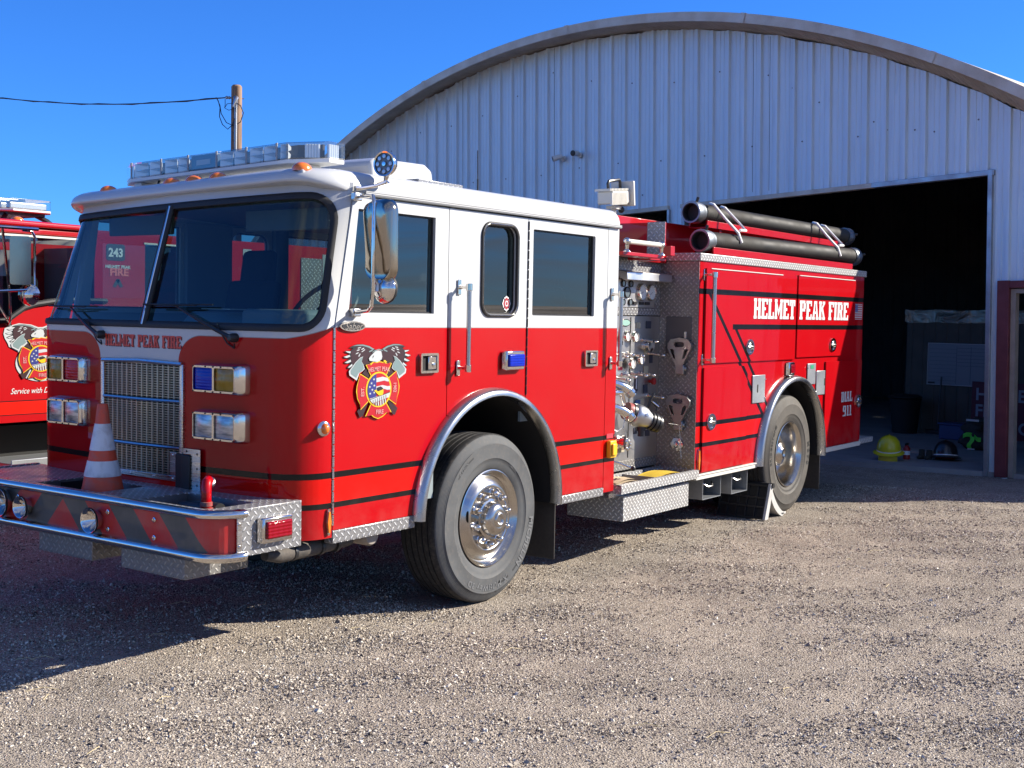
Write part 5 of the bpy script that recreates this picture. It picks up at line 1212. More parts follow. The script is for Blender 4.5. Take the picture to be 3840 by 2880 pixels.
def wheel(cx, cz, y, front, R0=.530, flip=1, wd=.295):
    """outer face at y; flip=-1 on the passenger side"""
    pos = (cx, y, cz)
    def B(m, name, mat, parent, smooth=40, bevel=0):
        o = m.build(name, mat, parent, smooth, bevel); o.location = pos if parent == FE else (0, 0, 0)
        return o
    F = flip
    m = MB()
    if front:
        prof = [(.02, .285), (.004, .303), (-.004, .306), (-.006, .300), (.012, .287), (.032, .277), (.036, .270), (.026, .254), (.008, .234), (-.004, .214), (-.008, .200), (-.004, .192), (.004, .186), (.006, .12), (.006, 0)]
    else:
        prof = [(.02, .290), (.004, .305), (-.006, .307), (-.008, .300), (.010, .286), (.030, .277), (.10, .268), (.18, .262), (.200, .24), (.205, .17), (.206, 0)]
    m.lathe((0, 0, 0), (0, F, 0), prof, 56, cap=False); wh = B(m, 'wheel', 'rim_alu', FE, 50)
    wh.location = pos
    # tyre
    def tyre(t0, nm='tyre'):
        g = R0; p = [(t0+.03, .285), (t0+.010, .302), (t0-.001, .318), (t0-.010, .350), (t0-.016, .375), (t0-.0185, .377), (t0-.018, .40), (t0-.0175, .44), (t0-.0195, .468), (t0-.016, .471), (t0-.006, g-.045), (t0+.006, g-.022), (t0+.018, g-.007), (t0+.030, g-.001)]
        tr = []
        for gx in (.062, .105, .150, .195, .238): tr += [(t0+gx-.006, g), (t0+gx-.004, g-.013), (t0+gx+.004, g-.013), (t0+gx+.006, g)]
        q = p+tr+[(t0+wd-.03, g-.001), (t0+wd-.018, g-.007), (t0+wd+.006, g-.045), (t0+wd+.015, .42), (t0+wd, .32), (t0+wd-.03, .285)]
        mm = MB(); mm.lathe((0, 0, 0), (0, F, 0), q, 96, cap=False)
        if cz < R0: mm.v = [(a, b_, max(c_, -cz+.0)) for a, b_, c_ in mm.v]
        return mm.build(nm, TYF if front else TYR, wh, 40)
    t1 = tyre(0)
    if F > 0:
        m = MB()
        if front:
            arc_text(m, 'MICHELIN', .436, R(-5), .060, -.0195, 1.12, False, .0020, 1.0); arc_text(m, 'X MultiWay 3D', .432, R(-66), .052, -.0195, 1.05, False, .0014)
            arc_text(m, '315/80 R 22.5', .375, R(215), .018, -.0165); arc_text(m, 'TUBELESS', .370, R(60), .018, -.0165); arc_text(m, 'X REGENION', .44, R(141), .024, -.0190, 1.1) if False else arc_text(m, 'REMIX', .44, R(138), .030, -.0190, 1.2)
            m2_ = MB()
            for (a0, a1, r0, r1) in ((-44, -57, .430, .480), (-64, -82, .428, .478), (141, 116, .432, .472)):
                pa = [(math.cos(R(a0+(a1-a0)*k/10)), math.sin(R(a0+(a1-a0)*k/10))) for k in range(11)]
                for (c1, s1), (c2, s2) in zip(pa, pa[1:]): m2_.poly([(r0*c1, -.0178, r0*s1), (r0*c2, -.0178, r0*s2), (r1*c2, -.0176, r1*s2), (r1*c1, -.0176, r1*s1)])
            m2_.build('label_patch', M('tyre_patch', (.022, .023, .024), .6), wh, 0)
            m.build('lettering', M('tyre_letters', (.12, .123, .125), .6), wh, 0)
        else:
            arc_text(m, 'BRIDGESTONE', .435, R(190), .046, -.0200, 1.1, False, .0016); arc_text(m, 'M870', .440, R(12), .070, -.0200, 1.0, False, .002, 2.6)
            for k in range(60): 
                t = R(95-k*4.0); r0, r1 = .335, .352; dt = .018
                m.poly([(rr*math.cos(tt), -.0125+.0, rr*math.sin(tt)) for rr, tt in ((r0, t), (r0, t+dt), (r1, t+dt*.6), (r1, t-dt*.4))])
            m.build('lettering', M('tyre_letters_dark', (.018, .018, .018), .7), wh, 0)
    if front:
        m = MB(); m.lathe((0, 0, 0), (0, -F, 0), [(-.006, .124), (.010, .122), (.014, .108), (.050, .104), (.068, .094), (.078, .074), (.082, .058), (.080, .050), (.088, .046), (.092, .036), (.088, .026), (.080, .02), (.080, 0)], 36, cap=False); m.build('hub_cap', 'rim_alu', wh, 50)
        for k in range(10):
            a = 2*PI*(k+.35)/10; m = MB(); m.lathe((.160*math.cos(a), 0, .160*math.sin(a)), (0, -F, 0), [(-.006, .026), (.006, .026), (.010, .0205), (.034, .020), (.046, .015), (.052, .006), (.053, 0)], 16, cap=False); m.build('lug_nut', 'chrome', wh, 50)
        a = R(171); m = MB(); m.add(([(.222*math.cos(a)+.020*math.cos(t), -.006*F+.016*math.cos(t)*math.cos(a)*F*-1, .222*math.sin(a)+.036*math.sin(t)) for t in np.linspace(0, 2*PI, 21)[:-1]], [tuple(range(20))])); m.build('hand_hole', 'seam_dark', wh, 0)
    else:
        tyre(wd+.05)
        m = MB(); m.lathe((0, 0, 0), (0, -F, 0), [(-.205, .125), (-.10, .118), (-.075, .112), (-.062, .09), (-.055, .06), (-.05, .055), (-.045, .05), (-.045, .03), (-.052, .02), (-.052, 0)], 32, cap=False); m.build('hub_cap', 'rim_alu', wh, 50)
        for k in range(10):
            a = 2*PI*(k+.3)/10; m = MB(); m.lathe((.165*math.cos(a), F*.205, .165*math.sin(a)), (0, -F, 0), [(0, .017), (.03, .017), (.034, 0)], 6, cap=False); m.build('lug_nut', 'steel', wh, 30)
    return wh
TYF = tyre_mat('tyre_rubber_front', (.092, .096, .098), .530); TYR = tyre_mat('tyre_rubber_rear', (.088, .080, .068), .550)
wheel(1.478, .522, .005, True); wheel(1.478, .522, W_-.005, True, flip=-1); wheel(6.205, .535, .022, False, R0=.55); wheel(6.205, .535, W_-.022, False, flip=-1, R0=.55)
# mud flaps
dirty('flap_rubber', (.02, .02, .02), .7, 0, .5, 3, (.07, .06, .05))
mbox('mud_flap', 'flap_rubber', FE, (2.215, .0, .15, 2.225, .42, .60), bevel=.003); mbox('mud_flap', 'flap_rubber', FE, (6.99, .02, .12, 7.0, .62, .50), bevel=.003)
mbox('mud_flap', 'flap_rubber', FE, (2.215, W_-.42, .15, 2.225, W_, .60)); mbox('mud_flap', 'flap_rubber', FE, (6.99, W_-.62, .12, 7.0, W_-.02, .50))

# ---- pump compartment
PY = .35
mbox('pump_housing', 'seam_dark', FE, (2.99, PY+.03, .55, 4.25, W_-PY, 2.26))
PP = mbox('pump_panel', 'panel_steel', FE, (2.985, PY, .66, 4.25, PY+.02, 1.80))
mbox('upper_tread', TREAD, PP, (2.985, PY-.002, 1.805, 4.25, PY+.02, 1.862), (2.985, PY-.002, 2.085, 4.25, PY+.02, 2.25), (4.165, PY-.002, 1.863, 4.25, PY+.02, 2.084), bevel=.002)
mbox('lower_tread', TREADD, PP, (2.985, PY-.003, .585, 4.25, PY+.02, .659), bevel=.002)
gp = mbox('gauge_panel', 'panel_steel', PP, (2.985, PY-.001, 1.866, 4.16, PY+.019, 2.081), bevel=.002)
mbox('panel_seam', 'seam_dark', PP, (3.775, PY-.004, .68, 3.782, PY-.001, 1.79), (2.99, PY-.004, 1.798, 4.24, PY-.001, 1.803))
dirty('engraved', (.10, .11, .13), .5, .3, .2, 30)
m = MB(); m.prism([(PY, 2.155), (PY-.12, 2.135), (PY-.125, 2.075), (PY-.10, 2.07), (PY, 2.12)], 0, 3.50, 4.22); m.build('panel_light_hood', 'panel_steel', PP, 20, .003)
def gauge(x, z, r, big=False, y=PY-.002):
    m = MB(); m.lathe((x, y, z), (0, -1, 0), [(0, r*1.16), (.018, r*1.16), (.026, r*1.08), (.026, r*1.0), (.018, r*.97)], 28, cap=False); g = m.build('gauge', 'steel' if big else 'chrome', PP, 40)
    m = MB(); m.add(([(x+r*.98*math.cos(t), y-.018, z+r*.98*math.sin(t)) for t in np.linspace(0, 2*PI, 29)[:-1]], [tuple(range(28))])); m.build('dial', M('dial_white', (.72, .74, .72), .35, coat=1), g, 0)
    m = MB(); Y = y-.0186
    for k in range(11):
        t = R(225-27*k); a, b_ = r*.72, r*.9; w = r*.022; c, s = math.cos(t), math.sin(t); m.poly([(x+a*c-w*s, Y, z+a*s+w*c), (x+b_*c-w*s, Y, z+b_*s+w*c), (x+b_*c+w*s, Y, z+b_*s-w*c), (x+a*c+w*s, Y, z+a*s-w*c)])
    t = R(218); c, s = math.cos(t), math.sin(t); w = r*.045; m.poly([(x-w*s, Y-.001, z+w*c), (x+r*.8*c, Y-.001, z+r*.8*s), (x+w*s, Y-.001, z-w*c), (x-r*.25*c, Y-.001, z-r*.25*s)])
    m.build('needle', 'ink', g, 0, fix=False)
def dark_gauge(x, z, r):
    m = MB(); m.lathe((x, PY-.002, z), (0, -1, 0), [(0, r*1.15), (.012, r*1.1), (.012, r), (.004, r*.95), (.004, 0)], 22, cap=False); g = m.build('gauge', 'black_plastic', PP, 40)
    m = MB(); m.add(([(x+r*.9*math.cos(t), PY-.009, z+r*.9*math.sin(t)) for t in np.linspace(0, 2*PI, 21)[:-1]], [tuple(range(20))])); m.build('dial', M('dial_dark', (.12, .15, .17), .2, coat=1), g, 0)
gauge(3.925, 1.988, .060, True); gauge(4.075, 1.988, .058, True)
dark_gauge(3.705, 1.982, .040); dark_gauge(3.645, 2.05, .025); dark_gauge(3.76, 2.05, .025); dark_gauge(3.645, 1.905, .024); dark_gauge(3.757, 1.907, .024)
for x in (3.50, 3.38, 3.26): dark_gauge(x, 2.04, .025); dark_gauge(x, 1.92, .025)
mbox('rocker_switch', 'black_plastic', PP, (3.80, PY-.014, 1.888, 3.86, PY-.002, 1.915), bevel=.003); mbox('rocker_switch', 'black_plastic', PP, (3.90, PY-.014, 1.888, 3.96, PY-.002, 1.912), bevel=.003); mbox('rocker_switch', 'black_plastic', PP, (3.99, PY-.014, 1.888, 4.06, PY-.002, 1.912), bevel=.003)
for x, z, r in ((3.785, 1.635, .036), (3.655, 1.64, .036), (3.885, 1.455, .036), (3.745, 1.425, .036)): gauge(x, z, r, False, PY-.03)
m = MB(); m.add(fill([circ(3.69, 1.745, .075, 26, .030)], .004, xz(PY-.004))); bd2 = m.build('pump_badge', 'chrome', PP, 0, .001)
m = MB(); m.add(fill([circ(3.69, 1.745, .065, 26, .023)], .003, xz(PY-.0075))); m.build('badge_face', M('badge_green', (.25, .42, .36), .4), bd2, 0)
def lever(x, z, L=.13, y0=PY, ang=0, big=1.):
    m = MB(); a = Vector((x, y0, z)); d = Vector((math.sin(R(ang))*.5, -1, -.1)).normalized()
    m.tube([a, a+d*.05*big, a+d*L*.8*big], [.010, .009, .011], 8); m.sphere(a+d*L*big, .019*big, 12, None, (1.3, .9, .7)); m.lathe(a, (0, -1, 0), [(0, .018), (.012, .015)], 12); m.build('valve_lever', 'chrome', PP, 50)
for x, z, s in ((3.74, 1.50, 20), (3.60, 1.51, 0), (3.97, 1.61, 0), (3.81, 1.345, 10), (3.66, 1.34, -10), (4.08, 1.50, 15), (3.93, 1.345, 10), (3.52, 1.50, -8), (3.55, 1.32, 6), (4.09, 1.16, 8)): lever(x, z, .13, PY, s)
rsx = random.Random(4)
for k, (x, z, w, h) in enumerate(((3.86, 1.70, .07, .05), (4.02, 1.70, .08, .06), (4.09, 1.42, .05, .07), (4.0, 1.31, .07, .09), (4.0, 1.18, .07, .07), (3.86, 1.20, .045, .15), (3.90, 1.05, .11, .09), (4.05, .98, .06, .05), (3.6, 1.57, .06, .03), (4.0, 1.50, .06, .05), (3.86, .86, .05, .05), (4.05, .83, .07, .05), (3.62, .73, .1, .05))):
    mbox('label_plate', M('label_dark', (.035, .04, .06), .4) if k % 3 else M('label_tan', (.40, .36, .25), .5), PP, (x, PY-.005, z, x+w, PY-.001, z+h))
mbox('sight_glass', 'dial_white', PP, (3.875, PY-.007, 1.22, 3.89, PY-.002, 1.33)); mbox('red_label', M('tag_red', (.6, .03, .05), .5), PP, (3.60, PY-.005, 1.375, 3.66, PY-.001, 1.40)); mbox('label_blue', M('label_blue', (.05, .12, .28), .5), PP, (3.87, PY-.007, 1.08, 3.95, PY-.005, 1.13))
m = MB(); m.lathe((4.10, PY, 1.275), (0, -1, 0), [(0, .014), (.03, .014), (.03, .028), (.05, .028), (.052, 0)], 14); m.build('primer_knob', M('knob_red', (.35, .02, .02), .4), PP)
m = MB(); m.lathe((4.02, PY, 1.565), (0, -1, 0), [(0, .04), (.02, .04), (.02, .02), (.05, .02), (.05, .05), (.06, .05), (.062, 0)], 16); m.build('valve_knob', 'chrome', PP)
def elbow(z, x0=3.10):
    m = MB(); pts = [(x0, .30, z+.01), (x0+.12, .235, z+.01), (x0+.20, .20, z+.005), (x0+.27, .165, z-.02), (x0+.32, .14, z-.055)]
    m.tube(pts, [.036, .036, .036, .036, .035], 20); e = m.build('discharge_pipe', 'chrome', PP, 50)
    d = Vector((.62, -.3, -.72)).normalized(); m = MB(); m.lathe(Vector(pts[-1])-d*.01, d, [(0, .042), (.028, .043), (.032, .038), (.05, .037), (.055, .02), (.06, 0)], 22); m.build('cap', 'chrome', e, 50)
    m = MB(); dd = (Vector(pts[1])-Vector(pts[0])).normalized(); m.lathe(Vector(pts[1])-dd*.02, dd, [(0, .037), (.006, .042), (.03, .042), (.036, .037)], 22); m.build('coupling_ring', 'steel', e, 50)
elbow(1.285); elbow(1.105)
m = MB(); m.lathe((3.30, .27, 1.20), (0, -1, 0), [(0, .03), (.05, .03)], 12); m.tube([(3.24, .17, 1.225), (3.33, .16, 1.225), (3.36, .16, 1.18), (3.40, .17, 1.13)], [.022, .024, .018, .014], 10); m.build('drain_valve', 'chrome', PP, 50)
# large ball intake valve
bc = Vector((3.66, .17, 1.02)); dirb = Vector((.80, -.42, -.34)).normalized(); BK = .68
m = MB(); m.T = Matrix.Translation(bc) @ Matrix.Scale(BK, 4) @ Matrix.Translation(-bc); m.lathe(bc-dirb*.13, dirb, [(0, .10), (.012, .118), (.05, .128), (.10, .130), (.16, .122), (.21, .098), (.235, .088), (.26, .088)], 32); bv = m.build('intake_valve', 'alu', PP, 50)
m = MB(); m.T = Matrix.Translation(bc) @ Matrix.Scale(BK, 4) @ Matrix.Translation(-bc); m.lathe(bc+dirb*.115, dirb, [(0, .09), (.004, .104), (.03, .104), (.032, .092), (.045, .092), (.047, .108), (.085, .108), (.088, .096), (.10, .096), (.103, .104), (.135, .102), (.15, .088), (.158, .080), (.155, .066), (.125, .062), (.12, 0)], 28, cap=False); m.build('black_coupling', 'black_plastic', bv, 30)
m = MB(); m.T = Matrix.Translation(bc) @ Matrix.Scale(BK, 4) @ Matrix.Translation(-bc); m.lathe(bc+dirb*.25, dirb, [(.0, .060), (.005, .058), (.006, 0)], 22, cap=False); m.build('screen', 'alu', bv, 40)
m = MB(); m.T = Matrix.Translation(bc) @ Matrix.Scale(BK, 4) @ Matrix.Translation(-bc); m.lathe(bc-dirb*.22, dirb, [(0, .10), (.03, .105), (.05, .105), (.10, .095)], 24); m.build('red_coupling', 'worn_red', bv, 40)
m = MB(); m.T = Matrix.Translation(bc) @ Matrix.Scale(BK, 4) @ Matrix.Translation(-bc); m.lathe(bc-dirb*.16, dirb, [(0, .112), (.04, .112)], 24); m.build('black_ring', 'black_plastic', bv, 40)
m = MB(); m.T = Matrix.Translation(bc) @ Matrix.Scale(BK, 4) @ Matrix.Translation(-bc); m.lathe(bc+Vector((-.055, -.095, .03)), (-.5, -.85, .12), [(0, .034), (.012, .034), (.014, .02), (.026, .018), (.028, 0)], 18); m.build('bleeder_cap', 'alu', bv, 40)
m = MB(); m.T = Matrix.Translation(bc) @ Matrix.Scale(BK, 4) @ Matrix.Translation(-bc); m.cyl(bc+Vector((.0, 0, -.10)), bc+Vector((0, 0, -.16)), .055, 18); m.cyl(bc+Vector((0, 0, -.16)), bc+Vector((0, 0, -.22)), .035, 14); m.build('relief_valve', 'black_plastic', bv, 40)
m = MB(); m.T = Matrix.Translation(bc) @ Matrix.Scale(BK, 4) @ Matrix.Translation(-bc); m.tube([bc+Vector((.18, .02, .08)), bc+Vector((.19, -.02, .20)), bc+Vector((.24, -.03, .26))], .016, 8); m.tube([bc+Vector((.19, -.02, .17)), bc+Vector((.28, -.05, .10)), bc+Vector((.27, -.05, .06))], .011, 8); m.build('valve_crank', 'black_plastic', bv, 40)
m = MB(); m.T = Matrix.Translation(bc) @ Matrix.Scale(BK, 4) @ Matrix.Translation(-bc); m.tube([bc+Vector((.20, -.035, .165)), bc+Vector((.29, -.065, .105))], .009, 8); m.build('crank_arm', 'chrome', bv)
m = MB(); m.T = Matrix.Translation((3.33,.2,.85)) @ Matrix.Scale(.66, 4) @ Matrix.Translation((-3.33,-.2,-.85)); m.lathe((3.26, .30, .85), (.35, -1, 0), [(0, .11), (.03, .115), (.05, .085), (.12, .07)], 24); di = m.build('discharge_port', 'red_paint', PP, 40)
m = MB(); m.T = Matrix.Translation((3.33,.2,.85)) @ Matrix.Scale(.66, 4) @ Matrix.Translation((-3.33,-.2,-.85)); m.lathe((3.31, .16, .85), (.35, -1, 0), [(0, .074), (.02, .078), (.03, .066), (.055, .066), (.06, .082), (.085, .080), (.09, .05), (.095, 0)], 24); m.build('cap', 'chrome', di, 40)
for k in range(3): a = k*2*PI/3+.3; m = MB(); m.T = Matrix.Translation((3.33,.2,.85)) @ Matrix.Scale(.66, 4) @ Matrix.Translation((-3.33,-.2,-.85)); c_ = Vector((3.335, .085, .85)); m.tube([c_, c_+Vector((math.cos(a)*.08, -.0, math.sin(a)*.085))], .011, 8); m.build('spanner_lug', 'chrome', di)
m = MB(); c_ = Vector((3.68, PY-.05, .795)); m.lathe((3.68, PY, .795), (0, -1, 0), [(0, .02), (.04, .02), (.045, .035), (.06, .03), (.065, 0)], 16)
for k in range(8): a = k*PI/4; m.sphere(c_+Vector((math.cos(a)*.036, -.004, math.sin(a)*.036)), .014, 8)
m.build('drain_knob', 'chrome', PP, 60)
m = MB(); m.tube([(3.13, .28, .75), (3.22, .12, .71), (3.30, .04, .67)], .009, 8); m.build('drain_lever', 'steel', PP); 
m = MB(); m.sphere((3.31, .03, .665), .022, 10); m.build('lever_knob', 'black_plastic', PP)
m = MB(); m.tube([(3.16, .22, 1.07), (3.22, .2, .98), (3.30, .17, .93), (3.36, .15, .96), (3.38, .15, 1.03)], .003, 5); m.build('safety_chain', 'steel', PP); m = MB(); m.tube([(4.02, .12, .95), (4.16, .1, .93), (4.17, .09, .80), (4.17, .08, .66)], .0025, 5); m.build('safety_chain', 'steel', PP)
# crosslay box above the pump
UB = mbox('hose_bed_front', 'red_paint', FE, (3.845, .10, 2.27, 3.862, W_-.10, 2.53), bevel=.004)
mbox('tread_corner', TREAD, UB, (3.838, .098, 2.272, 3.844, .255, 2.533), bevel=.001)
mbox('crosslay_ledge', 'red_paint', UB, (3.03, -.005, 2.236, 3.62, .15, 2.262), (3.62, .10, 2.228, 3.87, .30, 2.25), bevel=.003)
mbox('pump_top', 'seam_dark', UB, (2.99, .15, 2.252, 3.84, W_-.15, 2.262))
mbox('ledge_block', 'red_paint', UB, (3.83, .04, 2.27, 3.90, .12, 2.345), bevel=.003)
m = MB(); m.cyl((3.08, -.01, 2.335), (3.585, -.01, 2.335), .019, 14); gr2 = m.build('white_grab_rail', M('rail_cream', (.58, .56, .50), .4), UB)
for x in (3.075, 3.59): m = MB(); m.sphere((x, -.01, 2.335), .028, 14); m.lathe((x, -.01, 2.31), (0, 0, -1), [(0, .018), (.03, .012), (.048, .03), (.052, .03)], 14); m.build('rail_mount', 'chrome', gr2, 50)
mbox('white_beam', 'rail_cream', FE, (2.99, .60, 2.555, 3.9, .64, 2.62), bevel=.004)
# flood light
m = MB(); m.T = Matrix.Translation((3.46, .34, 2.70)) @ Matrix.Rotation(R(-6), 4, 'Y'); m.box(-.13, -.07, -.055, .13, .07, .045); FL = m.build('flood_light', 'rail_cream', FE, 30, .012)
TF = m.T
m = MB(); m.T = TF
for k in range(13): m.box(-.165+k*.0175, -.085, -.06, -.156+k*.0175, -.068, .03)
for k in range(13): m.box(-.16+k*.021, -.07, .045, -.151+k*.021, .07, .062)
m.build('cooling_fins', 'rail_cream', FL, 0)
m = MB(); m.T = TF; m.box(.13, -.10, -.075, .155, .10, .115); m.build('front_bezel', 'rail_cream', FL, 30, .006)
m = MB(); m.T = TF; m.tube([(-.075, 0, .05), (-.08, 0, .10), (-.065, 0, .118), (.085, 0, .128), (.10, 0, .112), (.10, 0, .05)], .012, 8); m.build('carry_handle', 'black_plastic', FL)
m = MB(); m.cyl((3.50, .36, 2.52), (3.50, .36, 2.63), .022, 12); m.box(3.45, .32, 2.61, 3.55, .40, 2.632); m.build('stand', 'rail_cream', FL); m = MB(); m.sphere((3.56, .33, 2.61), .026, 10); m.build('tilt_knob', 'black_plastic', FL)

# ---- rear body
XB0, XB1 = 4.25, 8.02; BT = 2.262
body_o = [(XB0, .505), (AC2[0]-.735, .505)]+arc(AC2, .735, 180, 0)+[(XB1, .505), (XB1, 2.25), (XB0, 2.25)]
BD = plate('body', [body_o], .012, .024, P_BODY, FE, .002); mirror_y(BD)
mbox('body_core', 'seam_dark', FE, (XB0+.03, .2, .80, XB1-.02, W_-.2, 2.24), (XB0+.03, .03, .55, 5.38, .2, 2.24), (7.0, .03, .55, XB1-.02, .2, 2.24), (5.38, .03, 1.28, 7.0, .2, 2.24))
mbox('body_rear', 'red_paint', FE, (XB1-.018, .02, .52, XB1, W_-.02, 2.24))
mbox('body_front_wall', TREADD, FE, (XB0-.004, .0, .56, XB0+.02, PY+.02, 2.246), (XB0-.004, W_-PY, .56, XB0+.02, W_, 2.246), bevel=.003)
CAPT = treadplate('tread_plate_sunlit', (.80, .80, .78), .34, .0, .034, .12)  # sunlit copy of the tread plate: sun brightness put into its colour
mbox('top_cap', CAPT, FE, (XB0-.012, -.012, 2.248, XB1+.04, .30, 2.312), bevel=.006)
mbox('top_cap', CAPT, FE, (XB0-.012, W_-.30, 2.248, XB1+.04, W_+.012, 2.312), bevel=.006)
mbox('hose_bed_wall', 'red_paint', FE, (3.862, .55, 2.25, 7.9, .575, 2.60), (3.862, W_-.575, 2.25, 7.9, W_-.55, 2.60), (3.9, .30, 2.23, 8.0, W_-.30, 2.28), bevel=.003)
def bdoor(name, x0, x1, z0, z1, y=-.018, cut=None):
    L = [rrect(x0, z0, x1, z1, .006, 3)]
    o = plate(name, L, y+.009, .018, P_BODY, BD, .0035); return o
E1 = bdoor('upper_locker_door', 4.345, 6.195, 1.425, 2.195); E2 = bdoor('upper_locker_door', 6.235, 7.735, 1.44, 2.205); E3 = bdoor('lower_locker_door', 4.345, 5.175, .54, 1.390); E4 = bdoor('rear_locker_door', 6.985, 7.985, .545, 1.385)
mbox('locker_top_trim', 'rail_cream', BD, (4.42, -.024, 2.19, 5.86, -.018, 2.197), (6.25, -.024, 2.20, 7.70, -.018, 2.207))
mbox('door_shadow_gap', 'seam_dark', BD, (6.197, -.003, 1.43, 6.233, .0, 2.2), (4.338, -.003, .55, 4.343, 0, 2.19), (5.177, -.003, .55, 5.181, 0, 1.38), (6.979, -.003, .55, 6.984, 0, 1.38))
def dring(parent, x, z, rx=.064, rz=.060):
    m = MB(); m.add(fill([circ(x, z, rx*1.25, 30, rz*1.12), circ(x, z, rx*.95, 30, rz*.84)], .012, xz(-.024))); o = m.build('latch', 'chrome', parent, 40, .003)
    m = MB(); m.add(([(x+rx*.96*math.cos(t), -.0185, z+rz*.86*math.sin(t)) for t in np.linspace(0, 2*PI, 25)[:-1]], [tuple(range(24))])); m.build('latch_recess', 'chrome', o, 0)
    m = MB(); m.tube([(x-rx*.75, -.028, z), (x-rx*.2, -.034, z+.004), (x+rx*.75, -.028, z)], .012, 8); m.sphere((x-rx*.1, -.026, z+rz*.2), rx*.45, 12, None, (1, .4, 1)); m.build('d_handle', 'steel', o)
dring(E1, 5.19, 1.55); dring(E2, 7.13, 1.55); dring(E3, 4.485, .945); dring(E4, 7.905, .955)
warn(BD, 6.02, 6.17, 1.275, 1.40, -.001, L_RED)
for x0, x1, z0, z1 in ((5.30, 5.56, 1.055, 1.30), (6.535, 6.735, 1.175, 1.375), (6.765, 7.02, 1.065, 1.30)):
    o = mbox('fill_door', 'galv', BD, (x0, -.012, z0, x1, -.001, z1), bevel=.003)
    m = MB()
    for z in (z0+.04, z1-.04): m.lathe((x1-.0 if x0 < 6 else x0, -.010, z), (0, -1, 0), [(0, .009), (.008, .006), (.009, 0)], 8)
    m.build('rivets', 'steel', o)
    if x0 != 6.535: mbox('paddle_latch', 'seam_dark', o, ((x0+x1)/2-.04 if x0 < 6 else x1-.06, -.014, (z0+z1)/2-.03, (x0+x1)/2-.018 if x0 < 6 else x1-.04, -.012, (z0+z1)/2+.04))
M('green_tag', (.02, .25, .12), .5); mbox('capacity_tag', 'green_tag', BD, (6.60, -.0145, 1.325, 6.68, -.0125, 1.36))
# lettering, flag, dial 911 : applied vinyl
M('vinyl_white', (.58, .58, .57), .4)
for s, x0, x1, z0, z1, par in (('HELMET', 5.255, 6.165, 1.795, 1.972, E1), ('PEAK', 6.27, 6.905, 1.795, 1.972, E2), ('FIRE', 6.995, 7.535, 1.795, 1.972, E2), ('DIAL', 7.42, 7.735, .965, 1.068, E4), ('911', 7.475, 7.725, .818, .925, E4)):
    m = MB(); slab(m, s, x1-x0, z1-z0, lambda u, v, w_: (x0+u+.008, -.0188, z0+v-.005), 1); slab(m, s, x1-x0, z1-z0, lambda u, v, w_: (x0+u, -.0200, z0+v), 0); m.build('lettering', ['vinyl_white', 'letter_shadow'], par, 0, fix=False)
m = MB(); fx0, fx1, fz0, fz1 = 7.755, 7.985, 1.805, 1.965; yb = -.0016
m.poly([(fx0, yb, fz0), (fx1, yb, fz0), (fx1, yb, fz1), (fx0, yb, fz1)], 0); fx0 += .008; fx1 -= .008; fz0 += .006; fz1 -= .006
for k in range(13):
    if k % 2 == 0: h = (fz1-fz0)/13; m.poly([(fx0, yb-.001, fz0+k*h), (fx1, yb-.001, fz0+k*h), (fx1, yb-.001, fz0+(k+1)*h), (fx0, yb-.001, fz0+(k+1)*h)], 1)
m.poly([(fx0, yb-.002, fz1-(fz1-fz0)*7/13), (fx0+.09, yb-.002, fz1-(fz1-fz0)*7/13), (fx0+.09, yb-.002, fz1), (fx0, yb-.002, fz1)], 2)
for i in range(6):
    for j in range(5): cx, cz = fx0+.008+i*.0148, fz1-.008-j*.0165; m.poly([(cx-.003, yb-.0026, cz-.003), (cx+.003, yb-.0026, cz-.003), (cx+.003, yb-.0026, cz+.003), (cx-.003, yb-.0026, cz+.003)], 0)
m.build('flag_decal', ['vinyl_white', M('flag_red', (.45, .02, .03), .5), M('flag_blue', (.02, .04, .22), .5)], BD, 0, fix=False)
grabrail(BD, 4.335, 1.455, 2.140, -.095, .017)
rhomb(4.305, -.006, .55, .735, .020, BD)
mbox('rub_rail', 'rail_cream', FE, (4.262, -.014, .482, 5.425, .04, .528), (4.262, -.024, .516, 5.425, -.014, .528), bevel=.002); mbox('rub_rail', 'rail_cream', FE, (6.975, -.014, .482, 8.03, .04, .528), bevel=.002)
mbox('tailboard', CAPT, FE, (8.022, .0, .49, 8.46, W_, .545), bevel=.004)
mbox('rear_marker', 'yellow_plastic', FE, (8.0, .20, 2.31, 8.06, .32, 2.44), bevel=.01)
# front wall fittings
def fold_step(zc, yc=.135):
    H, Wt, Wb = .155, .110, .05
    o = [(yc-Wb*.6, zc-H*.55), (yc+Wb*.6, zc-H*.55), (yc+Wt*.95, zc+H*.35), (yc+Wt*.95, zc+H*.6), (yc+Wt*.7, zc+H*.82), (yc, zc+H*.92), (yc-Wt*.7, zc+H*.82), (yc-Wt*.95, zc+H*.6), (yc-Wt*.95, zc+H*.35)]
    s1 = rrect(yc-.045, zc+H*.42, yc+.045, zc+H*.68, .018, 3)
    s2 = [(yc+.03, zc-H*.2), (yc+.05, zc-H*.15), (yc+.082, zc+H*.28), (yc+.066, zc+H*.34), (yc+.045, zc+H*.25)]; s3 = [(2*yc-a, b_) for a, b_ in s2][::-1]
    m = MB(); m.add(fill([o, s1, s2, s3], .03, yz(XB0-.045))); st_ = m.build('folding_step', 'step_alu', FE, 30, .006)
    m = MB(); m.box(XB0-.05, yc-.04, zc-H*1.0, XB0-.005, yc+.04, zc-H*.5); m.lathe((XB0-.03, yc-.055, zc-H*.7), (0, 1, 0), [(0, .018), (.11, .018)], 12); m.build('step_bracket', 'step_alu', st_, 30, .006)
fold_step(1.49); fold_step(1.035)
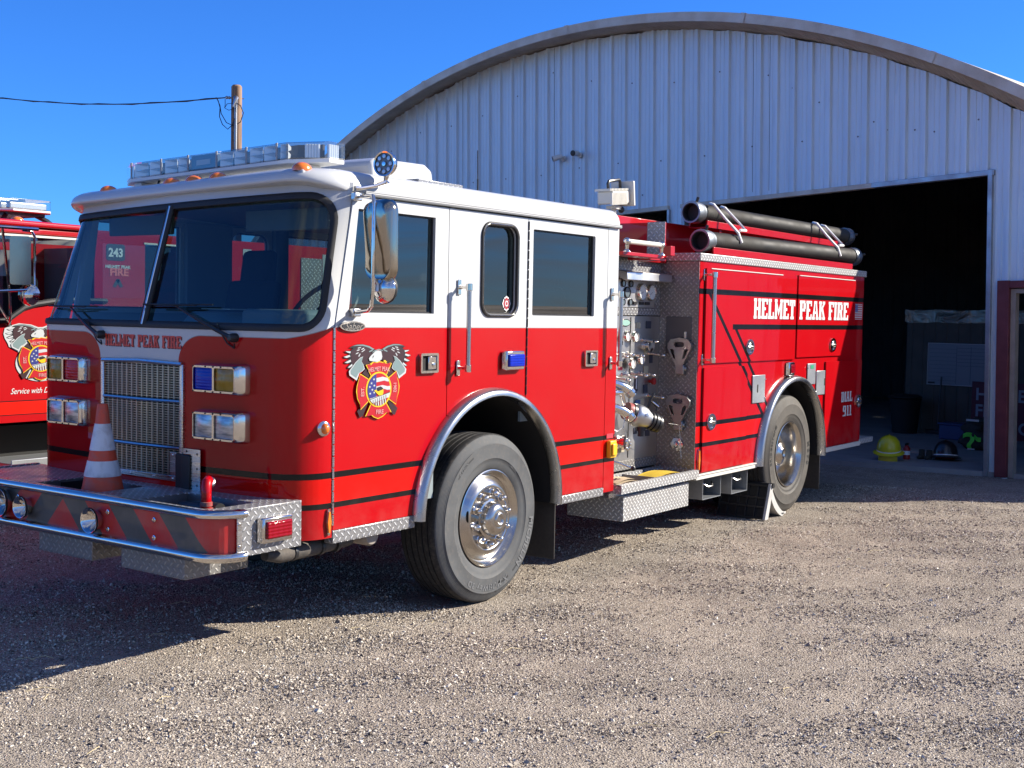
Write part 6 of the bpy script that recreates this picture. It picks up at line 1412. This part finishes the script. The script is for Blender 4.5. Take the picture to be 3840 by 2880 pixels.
mbox('data_plate_door', M('panel_dark', (.10, .10, .105), .4, .5), FE, (XB0-.012, .055, 1.50, XB0-.0045, .285, 1.80), bevel=.003); mbox('panel_latch', 'steel', FE, (XB0-.018, .095, 1.615, XB0-.0125, .115, 1.68), bevel=.001)
m = MB(); m.lathe((XB0-.004, .155, .765), (-1, 0, 0), [(0, .062), (.015, .058), (.018, .03), (.04, .02), (.045, 0)], 6); m.build('step_lamp', 'chrome', FE, 20)
# running board with trays, box step
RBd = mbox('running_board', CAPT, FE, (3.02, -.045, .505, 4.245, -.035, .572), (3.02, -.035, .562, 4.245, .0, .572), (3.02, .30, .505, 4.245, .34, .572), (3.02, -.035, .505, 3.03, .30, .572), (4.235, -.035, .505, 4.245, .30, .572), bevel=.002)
mbox('tray_floor', 'tray_grey', RBd, (3.03, -.034, .508, 4.234, .299, .514), (3.62, -.034, .515, 3.63, .299, .568))
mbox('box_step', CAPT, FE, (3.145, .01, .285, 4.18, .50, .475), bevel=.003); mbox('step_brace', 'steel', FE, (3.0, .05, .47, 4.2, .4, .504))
for x0, x1, z0 in ((4.53, 4.87, .285), (5.08, 5.40, .275)):
    o = mbox('chock_bracket', 'galv', FE, (x0, .06, z0, x1, .50, z0+.006), (x0, .06, z0+.007, x0+.006, .50, .465), (x1-.006, .06, z0+.007, x1, .50, .465), (x0+.006, .40, z0+.007, x1-.006, .405, .465))
    m = MB(); m.tube([(x0+.08, .10, .41), (x0+.12, .07, .385), (x0+.2, .07, .385), (x0+.24, .10, .41)], .007, 6); m.build('pull_ring', 'steel', o)

# ================================================================ things carried by or standing at the engine
def suction(x0, x1, y, z0, z1, label, gap=.0):
    r = root('suction_hose', (x0, y, z0), label, 'suction hose', 'hard suction hoses on the body top')
    L = x1-x0; dz = z1-z0
    def at(x): return (x, 0, dz*x/L)
    m = MB(); pr = []; n = int(L/.036); prof = []
    for k in range(n*2): prof.append((.09+k*(L-.18)/(n*2), .0745 if k % 2 else .0825))
    m.lathe((0, 0, 0), (L, 0, dz), prof, 22, cap=True); m.build('hose_body', dirty('suction_rubber', (.016, .015, .013), .6, 0, .4, 4, (.042, .037, .028)), r, 25)
    for xx, s in ((0, 1), (L, -1)):
        m = MB(); m.lathe(at(xx), (s, 0, s*dz/L), [(0, .098), (.0, .092), (.004, .080), (.05, .078), (.05, .0)] if False else [(.14, .078), (.14, .088), (.10, .089), (.09, .094), (.015, .096), (.0, .092), (.0, .078), (.10, .074), (.105, 0)], 28, cap=False); c_ = m.build('coupling', 'alu_dark', r, 40)
        m = MB(); m.lathe(at(xx), (s, 0, s*dz/L), [(.004, .0795), (.006, .070), (.03, .068), (.085, .068), (.085, 0)], 28, cap=False); m.build('gasket_dark_bore', 'rubber', c_)  # rubber gasket carried on as a black lining, painting the bore's shade
        m = MB(); d = Vector((0, -.35, 1)) if s > 0 else Vector((.6, -.8, .2)); p = Vector(at(xx))+Vector((s*.05, 0, 0))+d.normalized()*.085; m.tube([p, p+d.normalized()*.05], .013, 8); m.build('handle_lug', 'black_plastic', c_)
    return r
MATS['alu_dark'] = metal('alu_dark', (.22, .24, .26), .42, .2)
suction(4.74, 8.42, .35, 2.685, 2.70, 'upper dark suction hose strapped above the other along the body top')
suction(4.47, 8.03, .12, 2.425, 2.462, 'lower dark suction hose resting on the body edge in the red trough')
mbox('hose_trough', 'red_paint', FE, (4.55, .03, 2.318, 7.75, .045, 2.375), (4.55, .20, 2.318, 7.75, .215, 2.375), (4.55, .045, 2.314, 7.75, .20, 2.322), bevel=.002)
mbox('hose_trough', 'red_paint', FE, (4.9, .27, 2.565, 8.1, .285, 2.625), (4.9, .43, 2.565, 8.1, .445, 2.625), (4.9, .285, 2.562, 8.1, .43, 2.57), bevel=.002)
for xx in (5.2, 6.6, 7.9): mbox('trough_support', 'red_paint', FE, (xx, .30, 2.50, xx+.04, .56, 2.562))
for x, zz_ in ((4.98, 0), (7.30, .01)):
    m = MB()
    m.tube([(x+.02, .30, 2.775), (x-.03, .24, 2.762), (x+.02, .15, 2.64), (x+.06, .045, 2.52), (x+.10, .03, 2.44)], .013, 6)
    m.tube([(x+.24, .30, 2.765), (x+.18, .235, 2.75), (x+.25, .13, 2.62), (x+.22, .05, 2.55), (x+.08, .04, 2.545)], .012, 6)
    m.build('hose_strap', M('strap_white', (.72, .72, .70), .5), FE)

# wheel chock
ck = root('wheel_chock', (5.65, .18, 0), 'folding wheel chock of white metal and black ribbed plastic before the rear tyre', 'wheel chock')
dirty('chock_white', (.50, .49, .46), .5, .0, .3, 8)
m = MB(); n = 10; rows = []; cx, cz, rr = 6.205-5.65, .535, .556
for k in range(n+1):
    a = R(208+(249-208)*k/n); ox, oz = cx+rr*math.cos(a), cz+rr*math.sin(a)
    rows.append([m.vt(p) for p in ((ox, -.22, oz), (ox, .08, oz), (ox-.035-.02*math.sin(k/n*PI), .08, oz-.035), (ox-.035-.02*math.sin(k/n*PI), -.22, oz-.035))])
for A, B in zip(rows, rows[1:]):
    for j in range(4): m.face([A[j], A[(j+1) % 4], B[(j+1) % 4], B[j]])
m.face(rows[0]); m.face(rows[-1]); m.build('curved_plate', 'chock_white', ck, 30)
mbox('foot', 'chock_white', ck, (.29, -.22, .0, .40, .08, .02), bevel=.004)
def sl2(t, dx=0, dz=0): return (.03-.105*t+dx, .295-.295*t+dz)
m = MB(); m.prism([sl2(0), sl2(1), sl2(1, .03, 0), sl2(0, .03, .006)], 1, -.20, .24); m.build('back_plate', 'black_trim', ck, 30)
m = MB()
for y in (-.205, -.12, -.03, .06, .15, .235): m.prism([sl2(0, -.022, -.01), sl2(1, -.022, -.0), sl2(1), sl2(0)], 1, y, y+.014)
for t in (.0, .35, .62, .96): a, b_ = sl2(t, -.022, 0); m.box(a, -.205, b_-.012, a+.024, .248, b_+.004)
m.build('ribs', 'black_plastic', ck, 0)
m = MB(); m.prism([(.015, .315), (-.10, .0), (-.03, .0), (.07, .29)], 1, -.232, -.208); m.build('side_plate', 'chock_white', ck, 0)
m = MB(); m.cyl((.045, -.245, .295), (.045, .25, .295), .024, 14); m.build('hinge_pin', 'black_plastic', ck)
m = MB(); m.cyl((-.03, -.225, .11), (-.03, .1, .11), .008, 8); m.build('lock_rod', 'steel', ck)
# hoses in the tray
dirty('hose_yellow', (.62, .42, .03), .8, 0, .25, 15); dirty('hose_tan', (.50, .40, .26), .85, 0, .35, 10)
for nm, x0, x1, mat, lab in (('fire_hose', 3.66, 4.19, 'hose_yellow', 'flat yellow fire hose folded in the running board tray'), ('fire_hose', 3.06, 3.50, 'hose_tan', 'tan fire hose coiled in the running board tray beside the cab')):
    r = root(nm, ((x0+x1)/2, .13, .52), lab, 'hose'); m = MB(); L = x1-x0
    for j in range(3 if mat == 'hose_yellow' else 4):
        m.grid(lambda u, v: ((u-.5)*L*(1-.1*j), (v-.5)*(.24-.03*j), .004+.014*j+.024*math.sin(u*PI)*(1-.5*abs(v-.5))+.004*math.sin(v*40)), 16, 12)
    m.build('hose_layers', mat, r, 60)
# traffic cone in the bumper well
cn = root('traffic_cone', (-.515, 1.16, .706), 'dirty orange traffic cone with two white bands standing on the front bumper', 'traffic cone')
def cone_mat():
    b = NB('cone'); x, y, z = b.xyz(); w = b.op('MAXIMUM', b.band(z, .171, .256), b.band(z, .312, .456)); n = b.noise(b.coord(), 11, 6, .6); n2 = b.noise(b.mapv(b.coord(), (6, 6, 1)), 5, 4)
    col = b.mix(w, (.62, .075, .03), (.62, .64, .66)); col = b.mix(b.mul(b.ss(n, .5, .75), .55), col, (.22, .15, .12)); col = b.mix(b.mul(b.ss(n2, .55, .8), .3), col, (.12, .1, .1))
    return b.done(b.bsdf(col, .6, 0, .1))
m = MB(); m.lathe((0, 0, 0), (0, 0, 1), [(.012, .128), (.05, .122), (.05, .120), (.170, .096), (.172, .099), (.255, .080), (.257, .077), (.310, .067), (.313, .069), (.455, .042), (.457, .040), (.545, .030), (.562, .026), (.564, .018), (.54, .016)], 36, cap=False); m.build('cone_body', cone_mat(), cn, 30)
mbox('cone_base', 'letter_orange', cn, (-.14, -.20, .0, .14, .20, .012), bevel=.004)
# ================================================================ second fire engine, behind and to the left
F2 = root('fire_engine', (1.1726, 4.9465, -.4498), 'all red older fire engine parked behind the nearer one at the left edge', 'fire engine')
F2.scale = (1.25,)*3
def red2():
    b = NB('red_paint_second'); x, y, z = b.xyz(); org = b.band(z, 1.055, 1.140); blk = b.op('MAXIMUM', b.band(z, 1.140, 1.148), b.band(z, 1.048, 1.055))
    col = b.mix(org, RED, (.68, .006, .001)); col = b.mix(blk, col, (.05, .005, .006)); col = b.mix(paint_dust(b, x, z), col, (.4, .25, .22))
    return b.done(b.bsdf(col, .32, 0, 1., b.bump(b.noise(b.coord(), 2.2, 2), .06, .02), .4))
P2 = red2(); MATS['p2'] = P2
cowl = [(-1.3, 1.0), (.86, 1.0), (.86, 1.80), (.60, 1.825), (.45, 1.81), (.30, 1.79), (.22, 1.76), (.16, 1.715), (.12, 1.68), (-.02, 1.66), (-1.3, 1.66)]
m = MB(); V, F = fill([cowl], .05, xz(.025)); m.add((V, F)); f2d = m.build('front_door', P2, F2, 30, .006)
m = MB(); m.tube([(-.6, -.004, 1.672), (-.02, -.004, 1.675), (.12, -.004, 1.695), (.17, -.004, 1.73), (.24, -.004, 1.775), (.33, -.004, 1.802), (.46, -.004, 1.822), (.60, -.004, 1.838), (.9, -.004, 1.835)], .019, 8); m.build('window_seal', 'rubber', f2d)
g2 = MB(); g2.poly([(-1.1, .02, 1.60), (.80, .02, 1.60), (.80, .02, 2.27), (-1.1, .02, 2.27)]); g2.build('window_glass', G_SIDE, f2d, 0)
mbox('window_pillar', 'dash', F2, (.27, .03, 1.80, .30, .06, 2.24), (-.32, .0, 1.66, -.25, .05, 2.27), bevel=.004)
mbox('bright_drip_moulding', 'rail_cream', F2, (-1.0, -.012, 2.258, .80, .0, 2.272))
m = MB(); m.prism([(-1.2, 2.275), (.82, 2.275), (.82, 2.325), (-1.2, 2.325)], 1, -.004, 2.3); m.prism([(-1.25, 2.326), (.80, 2.326), (.74, 2.365), (-1.1, 2.375)], 1, -.03, 2.33); m.build('roof', P2, F2, 40, .015)
mbox('rear_window_post', P2, F2, (.80, -.002, 1.0, 1.24, .05, 2.34), (1.24, -.002, 1.0, 1.70, .05, 1.80), (1.24, -.002, 2.27, 1.70, .05, 2.34), (1.70, -.002, 1.0, 3.2, .05, 2.34))
g2 = MB(); g2.poly([(1.24, .02, 1.80), (1.70, .02, 1.80), (1.70, .02, 2.27), (1.24, .02, 2.27)]); g2.build('crew_window_glass', G_SIDE, F2, 0)
mbox('crew_window_trim', 'rail_cream', F2, (1.23, -.006, 2.262, 1.70, -.001, 2.275), (1.70, -.006, 1.79, 1.715, -.001, 2.275))
mbox('cab_far_side', P2, F2, (-1.2, 2.24, 1.0, 3.2, 2.29, 1.80), (-1.2, 2.24, 1.8, -1.1, 2.29, 2.3), (-1.2, 2.24, 2.27, 3.2, 2.29, 2.34), (.55, 2.24, 1.8, .62, 2.29, 2.27), (1.68, 2.24, 1.8, 3.2, 2.29, 2.27)); mbox('cab_back', 'dark_interior', F2, (1.90, .06, 1.0, 1.95, 2.24, 2.3)); mbox('cab_floor', 'seam_dark', F2, (-1.2, .05, 1.0, 1.75, 2.24, 1.05))
mbox('front_seat', 'seat_cloth', F2, (.35, .2, 1.4, .5, .75, 2.0), (.35, 1.5, 1.4, .5, 2.0, 2.0), bevel=.04)
mbox('body_shell', P2, F2, (3.2, .0, .95, 6.5, 2.3, 2.30)); mbox('body_tread_panel', TREAD, F2, (2.30, -.008, 1.3, 2.55, -.003, 2.24), (2.85, -.008, 1.3, 3.1, -.003, 2.24)); mbox('steel_panel', 'galv', F2, (2.2, -.005, 1.3, 2.29, -.003, 2.28), (2.56, -.005, 1.3, 2.64, -.003, 2.28), (3.11, -.005, 1.3, 3.2, -.003, 2.28))
m = MB()
for x in (3.26, 3.32):
    for z in (1.93, 1.98, 2.16, 2.21): m.lathe((x, -.003, z), (0, -1, 0), [(0, .016), (.01, .01), (.012, 0)], 8)
m.build('bolts', 'chrome', F2)
emblem(f2d, .362, 1.432, -.004, .00044, .000288, white_edge=True)
m = MB(); m.add(text('Service with Dedication', .056, lambda u, v, w_: (.135+u, -.002-w_, 1.21+v), .001, .38, 'LEFT', .86)); m.build('script_lettering', 'vinyl_white', f2d, 0)
# number and department decals on the cab corner
m = MB(); m.add(fill([rrect(.90, 2.13, 1.06, 2.25, .02)], .001, xz(-.004)), 0); m.add(text('243', .085, lambda u, v, w_: (.98+u, -.0055+w_, 2.185+v), .0005, 0, 'CENTER', 1, .003), 1); m.add(text('HELMET PEAK', .032, lambda u, v, w_: (1.0+u, -.004+w_, 2.085+v), .0005, 0, 'CENTER', 1.1, .001), 1); m.add(text('FIRE', .072, lambda u, v, w_: (1.01+u, -.004+w_, 2.045+v), .0005, 0, 'CENTER', 1.25, .003), 2)
for s in (-1, 1): m.poly([(1.0+s*.01, -.004, 2.0), (1.0+s*.045, -.004, 1.945), (1.0+s*.02, -.004, 1.935), (1.0-s*.02, -.004, 1.99)], 0)
m.build('number_decal', [M('decal_black', (.05, .04, .045), .4), 'vinyl_white', M('decal_red', (.7, .12, .10), .5)], F2, 0, fix=False)
# lower running gear seen below the red side
mbox('running_board', 'galv', F2, (.06, -.12, .70, 1.2, .30, .735), (.06, -.13, .66, 1.2, -.12, .76), bevel=.006); mbox('board_support', 'galv', F2, (.14, -.04, .50, .9, .25, .698)); mbox('battery_box', 'seam_dark', F2, (.1, .3, .45, 1.6, .8, .95))
m = MB(); m.lathe((-.75, .10, .784), (0, 1, 0), [(.02, .22), (0, .25), (-.012, .34), (.0, .39), (.03, .42), (.22, .42), (.25, .25)], 48); m.build('wheel', 'rubber', F2)
m = MB(); m.lathe((3.9, .10, .784), (0, 1, 0), [(.02, .22), (0, .25), (-.012, .34), (.0, .39), (.03, .42), (.22, .42), (.25, .25)], 48); m.build('wheel', 'rubber', F2)
mbox('chassis', 'seam_dark', F2, (-1.6, .45, .40, 6.4, 1.9, .95))  # chassis block lowered as a dark skirt, standing in for shade underneath
m = MB(); m.grid(lambda u, v: (-.62+.60*math.cos(PI*u), -.01+.45*v, .52+.60*math.sin(PI*u)), 24, 3); m.build('front_fender', P2, F2, 60)
# roof light bar seen end on
m = MB(); hx = [(.36, .50), (.42, .40), (.72, .40), (.80, .52), (.80, 1.9), (.72, 2.0), (.42, 2.0), (.36, 1.9)]
m.prism(hx, 2, 2.462, 2.476); lb2 = m.build('light_bar', 'bar_white', F2, 0, .004)
m = MB(); m.prism(hx, 2, 2.477, 2.552); m.build('clear_cover', G_CLEAR, lb2, 0, .008)
for y in np.arange(.46, 1.9, .115): m = MB(); m.box(.43, y, 2.482, .73, y+.05, 2.53); m.build('lamp_module', 'galv', lb2, 0, .01)
m = MB(); m.box(.44, .5, 2.44, .74, 1.9, 2.461); m.tube([(.46, .55, 2.45), (.40, .5, 2.40), (.36, .5, 2.37)], .018, 8); m.tube([(.70, .55, 2.45), (.76, .5, 2.41), (.82, .5, 2.37)], .018, 8); m.build('mounting_foot', 'black_plastic', lb2)
m = MB(); m.sphere((.27, .12, 2.37), .045, 14, None, (1, 1, .7), half=True); m.build('marker_lamp', 'amber', F2)
# mirrors and arms
m = MB(); m.tube([(-.5, -.03, 2.30), (-.1, -.20, 2.30), (.205, -.22, 2.30)], .011, 8); m.tube([(.10, -.20, 2.29), (.165, -.21, 2.285), (.185, -.21, 2.25), (.185, -.21, 1.93), (.17, -.21, 1.90), (.10, -.2, 1.895), (-.4, -.05, 1.86)], .0095, 8); m.tube([(-.03, -.18, 2.29), (.0, -.17, 2.1), (.06, -.12, 1.86), (.10, -.06, 1.70), (.13, -.0, 1.655)], .0095, 8); m.tube([(-.1, -.18, 1.86), (.02, -.10, 1.75), (.14, -.0, 1.66)], .010, 8); m.build('mirror_arm', 'chrome', F2)
m = MB(); m.add(fill([rrect(-.066, -.16, .066, .16, .02)], .04, lambda u, v, w_: (.105+u*.86+w_*.5, -.17-u*.5+w_*.86, 2.09+v))); m.build('mirror', 'mirror_shell', F2, 30, .012)
m = MB(); m.lathe((.155, -.19, 1.865), (-.8, -.5, 0), [(-.01, .07), (.0, .075), (.02, .06), (.035, .03), (.04, 0)], 26); m.build('convex_mirror', 'chrome', F2, 60)

# far striped arch hut glimpsed through the second engine's windows
hut = root('quonset_hut', (19.5, 31, 0), 'distant round-roofed hut of ribbed metal seen through the left engine', 'hut'); hut.rotation_euler = (0, 0, R(20))
m = MB(); n = 64
def hr(u, v):
    r = 4.2+.09*math.sin(v*PI*2*16); a = PI*u; return (r*math.cos(a), v*16-2, r*math.sin(a)*.95)
m.grid(hr, 24, 160); m.build('roof', dirty('hut_metal', (.40, .36, .32), .6, .3, .3, .5), hut, 60)
m = MB(); m.poly([(4.15*math.cos(PI*k/24), -1.98, 4.15*.95*math.sin(PI*k/24)) for k in range(25)]); m.build('end_wall', 'hut_metal', hut, 0)

# its nose, outside the frame to the left
m = MB(); m.prism([(-2.75, .95), (-2.75, 1.42), (-2.55, 1.52), (-1.3, 1.60), (-1.3, .95)], 1, .12, 2.18); nose = m.build('hood', P2, F2, 30, .05)
mbox('nose_grille', 'chrome', nose, (-2.775, .55, 1.0, -2.755, 1.75, 1.42), bevel=.01)
for y in (.22, 1.84): mbox('nose_headlamp', L_HEAD, nose, (-2.78, y, 1.12, -2.755, y+.24, 1.32), bevel=.01)
mbox('front_bumper', 'chrome', F2, (-3.05, .0, .62, -2.80, 2.3, .82), bevel=.02)
mbox('cab_front_wall', P2, F2, (-1.30, .05, 1.0, -1.25, 2.25, 1.62)); m = MB(); m.poly([(-1.28, .04, 1.62), (-1.28, 2.26, 1.62), (-1.16, 2.26, 2.28), (-1.16, .04, 2.28)]); m.build('windscreen', G_SIDE, F2, 0)
mbox('windscreen_post', P2, F2, (-1.28, .0, 1.60, -1.18, .05, 2.28), (-1.28, 2.25, 1.60, -1.18, 2.29, 2.28), (-1.28, 1.13, 1.60, -1.22, 1.17, 2.28), bevel=.01)
mbox('nose_chassis', 'seam_dark', F2, (-2.8, .5, .55, -1.3, 1.8, .95)); m = MB(); m.lathe((-.75, 2.19, .784), (0, -1, 0), [(.02, .22), (0, .25), (-.012, .34), (.0, .39), (.03, .42), (.22, .42), (.25, .25)], 48); m.build('wheel', 'rubber', F2)
m = MB(); m.lathe((-.75, .10, .784), (0, -1, 0), [(-.03, .235), (-.01, .23), (.0, .12), (.05, .08), (.06, 0)], 32); m.build('wheel_hub', 'rim_alu', F2)
mbox('seat_bench', 'seat_cloth', F2, (-.2, .2, 1.3, .35, 2.0, 1.45), bevel=.04)
